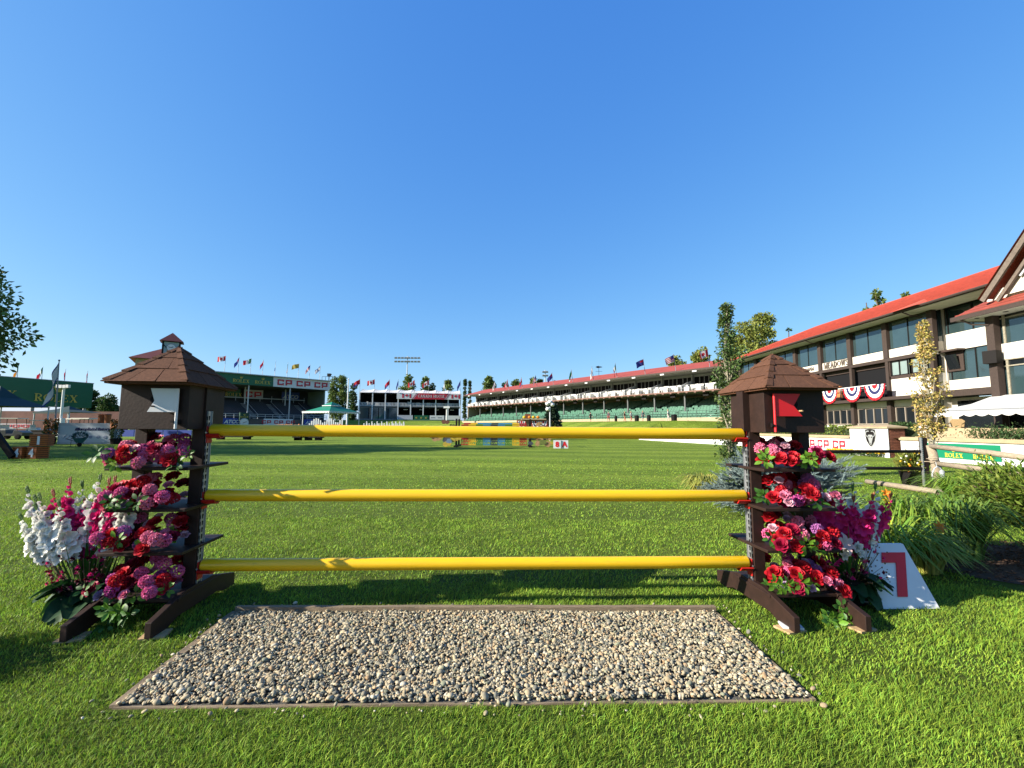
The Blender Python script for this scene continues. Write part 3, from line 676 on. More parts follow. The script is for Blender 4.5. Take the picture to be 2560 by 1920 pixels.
for std, s, sd in ((stdL, 1, 'left'), (stdR, -1, 'right')):
    for i, z in enumerate(SHELF_Z):
        bouquet(std, z, 'red and pink roses and carnations on the %s shelf of the %s standard' % (where[i], sd), s, 42, drop=(i == 3))
# ------------------------------------------------------------------ tall gladiolus arrangements
def blade(mb, base, tip, w, sag=.0, mi=0, n=5, side=None):
    base, tip = Vector(base), Vector(tip); d = tip - base
    sd = side or Vector((d.y, -d.x, 0)); sd = Vector(sd)
    if sd.length < 1e-3: sd = Vector((1, 0, 0))
    sd.normalize(); vs, fs = [], []
    for i in range(n + 1):
        t = i / n; p = base + d * t + Vector((0, 0, sag * math.sin(math.pi * t))); ww = w * (1 - t ** 2.2) * (.55 + .45 * math.sin(math.pi * min(1, t * 1.3 + .1))) / 2
        vs += [p - sd * ww, p + sd * ww]
    for i in range(n): fs.append((2 * i, 2 * i + 1, 2 * i + 3, 2 * i + 2))
    mb.add(vs, fs, mi)
def glad(t, base, tip, col, tipcol):
    base, tip = Vector(base), Vector(tip); d = tip - base; mb = MB(); mb.tube([base, base + d * .5 + Vector((0, 0, .01)), tip], [.007, .006, .002], 6)
    sp = mb.build('gladiolus', STEM, t, world=False); fl = MB(); n = 15; L = d.length
    for i in range(n):
        f = .42 + .55 * i / n; p = base + d * f; sz = .066 * (1 - .72 * max(0, (i - 7) / (n - 7))) * uni(.82, 1.22) ; sg = -1 if i % 2 else 1
        face = Vector((.75 * sg + uni(-.35, .35), -.9 + uni(-.2, .3), .25 + uni(-.3, .3))).normalized(); q = face.to_track_quat('Z', 'Y').to_matrix().to_4x4()
        for k in range(6 if i < n - 3 else 2):
            M = Matrix.Translation(p + face * sz * .25) @ q @ RM(('Z', k * 1.047 + uni(-.1, .1)), ('X', (.34 if i < 8 else .95) + uni(-.2, .22)))
            petal(fl, M, sz * 1.05, sz * .85, sz * .15, sz * .25, 0, 3)
    b = fl.build('blossoms', col, sp, world=False, smooth=True)
    bu = MB()
    for i in range(5):
        f = .955 + .05 * i / 5; p = base + d * f; sg = -1 if i % 2 else 1
        bu.tube([p, p + Vector((sg * .006, -.003, .02)), p + Vector((sg * .008, -.003, .04))], [.005, .0065, .001], 5)
    bu.build('bud', tipcol, sp, world=False)
def floor_flowers(loc, label, spikes, s):
    t = thing('floor_arrangement', label, 'flower arrangement', loc, 0, 'tall floor flower arrangements')
    MB().lathe([(.10, 0), (.13, .02), (.15, .20), (.155, .21), (.14, .205), (.13, .10)], (0, 0, 0), 16).build('tub', DARK, t, world=False)
    h = MB(); h.tube([(-.03, -.16, .10), (-.03, -.185, .07), (.05, -.185, .07), (.05, -.16, .10)], .005, 6); h.build('handle', STEEL, t, world=False)
    for bx, by, tx, ty, tz, c in spikes:
        glad(t, (bx, by, .18), (tx, ty, tz), FM[c], mat('gladiolus bud', (.30, .07, .03), .6) if c != 'white' else STEM)
    sw = MB()
    for i in range(46):
        a = uni(0, 6.28); r = uni(0, .12); x, y = r * math.cos(a), r * math.sin(a) * .8
        blade(sw, (x, y, .16), (x * 2.6 + uni(-.05, .05), y * 2 + uni(-.05, .03), uni(.38, .66)), uni(.018, .03), .02)
    sw.build('sword_leaves', LF, t, world=False)
    bl = MB()
    for i in range(26):                                         # broad leaves round the tub
        a = uni(math.pi * .85, math.pi * (2.15 if s < 0 else 1.95)); L = uni(.16, .30 if s < 0 else .25); M = Matrix.Translation((.06 * math.cos(a), .06 * math.sin(a), uni(.14, .24))) @ RM(('Z', a - math.pi / 2), ('X', uni(-.55, .35)), ('Y', uni(-.5, .5)))
        petal(bl, M, L, L * .55, -.05, .03, n=5)
    bl.build('broad_leaves', LFD, t, world=False, smooth=True)
    def head(nm, col, sz, k_):
        key = (nm, col)
        if key not in PROTO:
            f = MB(); [petal(f, RM(('Z', k * 2.4), ('X', uni(.15, 1.2))), 1, .6, .2, 0, n=2) for k in range(k_)]
            me = bpy.data.meshes.new(nm); me.from_pydata(f.v, [], f.f); me.materials.append(FM[col]); me.polygons.foreach_set('use_smooth', [True] * len(me.polygons)); PROTO[key] = me
        return PROTO[key]
    for nm, col, cnt, sz in (('statice', 'cerise', 26, .022), ('statice', 'wine', 26, .024), ('aster', 'white', 5, .045)):
        for i in range(cnt):
            a = uni(math.pi * .9, (2.1 if s < 0 else 1.95) * math.pi); r = uni(.08, .27); p = Vector((r * math.cos(a), r * math.sin(a) * .8, uni(.22, .46)))
            if nm == 'aster': p = Vector((s * -.10 + uni(-.07, .10), -.18 + uni(-.03, .03), .43 + uni(-.05, .05)))
            if nm == 'aster' and s < 0: continue
            o = bpy.data.objects.new(nm, head(nm, col, sz, 14 if nm == 'aster' else 9)); S.collection.objects.link(o); o.parent = t; o.location = p; o.scale = (sz,) * 3
            o.rotation_euler = Vector((p.x, p.y - .1, .12)).to_track_quat('Z', 'Y').to_euler()
    lily = MB()
    for k in range(6):
        petal(lily, Matrix.Translation((s * -.14, -.20, .50)) @ RM(('X', 1.1), ('Y', .2 * s), ('Z', k * 1.047), ('X', .35)), .085, .042, .01, .05)
    if s > 0: lily.build('lily', FM['lily'], t, world=False, smooth=True)
    dr = MB()
    for i in range(150):
        a = uni(math.pi * .8, 2.2 * math.pi); r = uni(.10, .30); p = Vector((r * math.cos(a), r * math.sin(a) * .8, uni(.18, .45)))
        dr.ball(p, uni(.004, .009), 4, 3)
        if i % 3 == 0: dr.tube([(p.x * .4, p.y * .4, .16), p], .0018, 3, cap=False)
    dr.build('seed_heads', DRY, t, world=False)
spL, spR = [], []
for i, c in enumerate(['white', 'white', 'cerise', 'white', 'cerise', 'white', 'cerise', 'white', 'cerise', 'cerise', 'white', 'cerise', 'white', 'white']):
    x = -.50 + .84 * i / 13
    spL.append((x * .25, uni(-.05, .08), x + uni(-.02, .02), uni(-.10, .10), uni(.80, .98) - (.12 if i == 0 else 0), c))
spL += [(-.10, -.04, -.42, -.14, .72, 'white'), (-.08, .0, -.46, .02, .84, 'white'), (-.05, -.05, -.30, -.16, .80, 'white'), (-.02, -.02, -.12, -.17, .82, 'white')]
for i, c in enumerate(['cerise', 'magenta', 'cerise', 'white', 'cerise', 'cerise', 'white', 'cerise', 'white', 'cerise']):
    x = -.34 + .68 * i / 9
    spR.append((x * .25, uni(-.05, .08), x + uni(-.02, .02), uni(-.12, .10), uni(.78, .98), c))
floor_flowers((-3.10, 3.48, 0), 'tub of white and cerise gladioli on the grass beside the left standard', spL, -1)
floor_flowers((2.70, 3.80, 0), 'tub of cerise and white gladioli with a pale lily beside the number seven board', spR, 1)
# ------------------------------------------------------------------ number board
def number_board():
    t = thing('number_board', 'white leaning board with a red number 7 on the grass', 'number sign', (3.09, 3.66, 0), math.radians(2))
    bw, tw, h, lean = .225, .185, .43, .24
    F0, F1, B0, B1 = (-bw, 0, 0), (bw, 0, 0), (-tw, lean, h), (tw, lean, h)
    m = MB(); m.add([(-bw, 0, .004), (bw, 0, .004), (tw, lean, h), (-tw, lean, h), (-bw, .09, .004), (bw, .09, .004), (tw, lean + .03, h), (-tw, lean + .03, h)],
                    [(0, 1, 2, 3), (4, 7, 6, 5), (0, 3, 7, 4), (1, 5, 6, 2), (3, 2, 6, 7), (0, 4, 5, 1)])
    m.build('board', WHITE, t, world=False)
    n = MB(); uy = Vector((0, lean, h)).normalized(); letters(n, '7', Vector((-.190, 0, .004)) + uy * .085 + Vector((0, -.003, .001)), (1, 0, 0), uy, .335, BLK, .004, wf=.90, italic=.50)
    n.build('numeral', REDP, t, world=False)
number_board()
# ================================================================== trees and plants
def leaf_mat(name, c, hue=.03, tr=.3): return mat(name, c, 0.6, 0.28, .55, spec=0.25, island=.45, trans=tr, hue=hue)
LM = dict(poplar=leaf_mat('poplar foliage', (.16, .225, .050)), dark=leaf_mat('dark foliage', (.065, .115, .034)), gold=leaf_mat('yellowing foliage', (.52, .40, .12), .035),
          aspen=leaf_mat('aspen foliage', (.105, .165, .045)), spruce=leaf_mat('spruce needles', (.030, .062, .035), .015, .1), blue=leaf_mat('blue spruce needles', (.25, .33, .31), .02, .1),
          lime=leaf_mat('lime foliage', (.27, .31, .065)), yew=leaf_mat('shrub foliage', (.17, .25, .035), .03), hedge=leaf_mat('hedge foliage', (.18, .24, .04)))
def leaf_cloud(P, Nn, size, curl=.25, aspect=.55):
    """P centres, Nn directions each leaf points along; folded four-corner leaves"""
    n = len(P); d = Nn / np.linalg.norm(Nn, axis=1, keepdims=True)
    r = RNG.normal(size=(n, 3)); sd = np.cross(d, r); sd /= np.linalg.norm(sd, axis=1, keepdims=True); up = np.cross(sd, d)
    s = (size * RNG.uniform(.65, 1.35, n))[:, None]
    a = P; b = P + d * s * .5 + sd * s * aspect / 2 + up * s * curl * .3; c = P + d * s; e = P + d * s * .5 - sd * s * aspect / 2 + up * s * curl * .3
    V = np.stack([a, b, c, e], 1).reshape(-1, 3); i = np.arange(n)[:, None] * 4
    return V, np.concatenate([i + np.array([[0, 1, 2]]), i + np.array([[0, 2, 3]])], 1).reshape(-1, 3)
def tree(name, label, loc, H, R, m, nleaf, leaf, trunk_h=.25, group=None, bark=None, shape='round', clumps=40, cat='tree', seed=0):
    rg = np.random.default_rng(seed + int(abs(loc[0]) * 7 + abs(loc[1]) * 13))
    t = thing(name, label, cat, loc, 0, group); tr = MB(); x0, y0, z0 = loc; zb = H * trunk_h
    bend = [Vector((x0 + rg.normal(0, .012 * H) * i / 5, y0 + rg.normal(0, .012 * H) * i / 5, z0 - .2 + (H * .97 + .2) * i / 6)) for i in range(7)]
    tw = max(.03, H * .018); tr.tube(bend, [tw * (1 - i / 7.2) for i in range(7)], 7)
    cs, rs = [], []
    for i in range(clumps):
        u = rg.uniform(0, 1); a = rg.uniform(0, 6.283)
        if shape == 'round': prof = math.sqrt(max(.05, 1 - (2 * u - .95) ** 2))
        elif shape in ('column', 'aspen'): prof = (.45 + .55 * math.sin(math.pi * min(1, u * .9 + .15))) * (1 if u < .8 else .55) * (1 if shape == 'column' or u < .72 else .5)
        else: prof = 1.02 - u
        q = R * prof * math.sqrt(rg.uniform(.05, 1)) * (rg.uniform(.62, .92) if shape == 'round' else rg.uniform(.3, .65) if shape == 'column' else rg.uniform(.45, 1.0)); z = zb + (H - zb) * (.04 + .96 * u)
        c = np.array([x0 + q * math.cos(a), y0 + q * math.sin(a), z0 + z - (.05 * q if shape == 'round' else 0)]); cs.append(c); rs.append(R * (rg.uniform(.20, .40) if shape == 'round' else rg.uniform(.38, .62) if shape == 'column' else rg.uniform(.22, .46)))
        f = min(.93, max(.12, z / H - .12 - .25 * q / H)); k = f * 6; i0 = int(k); bp = bend[i0].lerp(bend[min(6, i0 + 1)], k - i0)
        if i % 2 == 0 or clumps < 30: tr.tube([bp, bp.lerp(Vector(c), .55) + Vector((0, 0, .02 * H * rg.uniform(-1, 1))), Vector(c)], [tw * .38 * (1 - f * .5), tw * .22, tw * .08], 4, cap=False)
    cs, rs = np.array(cs), np.array(rs); k = rg.integers(0, clumps, nleaf)
    v = rg.normal(size=(nleaf, 3)); v /= np.linalg.norm(v, axis=1, keepdims=True)
    rad = rg.uniform(.25, 1, nleaf) ** .5; P = cs[k] + v * (rs[k] * rad)[:, None] * np.array([1, 1, .8])
    V, Fc = leaf_cloud(P, v + rg.normal(0, .6, (nleaf, 3)) + np.array([0, 0, -.25]), leaf)
    tr.build('trunk', bark or BARK, t); np_mesh('crown', V, Fc, m, parent=t)
    return t
def conifer(name, label, loc, H, R, m, n, group=None, needle=.5):
    t = thing(name, label, 'tree', loc, 0, group); x0, y0, z0 = loc; tr = MB(); tr.tube([(x0, y0, z0 - .2), (x0, y0, z0 + H * .95)], [H * .02, .01], 6)
    u = RNG.uniform(0, 1, n) ** .75; tier = np.floor(u * 11) / 11; a = RNG.uniform(0, 6.283, n); q = R * (1 - tier * .97) * RNG.uniform(.15, 1, n) ** .6
    q *= 1 + .18 * np.sin(a * 5 + tier * 30); z = H * (.06 + .92 * tier) - .22 * q * .9 + RNG.normal(0, .015 * H, n)
    P = np.stack([x0 + q * np.cos(a), y0 + q * np.sin(a), z0 + np.maximum(z, .02)], 1)
    dr = np.stack([np.cos(a), np.sin(a), RNG.uniform(-.5, .35, n)], 1) + RNG.normal(0, .3, (n, 3))
    V, Fc = leaf_cloud(P, dr, needle, .3, .35); tr.build('trunk', BARK, t); np_mesh('crown', V, Fc, m, parent=t); return t
def sprig_np(n=46, L=1.0):                                      # a twig set with needles
    t = np.linspace(.02, 1, n); a = np.arange(n) * 2.39996; w = .019
    base = np.stack([np.zeros(n), t * L, .12 * t * t], 1); r = .17 * (1 - .45 * t)
    d = np.stack([np.cos(a) * r, np.full(n, .10), np.sin(a) * r], 1); s = np.stack([-np.sin(a), np.zeros(n), np.cos(a)], 1) * w
    V = np.stack([base - s, base + s, base + d], 1).reshape(-1, 3); return V, np.arange(n * 3).reshape(-1, 3)
def spread(V0, F0, P, dirs, scl):
    n = len(P); d = dirs / np.linalg.norm(dirs, axis=1, keepdims=True); r = RNG.normal(size=(n, 3)); x = np.cross(d, r); x /= np.linalg.norm(x, axis=1, keepdims=True); z = np.cross(x, d)
    R = np.stack([x, d, z], 2); V = np.einsum('nij,vj->nvi', R, V0) * scl[:, None, None] + P[:, None, :]
    return V.reshape(-1, 3), (F0[None] + (np.arange(n) * len(V0))[:, None, None]).reshape(-1, 3)
# low blue spruce behind the right-hand standard
def blue_spruce():
    t = thing('blue_spruce', 'low spreading blue-grey spruce behind the right standard', 'shrub', (4.40, 7.6, 0)); V0, F0 = sprig_np(60)
    st = MB(); P, Dr = [], []
    for i in range(190):
        a = uni(0, 6.28); f = uni(.30, 1); q = f * 1.12; hgt = uni(.10, 1.10) * (1.05 - .40 * f * f)
        tip = Vector((4.40 + q * math.cos(a) * 1.05, 7.6 + q * math.sin(a) * .8, hgt)); b = Vector((4.40 + .1 * math.cos(a), 7.6 + .1 * math.sin(a), .1 + hgt * .35))
        st.tube([b, b.lerp(tip, .5) + Vector((0, 0, .06)), tip], [.02, .012, .004], 4, cap=False)
        for j in range(30):
            k = uni(.3, 1); p = b.lerp(tip, k) + Vector((0, 0, .06 * math.sin(k * 3.14))); d = (tip - b).normalized() * 1.0 + Vector((uni(-.9, .9), uni(-.9, .9), uni(-.35, .6)))
            P.append(p); Dr.append(d)
    st.build('branches', BARK, t); V, Fc = spread(V0, F0, np.array(P), np.array(Dr), RNG.uniform(.13, .24, len(P))); np_mesh('needles', V, Fc, LM['blue'], parent=t)
blue_spruce()
def lily_clump(loc, label, R, H, n, m, flowers=0, group='daylily clumps in the border'):
    t = thing('daylily_clump', label, 'plant', loc, 0, group); mb = MB()
    for i in range(n):
        a = uni(0, 6.28); r = R * .35 * math.sqrt(rnd()); b = Vector((r * math.cos(a), r * math.sin(a), 0)); a2 = a + uni(-.7, .7); L = R * uni(.5, 1.1); h = H * uni(.6, 1.1); k = 7; w = uni(.014, .024)
        dv = Vector((math.cos(a2), math.sin(a2), 0)); sd = Vector((-dv.y, dv.x, 0)); vs = []
        arch = uni(.55, 1.15)
        for j in range(k + 1):
            u = j / k; p = b + dv * L * u ** 1.5 + Vector((0, 0, h * (math.sin(math.pi * .5 * min(1, u * 1.35)) - max(0, u - .55) ** 1.6 * arch * 1.6))); p.z = max(p.z, .01); ww = w * (1 - u ** 2.5) / 2 + .0008
            vs += [p - sd * ww, p + sd * ww]
        mb.add(vs, [(2 * j, 2 * j + 1, 2 * j + 3, 2 * j + 2) for j in range(k)])
    mb.build('leaves', m, t, world=False)
    for i in range(flowers):
        f = MB(); a = uni(0, 6.28); p = Vector((R * .6 * math.cos(a), R * .6 * math.sin(a) - .1, H * uni(.75, 1.05))); f.tube([(p.x * .4, p.y * .4, .1), p], .004, 4)
        s = f.build('flower_stalk', STEM, t, world=False); g = MB(); q = Vector((uni(-.5, .5), -1, .6)).normalized().to_track_quat('Z', 'Y').to_matrix().to_4x4()
        for k in range(6): petal(g, Matrix.Translation(p) @ q @ RM(('Z', k * 1.047), ('X', .5)), .06, .03, .01, .03)
        g.build('flower', FM['orange' if i % 2 else 'yellow'], s, world=False)
DAY = mat('daylily leaf', (.24, .38, .045), 0.5, 0.3, 3, island=.35, trans=.35, hue=.03, spec=.3)
DAYY = mat('yellowing daylily leaf', (.42, .43, .09), 0.5, 0.3, 3, island=.35, trans=.35, hue=.03, spec=.3)
DAYD = mat('dark daylily leaf', (.13, .22, .035), 0.5, 0.3, 3, island=.35, trans=.3, hue=.02, spec=.3)
lily_clump((3.85, 9.3, 0), 'yellow-green grassy clump left of the blue spruce', .50, .46, 330, DAYY)
lily_clump((3.75, 4.75, 0), 'green daylily clump with orange blooms right behind the number seven board', .62, .50, 420, DAY, 5)
lily_clump((4.55, 5.3, 0), 'fresh green daylily clump further back behind the number seven board', .65, .60, 400, DAY, 2)
lily_clump((4.02, 4.60, 0), 'yellowing daylily clump drooping over the mulch right of the number seven board', .40, .36, 260, DAYY)
lily_clump((4.85, 5.1, 0), 'tall dark daylily clump against the big shrub', .55, .64, 360, DAYD)
lily_clump((8.7, 8.9, 0), 'daylily clump in front of the log fence beside the hanging feeder', .8, .52, 420, DAY)
lily_clump((8.3, 7.6, 0), 'daylily clump under the log fence beside the big shrub', .8, .52, 420, DAY)
def right_shrub():
    t = thing('bushy_shrub', 'big bushy evergreen shrub at the right edge above the mulch', 'shrub', (5.98, 5.0, 0)); c = np.array([5.98, 5.0, .55]); n = 150; P, Dr = [], []; st = MB()
    for i in range(n):
        v = RNG.normal(size=3); v[2] = abs(v[2]) * .9 - .25; v /= np.linalg.norm(v); tip = c + v * np.array([.76, .82, .58]) * RNG.uniform(.72, 1.1); b = c * .7 + tip * .3; b[2] = max(.05, tip[2] * .4)
        st.tube([(5.98, 5.0, .0), tuple(b), tuple(tip)], [.025, .014, .003], 4, cap=False)
        for j in range(120):
            k = RNG.uniform(.35, 1.05); P.append(b * (1 - k) + tip * k + RNG.normal(0, .045, 3)); Dr.append(v + RNG.normal(0, .55, 3) + np.array([0, 0, .3]))
    P = np.array(P); P[:, 2] = np.maximum(P[:, 2], .02); st.build('branches', BARK, t); V, Fc = leaf_cloud(P, np.array(Dr), .066, .3, .34); np_mesh('foliage', V, Fc, LM['yew'], parent=t)
right_shrub()
def mulch():
    V0, F0 = ico(1); n = 2600; x = RNG.uniform(4.2, 7.5, n); y = RNG.uniform(3.75, 5.9, n); k = ((x - 5.8) / 1.6) ** 2 + ((y - 4.85) / .95) ** 2 < 1; x, y = x[k], y[k]; n = len(x)
    s = np.stack([RNG.uniform(.010, .034, n), RNG.uniform(.006, .012, n), RNG.uniform(.003, .008, n)], 1); a = RNG.uniform(0, 6.28, n); U = V0[None] * s[:, None]; c, q = np.cos(a)[:, None], np.sin(a)[:, None]
    P = np.stack([U[..., 0] * c - U[..., 1] * q + x[:, None], U[..., 0] * q + U[..., 1] * c + y[:, None], U[..., 2] + RNG.uniform(.008, .024, n)[:, None]], 2)
    chip = mat('mulch chip', (.12, .062, .034), .95, .3, 30, island=.5)
    tag(np_mesh('mulch', P.reshape(-1, 3), (F0[None] + (np.arange(n) * len(V0))[:, None, None]).reshape(-1, 3), chip), 'dark bark mulch under the shrub at the right edge', 'mulch', kind='stuff')
    m = MB(); m.add([(5.8 + 1.62 * math.cos(i * math.pi / 14), 4.85 + .97 * math.sin(i * math.pi / 14), .006) for i in range(28)], [tuple(range(28))]); tag(m.build('soil', MULCH), kind='structure')
mulch()
tree('young_aspen', 'slim young aspen with big leaves behind the right birdhouse', (6.2, 13, 0), 4.95, .47, LM['aspen'], 5600, .085, .06, 'young aspens along the lawn', PALEBARK, 'aspen', 120)
tree('young_aspen', 'slim yellowing young aspen in front of the white building', (12.35, 13.5, 0), 4.55, .42, LM['gold'], 3600, .075, .22, 'young aspens along the lawn', PALEBARK, 'aspen', 90)
# top shoot of the first aspen is part of its crown; ------------------------------------------------ dark pole gate and log fence
def pole_gate():
    b = Vector((9.85, 11.0, 0)); t = thing('dark_standard', 'slim dark brown standard with a punched rail beside the log fence post', 'jump standard', b)
    MB().bb((-.06, -.05, 0), (.06, .05, 1.19)).build('post', BROWN, t, world=False); r = MB(); r.bb((-.085, -.06, .05), (-.062, .0, 1.19)); ro = r.build('rail', STEEL, t, world=False)
    h = MB(); [h.bb((-.079, -.0615, .1 + .05 * i), (-.068, -.0602, .125 + .05 * i)) for i in range(21)]; h.build('slot', BLACK, ro, world=False)
    m = MB(); m.prism([(-.55, .0), (.5, 0), (.5, .10), (.08, .2), (-.08, .2), (-.55, .10)], (.07, 0, 0), (0, 1, 0), (0, 0, 1), .05); m.build('foot', DARK, t, world=False)
    for z, px0, lab in ((.86, 1885, 'upper'), (.455, 2070, 'lower')):
        a = b + Vector((-.06, 0, z)); e = D(px0, 1129 if z > .6 else 1170, 11.0); m_ = MB(); m_.tube([a, e], .038, 10)
        solo(m_, 'dark_pole', DARK, '%s black pole running left from the dark standard' % lab, 'jump pole', ((a.x + e.x) / 2, 11.0, (a.z + e.z) / 2), 'black poles of the side gate', smooth=True)
    a = Vector((9.75, 10.62, 0)); f = thing('log_fence', 'weathered grey log fence with two sloping rails beside the daylilies', 'fence', a)
    m = MB(); m.tube([(9.68, 10.62, 1.02), (9.78, 10.62, .5), (9.86, 10.62, -.1)], [.085, .09, .10], 12); m.build('post', LOG, f, smooth=True)
    for p0, p1 in (((9.66, 10.60, 1.0), (9.45, 8.0, .83)), ((9.72, 10.55, .61), (9.45, 8.0, .50))):
        m = MB(); p0, p1 = Vector(p0), Vector(p1); m.tube([p0, p0.lerp(p1, .5) + Vector((0, 0, .015)), p1 + (p1 - p0) * .4], [.055, .06, .055], 10); m.build('rail', LOG, f, smooth=True)
    m = MB(); m.tube([(9.5, 7.6, .95), (9.5, 7.6, -.1)], .09, 10); m.build('post', LOG, f, smooth=True)
    w = MB(); w.tube([(9.68 + .1 * math.cos(i * .8) - .05 * (i % 3 == 0), 10.6 + .11 * math.sin(i * .8), .62 + .008 * i) for i in range(17)], .008, 5); w.build('lashing', LOG, f)
    for p0, p1, lab in (((9.02, 11.75, .06), (9.12, 7.9, .06), 'long grey log lying on the lawn below the log fence'), ((6.38, 7.35, .06), (6.30, 6.4, .06), 'short grey log lying behind the daylily clumps')):
        p0, p1 = Vector(p0), Vector(p1); m = MB(); m.tube([p0, p0.lerp(p1, .5), p1], [.06, .065, .06], 10); solo(m, 'log', LOG, lab, 'log', (p0 + p1) / 2, 'logs lying along the border', smooth=True)
    c = D(2350, 1175, 10.0); hk = thing('bird_feeder', 'clear hanging bird feeder with red base on a white wire hook', 'bird feeder', (c.x, c.y, c.z)); m = MB()
    m.tube([(-.17, 0, -.20), (-.175, 0, -.08), (-.12, 0, .03), (-.06, 0, .07), (.0, 0, .05), (.04, 0, .0)], .012, 6); m.tube([(-.06, 0, .07), (-.07, .01, .17)], .006, 5); m.build('hook', LGREY, hk, world=False)
    m = MB(); m.lathe([(.02, 0), (.045, -.02), (.042, -.14), (.046, -.26), (.02, -.30)], (.04, 0, 0), 12); m.build('bottle', mat('clear plastic', (.6, .65, .65), .12, .2, 20, spec=.7, trans=.4), hk, world=False, smooth=True)
    m = MB(); m.lathe([(.03, -.30), (.07, -.31), (.075, -.335), (.04, -.36)], (.04, 0, 0), 14); m.build('tray', RED, hk, world=False, smooth=True)
    c = G(2284, 1216); pt = thing('flower_pot', 'dark pot of yellow and white flowers beside the dark standard', 'flower pot', (c.x, c.y, 0)); m = MB(); m.lathe([(.2, 0), (.27, .34), (.29, .36), (.24, .36)], (0, 0, 0), 16); m.build('pot', DARK, pt, world=False)
    P = RNG.normal(0, 1, (900, 3)); P /= np.linalg.norm(P, axis=1, keepdims=True); P = P * np.array([.33, .3, .26]) * RNG.uniform(.4, 1, (900, 1)) + np.array([0, 0, .56]); V, Fc = leaf_cloud(P, P - np.array([0, 0, .3]), .09)
    I = np.array([c.x, c.y, 0]); np_mesh('foliage', V + I, Fc, LM['lime'], parent=pt)
    for nm, q in (('yellow', 26), ('white', 16), ('orange', 10)):
        bm_ = MB().ball((0, 0, 0), .026, 6, 4); me = bpy.data.meshes.new('bloom'); me.from_pydata(bm_.v, [], bm_.f); me.materials.append(FM[nm])
        for i in range(q):
            v = RNG.normal(0, 1, 3); v[1] = -abs(v[1]); v /= np.linalg.norm(v); p = v * np.array([.34, .3, .27]) + np.array([0, 0, .58]) + (np.array([.08, 0, .14]) if nm == 'white' else 0); o = bpy.data.objects.new('bloom', me); S.collection.objects.link(o); o.parent = pt; o.location = p
pole_gate()
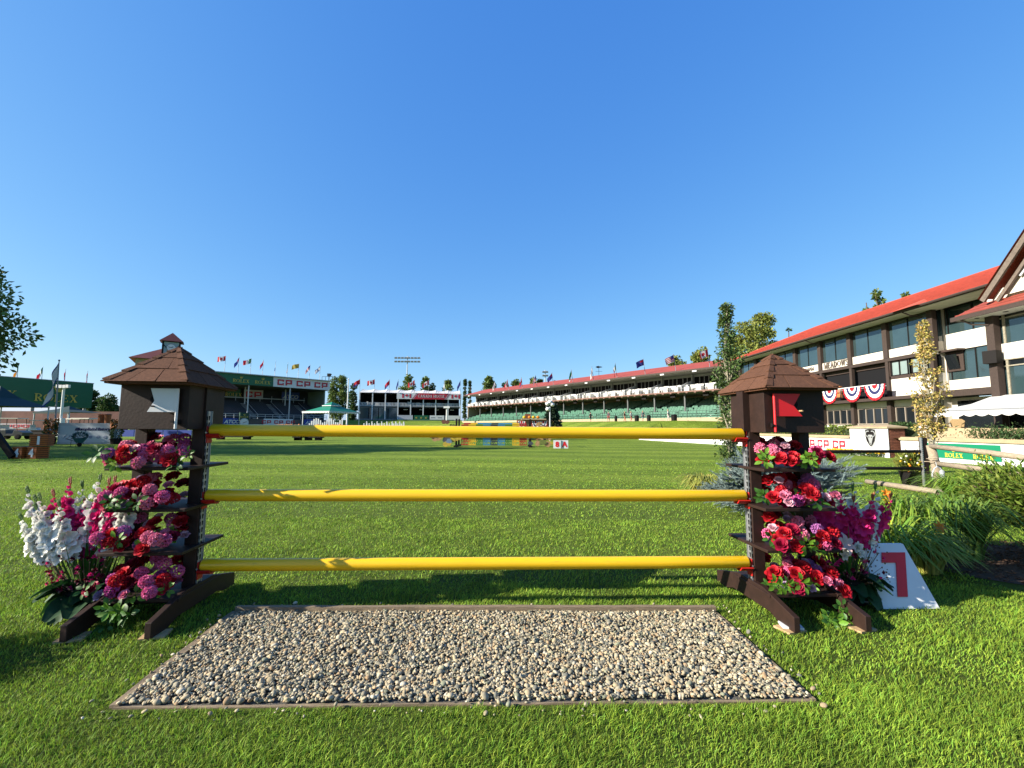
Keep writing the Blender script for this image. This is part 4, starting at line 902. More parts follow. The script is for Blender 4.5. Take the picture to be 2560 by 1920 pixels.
# ================================================================== right-hand side: terrace wall, clubhouse with red roof
WX = 18.5
def terrace():
    m = MB(); P = [(18.65, 10), (18.65, 40), (15.6, 55), (60, 70), (60, 10)]
    m.add([(x, y, .95) for x, y in P], [tuple(range(5))]); o = m.build('terrace', mat('terrace grass', (.11, .17, .025), .95, .3, 4, .4, 20)); tag(o, kind='structure')
    def wall(a, b, label, h=.88, cap=True, loc=None):
        a, b = Vector(a), Vector(b); t = thing('garden_wall', label, 'wall', (a + b) / 2, 0, 'white garden walls of the terrace'); m = MB(); d = (b - a).normalized(); n = Vector((d.y, -d.x, 0))
        m.bar(a + Vector((0, 0, h / 2 - .05)), b + Vector((0, 0, h / 2 - .05)), .30, h + .1); m.build('wall', WHITE, t)
        m = MB(); m.bar(a + Vector((0, 0, h + .052)), b + Vector((0, 0, h + .052)), .46, .10); m.bar(a + Vector((0, 0, h + .125)), b + Vector((0, 0, h + .125)), .30, .045); m.build('coping', TANCAP, t); return t
    w1 = wall((WX + .1, 25.0, 0), (WX + .05, 36, 0), 'white garden wall with red C P lettering left of the emblem pillar'); wall((WX + .05, 36, 0), (15.1, 54, 0), 'far white garden wall curving off towards the long stand')
    w2 = wall((WX + .2, 12.5, 0), (WX + .2, 21.9, 0), 'white garden wall with the green lettered banner near the right edge')
    ux, uy = Vector((0, -1, 0)), Vector((0, 0, 1)); fx = WX - .05
    m = MB(); nx = Vector((-1, 0, 0))
    for px in (2024, 2058, 2097):
        p = DX(px, 1100, fx); letters(m, 'CP', (fx - .004, p.y + .50, .28), ux, uy, .46, BLK, .012, track=.12, wf=.95)
    m.build('lettering', CPRED, w1)
    m = MB(); p = DX(1905, 1100, fx); m.bb((fx - .014, p.y - 1.6, .22), (fx - .002, p.y + 2.0, .74)); bl = m.build('banner', BLUE, w1); m = MB(); font_into(m, 'ATCO', (fx - .016, p.y - .2, .36), ux, uy, .26, bold=.012, depth=.003, shear=.25); m.build('lettering', WHITE, bl)
    fx = WX + .05; y1, y0 = DX(2345, 1130, fx).y + .9, DX(2503, 1130, fx).y; m = MB(); m.bb((fx - .014, y0, .17), (fx - .002, y1, .80)); g = m.build('banner', mat('banner emerald', (.004, .21, .105), .5), w2)
    l = MB(); c = MB()
    for px in (2318, 2386, 2459):
        p = DX(px, 1140, fx); wd = ser_width('ROLEX', .18); letters(l, 'ROLEX', (fx - .018, p.y + wd / 2, .22), ux, uy, .18, SER, .006); crown(c, (fx - .018, p.y, .46), ux, uy, .13, .006)
    l.build('lettering', YELT, g); c.build('crown_mark', YELT, g)
    # pillar
    pl = thing('gate_pillar', 'white pillar with a silver horned ram emblem and brick side', 'pillar', (WX + .45, 23.6, 0)); x0, x1, ya, yb = WX - .1, WX + .75, 22.45, 24.95
    m = MB(); m.bb((x0 + .03, ya, 0), (x1, yb, 1.43)); m.build('brick_core', BRICK, pl); bk = MB()
    for k in range(19):
        z = .01 + k * .075
        for q in range(4): bk.bb((x0 + .05 + q * .2 + (.1 if k % 2 else 0), ya - .012, z), (min(x1 - .01, x0 + .05 + q * .2 + .19 + (.1 if k % 2 else 0)), ya - .002, z + .062))
    bk.build('brick_face', mat('brick face', (.21, .075, .045), .9, .25, 18, island=.25), pl)
    m = MB(); m.bb((x0, ya - .02, 0), (x0 + .028, yb, 1.42)); m.build('front_panel', WHITE, pl); m = MB(); m.bb((x0 - .08, ya - .1, 1.435), (x1 + .08, yb + .1, 1.51)); m.add([(x0 - .08, ya - .1, 1.51), (x1 + .08, ya - .1, 1.51), (x1 + .08, yb + .1, 1.51), (x0 - .08, yb + .1, 1.51), ((x0 + x1) / 2, ya + .35, 1.62), ((x0 + x1) / 2, yb - .35, 1.62)], [(0, 1, 4), (1, 2, 5, 4), (2, 3, 5), (3, 0, 4, 5)]); m.build('cap', TANCAP, pl)
    p = DX(2178, 1103, x0); O = Vector((x0 - .004, p.y, .98)); sh = [(-.36, .42), (-.18, .47), (0, .49), (.18, .47), (.36, .42), (.38, .1), (.30, -.22), (.12, -.46), (0, -.54), (-.12, -.46), (-.30, -.22), (-.38, .1)]
    m = MB(); m.prism([(a * .98, b * .98) for a, b in sh], O, ux, uy, .02, 1); m.prism([(a * .86, b * .86) for a, b in sh], O, ux, uy, .026, 0); O2 = O + nx * .002
    m.prism([(-.13, .12), (.13, .12), (.17, .0), (.10, -.2), (.05, -.38), (-.05, -.38), (-.10, -.2), (-.17, .0)], O2, ux, uy, .032, 1)
    for sg in (-1, 1):
        for i in range(9):
            a0, a1 = math.radians(60 + 270 * i / 9), math.radians(60 + 270 * (i + 1) / 9); r0, r1 = .165 * (1 - .035 * i), .165 * (1 - .035 * (i + 1)); w = .055 * (1 - .06 * i); cx, cy = .155, .15
            q = [(sg * (cx - (r0 + w / 2) * math.cos(a0)), cy + (r0 + w / 2) * math.sin(a0)), (sg * (cx - (r0 - w / 2) * math.cos(a0)), cy + (r0 - w / 2) * math.sin(a0)), (sg * (cx - (r1 - w / 2) * math.cos(a1)), cy + (r1 - w / 2) * math.sin(a1)), (sg * (cx - (r1 + w / 2) * math.cos(a1)), cy + (r1 + w / 2) * math.sin(a1))]
            m.prism(q, O2, ux, uy, .034 + .0006 * i, 1)
        m.prism([(sg * .04, .0), (sg * .12, .04), (sg * .10, -.05)], O2, ux, uy, .036, 0)
    m.prism([(-.03, -.34), (.03, -.34), (.0, -.28)], O2, ux, uy, .036, 0)
    m.build('ram_emblem', [DARK, mat('silver', (.72, .72, .74), .3, metal=.6)], pl)
    # hedges behind the walls
    def hedge(a, b, h, w, label, n, m_):
        t = thing('hedge', label, 'hedge', ((a[0] + b[0]) / 2, (a[1] + b[1]) / 2, .9), 0, 'clipped hedges on the terrace'); u = RNG.uniform(0, 1, n); P = np.stack([a[0] + (b[0] - a[0]) * u + RNG.uniform(-w, w, n), a[1] + (b[1] - a[1]) * u, .9 + h * RNG.uniform(0, 1, n) ** .6 + .05 * np.sin(u * 60)], 1)
        V, Fc = leaf_cloud(P, RNG.normal(0, 1, (n, 3)) + np.array([-.3, -.3, .5]), .15, .3, .5); np_mesh('foliage', V, Fc, m_, parent=t); c = MB(); c.bar((a[0], a[1], .9 + h * .42), (b[0], b[1], .9 + h * .42), w * 1.3, h * .8); c.build('branches', mat('hedge core', (.03, .045, .015), .95), t)
    hedge((19.4, 24.5), (19.3, 37), .62, .30, 'clipped green hedge behind the lettered garden wall', 5200, LM['hedge']); hedge((19.6, 22.6), (21.5, 25.5), .75, .5, 'dark low hedge behind the emblem pillar', 2600, LM['dark'])
    st = MB()
    for k in range(4): st.bb((19.6 + .45 * k, 17.6, .9), (24.8, 22.3 - .1 * k, 1.04 + .14 * k))
    o = st.build('terrace_steps', TANCAP); tag(o, kind='structure')
    t = thing('juniper', 'low dark juniper growing at the foot of the terrace steps', 'shrub', (19.9, 18.4, .95)); P = RNG.normal(0, 1, (1500, 3)) * np.array([.35, .8, .16]) + np.array([19.8, 18.3, 1.2]); V, Fc = leaf_cloud(P, RNG.normal(0, 1, (1500, 3)) + np.array([0, 0, .4]), .14, .3, .3); np_mesh('foliage', V, Fc, LM['dark'], parent=t)
    for i, (a, b, lab, cnt) in enumerate((((18.2, 22.6), (18.2, 26.5), 'row of yellow marigolds at the foot of the emblem pillar', 240), ((18.2, 27.5), (18.2, 30.5), 'row of yellow marigolds below the lettered garden wall', 160))):
        t = thing('marigold_row', lab, 'flower bed', ((a[0] + b[0]) / 2, (a[1] + b[1]) / 2, 0), 0, 'marigold beds at the wall foot'); g, l = MB(), MB()
        for k in range(cnt):
            u = rnd(); p = (a[0] + (b[0] - a[0]) * u + uni(-.16, .16), a[1] + (b[1] - a[1]) * u, uni(.16, .30)); g.ball(p, uni(.03, .05), 5, 4)
        P = np.array([(a[0] + uni(-.2, .2), a[1] + (b[1] - a[1]) * rnd(), uni(.02, .22)) for _ in range(cnt * 3)]); V, Fc = leaf_cloud(P, RNG.normal(0, 1, P.shape), .09); np_mesh('foliage', V, Fc, LM['dark'], parent=t); g.build('blooms', FM['yellow'], t)
terrace()
FXc = 27.5
def clubhouse():
    t = thing('clubhouse', 'long white clubhouse with brown timber posts, glass rows and red roof', 'building', (FXc + 7, 42, 0)); x = FXc; YN, YF = 29.5, 54.0
    zs = dict(base=1.0, sill=1.78, wtop=3.0, slab=3.45, mid=6.30, sill2=7.15, eave=9.35)
    pys = [2324, 2217.5, 2127, 2055, 1991.5, 1939, 1893, 1850]
    ys = [x / ((p - 1280) / 1140.0) for p in pys]; ys[0] = YN
    ys = [YN + 3.58 * i for i in range(8)]; YF = ys[-1] + .3
    w = MB(); w.bb((x + .12, YN, zs['base'] - .6), (x + .4, YF, zs['sill'])); w.bb((x + .12, YN, zs['wtop']), (x + .4, YF, zs['slab'])); w.bb((x, YN, zs['mid'] + .25), (x + .3, YF, zs['sill2']))
    w.bb((x + 1.2, YF - .3, 0), (x + 14, YF, zs['eave'])); w.bb((x, YN + 0.0, zs['slab'] + .3), (x + .25, ys[1] - .05, 5.0)); w.build('wall', OFFW, t)
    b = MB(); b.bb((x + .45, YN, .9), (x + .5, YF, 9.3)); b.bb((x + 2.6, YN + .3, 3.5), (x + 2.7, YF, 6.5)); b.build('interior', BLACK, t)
    fl = MB(); fl.bb((x - .9, YN - .2, zs['slab']), (x + 2.6, YF, zs['slab'] + .22)); fl.build('balcony_floor', TRIM, t)
    tr = MB(); tr.bb((x - .12, YN, zs['mid']), (x + .35, YF, zs['mid'] + .24)); tr.bb((x - .04, YN, 9.12), (x + .3, YF, 9.34)); tr.build('band', TRIM, t)
    for i, y in enumerate(ys):
        wd = .20 if i else .30
        for q0, q1 in (((x - .14, y - wd, zs['mid'] + .24), (x + .16, y + (wd if i else .1), 9.3)), ((x - .16, y - .16, .8), (x + .14, y + .16, zs['slab'])), ((x - .1, y - .13, zs['slab'] + .2), (x + .14, y + .13, zs['mid']))):
            MB().bb(q0, q1).build('post', TRIM, t)
    for i in range(7):
        y0, y1 = ys[i] + .24, ys[i + 1] - .24; ym = (y0 + y1) / 2
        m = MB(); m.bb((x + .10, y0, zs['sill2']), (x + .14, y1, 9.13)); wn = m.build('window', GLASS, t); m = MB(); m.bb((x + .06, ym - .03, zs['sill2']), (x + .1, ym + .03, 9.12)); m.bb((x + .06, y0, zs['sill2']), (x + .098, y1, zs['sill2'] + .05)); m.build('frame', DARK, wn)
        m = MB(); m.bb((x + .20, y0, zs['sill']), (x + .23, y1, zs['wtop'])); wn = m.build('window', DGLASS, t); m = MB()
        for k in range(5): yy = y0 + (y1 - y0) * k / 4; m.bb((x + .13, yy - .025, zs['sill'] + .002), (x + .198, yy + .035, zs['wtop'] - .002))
        m.bb((x + .14, y0, zs['wtop'] - .07), (x + .19, y1, zs['wtop'] - .005)); m.bb((x + .02, y0, zs['sill'] - .03), (x + .195, y1, zs['sill'] + .04)); m.build('frame', mat('taupe frame', (.32, .27, .22), .7), wn)
    # closed bay at the near end of the middle floor
    y0, y1 = ys[0] + .3, ys[1] - .15; m = MB(); m.bb((x - .02, y0 - .3, 4.98), (x + .3, y1 + .1, 5.2)); m.bb((x - .02, y1 - .05, 3.7), (x + .3, y1 + .1, 6.3)); m.build('bay_trim', TRIM, t)
    for a, c in ((y0 + .05, y0 + 1.35), (y0 + 1.6, y1 - .1)):
        m = MB(); m.bb((x + .05, a, 5.22), (x + .09, c, 6.25)); wn = m.build('window', mat('pale window glass', (.25, .32, .30), .08, .1, 1, spec=.8), t); m = MB(); mm = (a + c) / 2; m.bb((x - .01, mm - .04, 5.22), (x + .04, mm + .04, 6.25)); m.bb((x - .01, a, 5.2), (x + .04, a + .07, 6.28)); m.bb((x - .01, c - .07, 5.2), (x + .04, c, 6.28)); m.bb((x - .01, a, 6.2), (x + .03, c, 6.28)); m.bb((x - .01, a, 5.2), (x + .03, c, 5.27)); m.build('frame', DARK, wn)
    r = MB(); r.bb((x - .02, ys[1] + .2, 4.55), (x + .02, YF, 4.6)); [r.bb((x - .015, ys[1] + .5 + .9 * k, 3.67), (x + .015, ys[1] + .53 + .9 * k, 4.55)) for k in range(24)]; r.build('railing', GREY, t)
    sv = MB(); [sv.bb((x + .35 + .55 * k, ys[1], 6.0 - .03 * k), (x + .43 + .55 * k, YF, 6.28)) for k in range(4)]; sv.build('ceiling_beam', TRIM, t)
    # near-end return wall, then the set-back wing that runs on towards the viewer
    x2 = x + .85; m = MB(); m.bb((x + .16, YN - .02, 6.55), (x2, YN + .2, 7.15)); m.bb((x + .16, YN - .02, 3.5), (x2, YN + .2, 5.1)); m.bb((x + .45, YN - .018, .9), (x2 + .2, YN + .2, 3.49)); m.bb((x + .5, YN - .015, 5.1), (x2, YN + .2, 6.3)); m.bb((x2, 18.5, 6.45), (x2 + .3, YN + .2, 7.55)); m.bb((x2, 18.5, 3.9), (x2 + .3, YN - .1, 4.55)); m.bb((x2 + .1, 18.5, 1), (x2 + .4, YN, 3.4)); m.build('side_wall', OFFW, t)
    m = MB(); m.bb((x + .16, YN - .0, 7.15), (x2, YN + .03, 9.3)); wn = m.build('window', GLASS, t); m = MB(); m.bb((x2 - .07, YN - .06, 3.5), (x2 + .06, YN + .1, 9.35)); m.bb((x, YN - .07, 6.3), (x2, YN + .05, 6.54)); m.build('corner_post', OFFW, t)
    for za, zb in ((7.55, 9.3), (4.55, 6.45)):
        m = MB(); m.bb((x2 + .05, 20, za), (x2 + .09, YN - .1, zb)); wn = m.build('window', GLASS, t); m = MB(); [m.bb((x2 - .0, yy - .03, za), (x2 + .045, yy + .03, zb)) for yy in (24.6, 26.2, 27.6, 29.2)]; m.bb((x2, 20, zb - .05), (x2 + .04, YN - .1, zb)); m.build('frame', DARK, wn)
    for yy in (YN - .05,):
        m = MB(); m.bb((x + .25, YN - .08, 5.2), (x + .48, YN - .04, 6.2)); wn = m.build('window', DGLASS, t)
    m = MB(); m.box((x2 - .18, 28.9, 5.7), (.05, .75, .95), M=Matrix.Rotation(-.25, 3, 'Y')); wn = m.build('casement', DGLASS, t); m = MB(); m.bb((x2 - .06, 28.3, 5.1), (x2 - .005, 29.5, 6.35)); m.bb((x2 - .5, 28.2, 6.36), (x2, 29.6, 6.48)); m.build('frame', TRIM, wn)
    m = MB(); m.bb((x2 - .9, 22.5, 3.45), (x2 + .3, YN - .3, 3.85)); m.bb((x2 - .9, YN - .3, 3.0), (x - .2, YN + .2, 3.45)); m.build('canopy_edge', TRIM, t)
    m = MB(); m.bb((x2 + .02, 19, 1.3), (x2 + .08, 29, 3.2)); m.build('ground_glazing', DGLASS, t)
    # roof
    ex, rx, ze, zr = x - 1.25, x + 6.6, 9.35, 12.75; ya, yb = 16.0, YF + 1.0; rf = MB(); hip = 5.5; co = MB()
    rf.add([(ex, ya, ze), (ex, yb, ze), (rx, yb - hip, zr), (rx, ya, zr), (2 * rx - ex, ya, ze), (2 * rx - ex, yb, ze)], [(0, 1, 2, 3), (1, 5, 2), (3, 2, 5, 4)]); n = Vector((-(zr - ze), 0, rx - ex)).normalized()
    for k in range(15):                                        # standing courses across the slope
        f = k / 15 + .02; a = Vector((ex + (rx - ex) * f, ya, ze + (zr - ze) * f)); yfar = yb - hip * f; c = Vector((a.x, yfar, a.z)); co.bar(a + n * .02, c + n * .02, .09, .045)
    rf.build('roof', mat('red roof tile', (.54, .105, .050), .65, .16, 1.6, .25, 14, spec=.25, stretch=(1, .6, 1)), t); co.build('roof_course', mat('dark red course', (.33, .045, .026), .7, .2, 2), t); rd = MB(); rd.tube([(rx, ya, zr + .02), (rx, yb - hip, zr + .02), (ex, yb, ze + .05)], .09, 6); rd.build('ridge', ROOFR, t)
    so_ = MB(); so_.bb((ex + .05, ya, ze - .16), (x + .4, yb - .05, ze - .02)); so_.build('soffit', OFFW, t); fa = MB(); fa.bb((ex - .03, ya, ze - .12), (ex + .048, yb, ze + .04)); fa.bb((ex, yb - .05, ze - .22), (x + 12, yb + .05, ze + .05)); fa.build('fascia', TRIM, t)
    g = MB(); g.tube([(ex - .1, ya, ze - .02), (ex - .1, yb, ze - .02)], .08, 6); [g.tube([(ex - .05, y, ze - .1), (ex + .4, y - .1, ze - .35), (x - .17, y - .25, ze - .5)], .05, 5) for y in (YN + .6, ys[3])]; g.build('gutter', TRIM, t)
    h = MB(); h.add([(ex - .35, YN - .9, ze), (ex - .35, YN + 1.1, ze), (ex + 1.1, YN + .1, ze + .66), (ex + .4, YN - 1.2, ze), (ex + .6, YN + 1.3, ze + .3)], [(0, 1, 2), (0, 2, 3), (1, 4, 2)]); h.build('hip_dormer', mat('red roof tile', (.54, .105, .050)), t)
    # lettering on the upper band
    l = MB(); ux, uy = (0, -1, 0), (0, 0, 1); hh = .50; wd = ser_width('MEADOWS', hh, SER, wf=.84); ymid = 38.35; letters(l, 'MEADOWS', (x - .004, ymid + wd / 2, zs['mid'] + .32), ux, uy, hh, SER, .05, wf=.84); l.build('lettering', mat('bronze letters', (.13, .10, .08), .6), t)
    sq = MB(); ym = (ys[4] + ys[3]) / 2 - .1
    for k in range(9): sq.tube([(x - .03, ym + .9 - k * .2 + .1 * math.sin(q * 2.1 + k), zs['mid'] + .55 + .17 * math.sin(q * 1.7 + k * 1.3)) for q in range(5)], .028, 5)
    sq.build('script_mark', mat('bronze letters', (.13, .10, .08)), t)
clubhouse()
def bunting(p, w, h, nx, uy, label, grp, k=0):
    """half-round pleated fan in red, white and navy"""
    t = thing('bunting_fan', label, 'bunting', p, 0, grp); ux = Vector(nx).cross(Vector((0, 0, 1))); mb = MB(); rings = [(0, .26, 0), (.26, .42, 1), (.42, .62, 2), (.62, .84, 1), (.84, 1.0, 0)]; n = 22
    ux = -ux
    for r0, r1, c in rings:
        for i in range(n):
            a0, a1 = math.pi * (1 + i / n), math.pi * (1 + (i + 1) / n); q = []
            for r, a, j in ((r0, a0, i), (r1, a0, i), (r1, a1, i + 1), (r0, a1, i + 1)):
                q.append(ux * (r * w / 2 * math.cos(a)) + Vector((0, 0, r * h * math.sin(a))) + Vector(nx) * (.05 if j % 2 else .0) * r)
            mb.add(q, [(0, 1, 2, 3)], c)
    mb.build('fabric', [FM['red'], WHITE, NAVY], t, world=False); return t
for i, px in enumerate((2074, 2131, 2188)):
    p = DX(px, 978, FXc - .95); bunting((FXc - .97, p.y, 4.62), 1.95, 1.15, (-1, 0, 0), None, '%s red, white and blue bunting fan hanging on the clubhouse balcony' % ('left', 'middle', 'right')[i], 'bunting fans on the clubhouse balcony')
tp = MB(); tp.bar((FXc - .95, DX(2040, 970, FXc).y, 4.63), (FXc - .95, DX(2222, 970, FXc).y, 4.63), .03, .07); solo(tp, 'white_rope_rail', WHITE, 'white top rail carrying the bunting fans on the balcony', 'rail', (FXc - .95, 35, 4.63))
m = MB(); p = DX(2085, 978, FXc + .4); m.bb((FXc + .3, p.y - .9, 3.68), (FXc + 1.0, p.y + .9, 4.95)); m.bb((FXc + .28, p.y - .95, 4.95), (FXc + 1.02, p.y + .95, 5.0)); solo(m, 'wooden_counter', mat('orange wood', (.42, .17, .06), .6, .2, 5), 'orange wooden counter on the balcony above the first bunting fan', 'counter', (FXc + .65, p.y, 3.68))
def gable_house():
    t = thing('gabled_house', 'gabled white house with big windows and red skirt roof at the right edge', 'building', (29, 19, 0)); x, yf = 25.0, 23.5; ez = 7.4
    w = MB(); w.bb((x, 8, 4.95), (x + .3, yf, 5.75)); w.bb((x, 8, 7.6), (x + .3, yf, 8.6)); w.bb((x + .2, yf - .3, 1), (x + 1.6, yf, 7.4)); w.bb((x + 1.6, yf - .25, 3.4), (x + 6, yf, 8)); w.build('wall', OFFW, t)
    g = MB(); g.bb((x + .1, 8, 5.75), (x + .15, yf - .2, 7.05)); g1 = g.build('window', GLASS, t); g = MB(); g.bb((x + .1, 8, 2.9), (x + .15, yf - .2, 4.6)); g2 = g.build('window', GLASS, t); g = MB(); g.bb((x + .1, 8, 4.62), (x + .15, yf - .2, 4.93)); g.bb((x + .1, 8, 7.08), (x + .15, yf - .2, 7.35)); g.build('clerestory', DGLASS, t); g = MB(); g.bb((x + .25, 8, 1.2), (x + .3, yf - .2, 2.9)); g.build('ground_glazing', DGLASS, t)
    fm = MB(); [fm.bb((x + .03, y - .05, 2.9), (x + .09, y + .05, 7.4)) for y in (22.85, 21.4, 19.9, 18.2)]; [fm.bb((x + .02, 8, z - .03), (x + .088, yf - .2, z + .03)) for z in (4.61, 4.94, 7.07)]; fm.build('frame', PALEBARK, g1)
    MB().bb((x - .32, yf - .5, .9), (x + .02, yf - .1, 7.38)).build('post', TRIM, t); MB().bb((x - .3, 17.6, .9), (x + .02, 18.0, 7.38)).build('post', TRIM, t)
    ex = 23.9; rf = MB(); a, b = (ex, 8, ez), (ex, 24.4, ez); rf.add([a, b, (x + .6, 23.5, ez + 1.05), (x + .6, 8, ez + 1.05), (x + 6, 24.4, ez), (x + 6, 23.5, ez + 1.05)], [(0, 1, 2, 3), (1, 4, 5, 2)])
    for k in range(5): f = k / 5 + .1; rf.bar((ex + (x + .6 - ex) * f, 8, ez + 1.05 * f + .015), (ex + (x + .6 - ex) * f, 24.4 - f, ez + 1.05 * f + .015), .05, .03)
    rf.build('skirt_roof', mat('worn red roof metal', (.30, .06, .038), .65, .2, 1.5), t); s = MB(); s.bb((ex + .03, 8, ez - .16), (x + .3, 24.35, ez - .02)); s.bb((x + .3, yf, ez - .16), (x + 5, 24.35, ez - .02)); s.build('soffit', OFFW, t)
    f = MB(); f.bb((ex - .03, 8, ez - .2), (ex + .028, 24.42, ez + .03)); f.bb((ex + .03, 24.36, ez - .2), (x + 6, 24.42, ez + .03)); f.tube([(ex + .02, 23.9, ez - .18), (ex + .5, 23.8, ez - .45), (x - .33, yf - .3, ez - .6)], .05, 5); f.build('fascia', TRIM, t)
    dl = MB(); [dl.lathe([(.11, ez - .175), (.11, ez - .165)], (ex + .6, y, 0), 12) for y in (23.6, 22.2, 20.8)]; dl.build('downlight', DARK, t)
    # steep gable above the skirt roof; its rakes meet over y = 18.4
    gx, yp, zp, y0, z0 = 24.45, 17.6, 14.4, 23.05, 8.25; sl_ = (zp - z0) / (y0 - yp); y2 = 2 * yp - y0
    m = MB(); m.add([(gx - .25, y0 + .15, z0 - .1), (gx - .25, yp, zp + .1), (gx - .25, y2, z0 - .1), (gx + 9, y0 + .15, z0 - .1), (gx + 9, yp, zp + .1), (gx + 9, y2, z0 - .1)], [(0, 3, 4, 1), (1, 4, 5, 2)]); m.build('gable_roof', ROOFR, t)
    m = MB()
    for ya, za, yb, zb in ((y0, z0 - .12, yp, zp - .05), (y2, z0 - .12, yp, zp - .05)):
        m.bar((gx - .14, ya, za - .12), (gx - .14, yb, zb - .12), .12, .26)
        m.bar((gx + .15, ya - math.copysign(.45, ya - yp), za - .25), (gx + .15, yb, zb - .75), .1, .16)
    m.build('barge_board', mat('grey brown board', (.16, .125, .10), .8, .3, 6), t)
    m = MB(); m.add([(gx + .35, y0 - .5, z0 - .1), (gx + .35, y2 + .5, z0 - .1), (gx + .35, yp, zp - .6)], [(0, 1, 2)]); m.build('gable_wall', OFFW, t)
    m = MB(); m.add([(gx + .28, y0 - 1.4, z0 + .65), (gx + .28, y2 + 1.4, z0 + .65), (gx + .28, yp, zp - 1.6)], [(0, 1, 2)]); gw = m.build('gable_window', GLASS, t); m = MB(); m.bar((gx + .22, y0 - 1.5, z0 + .6), (gx + .22, yp, zp - 1.5), .06, .09); m.bb((gx + .2, y2, z0 + 2.75), (gx + .26, y0 - 2.9, z0 + 2.83)); m.build('frame', LGREY, gw)
    sp = MB(); c = DX(2480, 893, 24.55); sp.box(c, (.45, .55, .65), rz=.3); s1 = solo(sp, 'loudspeaker', DARK, 'dark box loudspeaker mounted on the gabled house corner post', 'loudspeaker', c)
    # awning
    a = thing('awning', 'white scalloped awning stretched out over the patio at the right edge', 'awning', (23, 18, 2.2)); ax, az, y0, y1 = 21.0, 2.28, 9.0, 22.85; m = MB()
    n = 24
    for i in range(n):
        ya, yb = y0 + (y1 - y0) * i / n, y0 + (y1 - y0) * (i + 1) / n; tp = 23.5 - (23.5 - 22.85)
        m.add([(ax, ya, az), (ax, yb, az), (24.95, yb + (.7 if i == n - 1 else 0), 3.15), (24.95, ya, 3.15), (23, yb, 2.66), (23, ya, 2.66)], [(0, 1, 4, 5), (5, 4, 2, 3)])
    m.build('canopy', CANVAS, a); v = MB(); k = 0; y = y1
    while y > y0:
        q = [(y, az - .005), (y - .55, az - .005)] + [(y - .55 + .55 * j / 6, az - .20 - .09 * math.sin(math.pi * j / 6)) for j in range(7)]; v.prism([(-(p - y1), z) for p, z in q], (ax - .01, y1, 0), (0, -1, 0), (0, 0, 1), .012); y -= .55
    v.build('valance', CANVAS, a); b = MB(); b.bb((ax - .03, y0, az - .03), (ax + .02, y1, az + .03)); b.build('front_bar', GREY, a)
    b = MB(); [b.bar((ax + .03, yy, az - .05), (24.9, yy, 2.6), .06, .06) for yy in (22.3, 17)]; b.build('arm', GREY, a)
gable_house()
def wicker_chair():
    p = G(2392, 1084, 1.14); t = thing('wicker_chair', 'pale wicker armchair on the patio under the awning edge', 'chair', (26.2, 27.0, 1.1), math.radians(-60)); W_ = mat('wicker', (.30, .20, .09), .8, .25, 30)
    MB().bb((-.28, -.26, .36), (.28, .28, .44)).build('seat', W_, t, world=False); m = MB(); m.prism([(-.28, .45), (.28, .45), (.34, .80), (.2, .92), (-.2, .92), (-.34, .80)], (0, .26, 0), (1, 0, 0), (0, 0, 1), -.05); m.build('backrest', W_, t, world=False)
    for s in (-1, 1):
        m = MB(); m.tube([(.30 * s, .28, .70), (.34 * s, .0, .64), (.32 * s, -.26, .60), (.28 * s, -.24, .42)], .03, 6); m.build('armrest', W_, t, world=False)
        for yy in (-.24, .26): m = MB(); m.tube([(.26 * s, yy, .38), (.29 * s, yy * 1.1, 0)], .022, 6); m.build('leg', W_, t, world=False)
    b = thing('wicker_table', 'low pale wicker side table left of the wicker armchair', 'table', (25.6, 28.0, 1.1)); MB().bb((-.3, -.3, .42), (.3, .3, .47)).build('tabletop', W_, b, world=False)
    for sx in (-1, 1):
        for sy in (-1, 1): m = MB(); m.tube([(.25 * sx, .25 * sy, .42), (.28 * sx, .28 * sy, 0)], .02, 6); m.build('leg', W_, b, world=False)
wicker_chair()
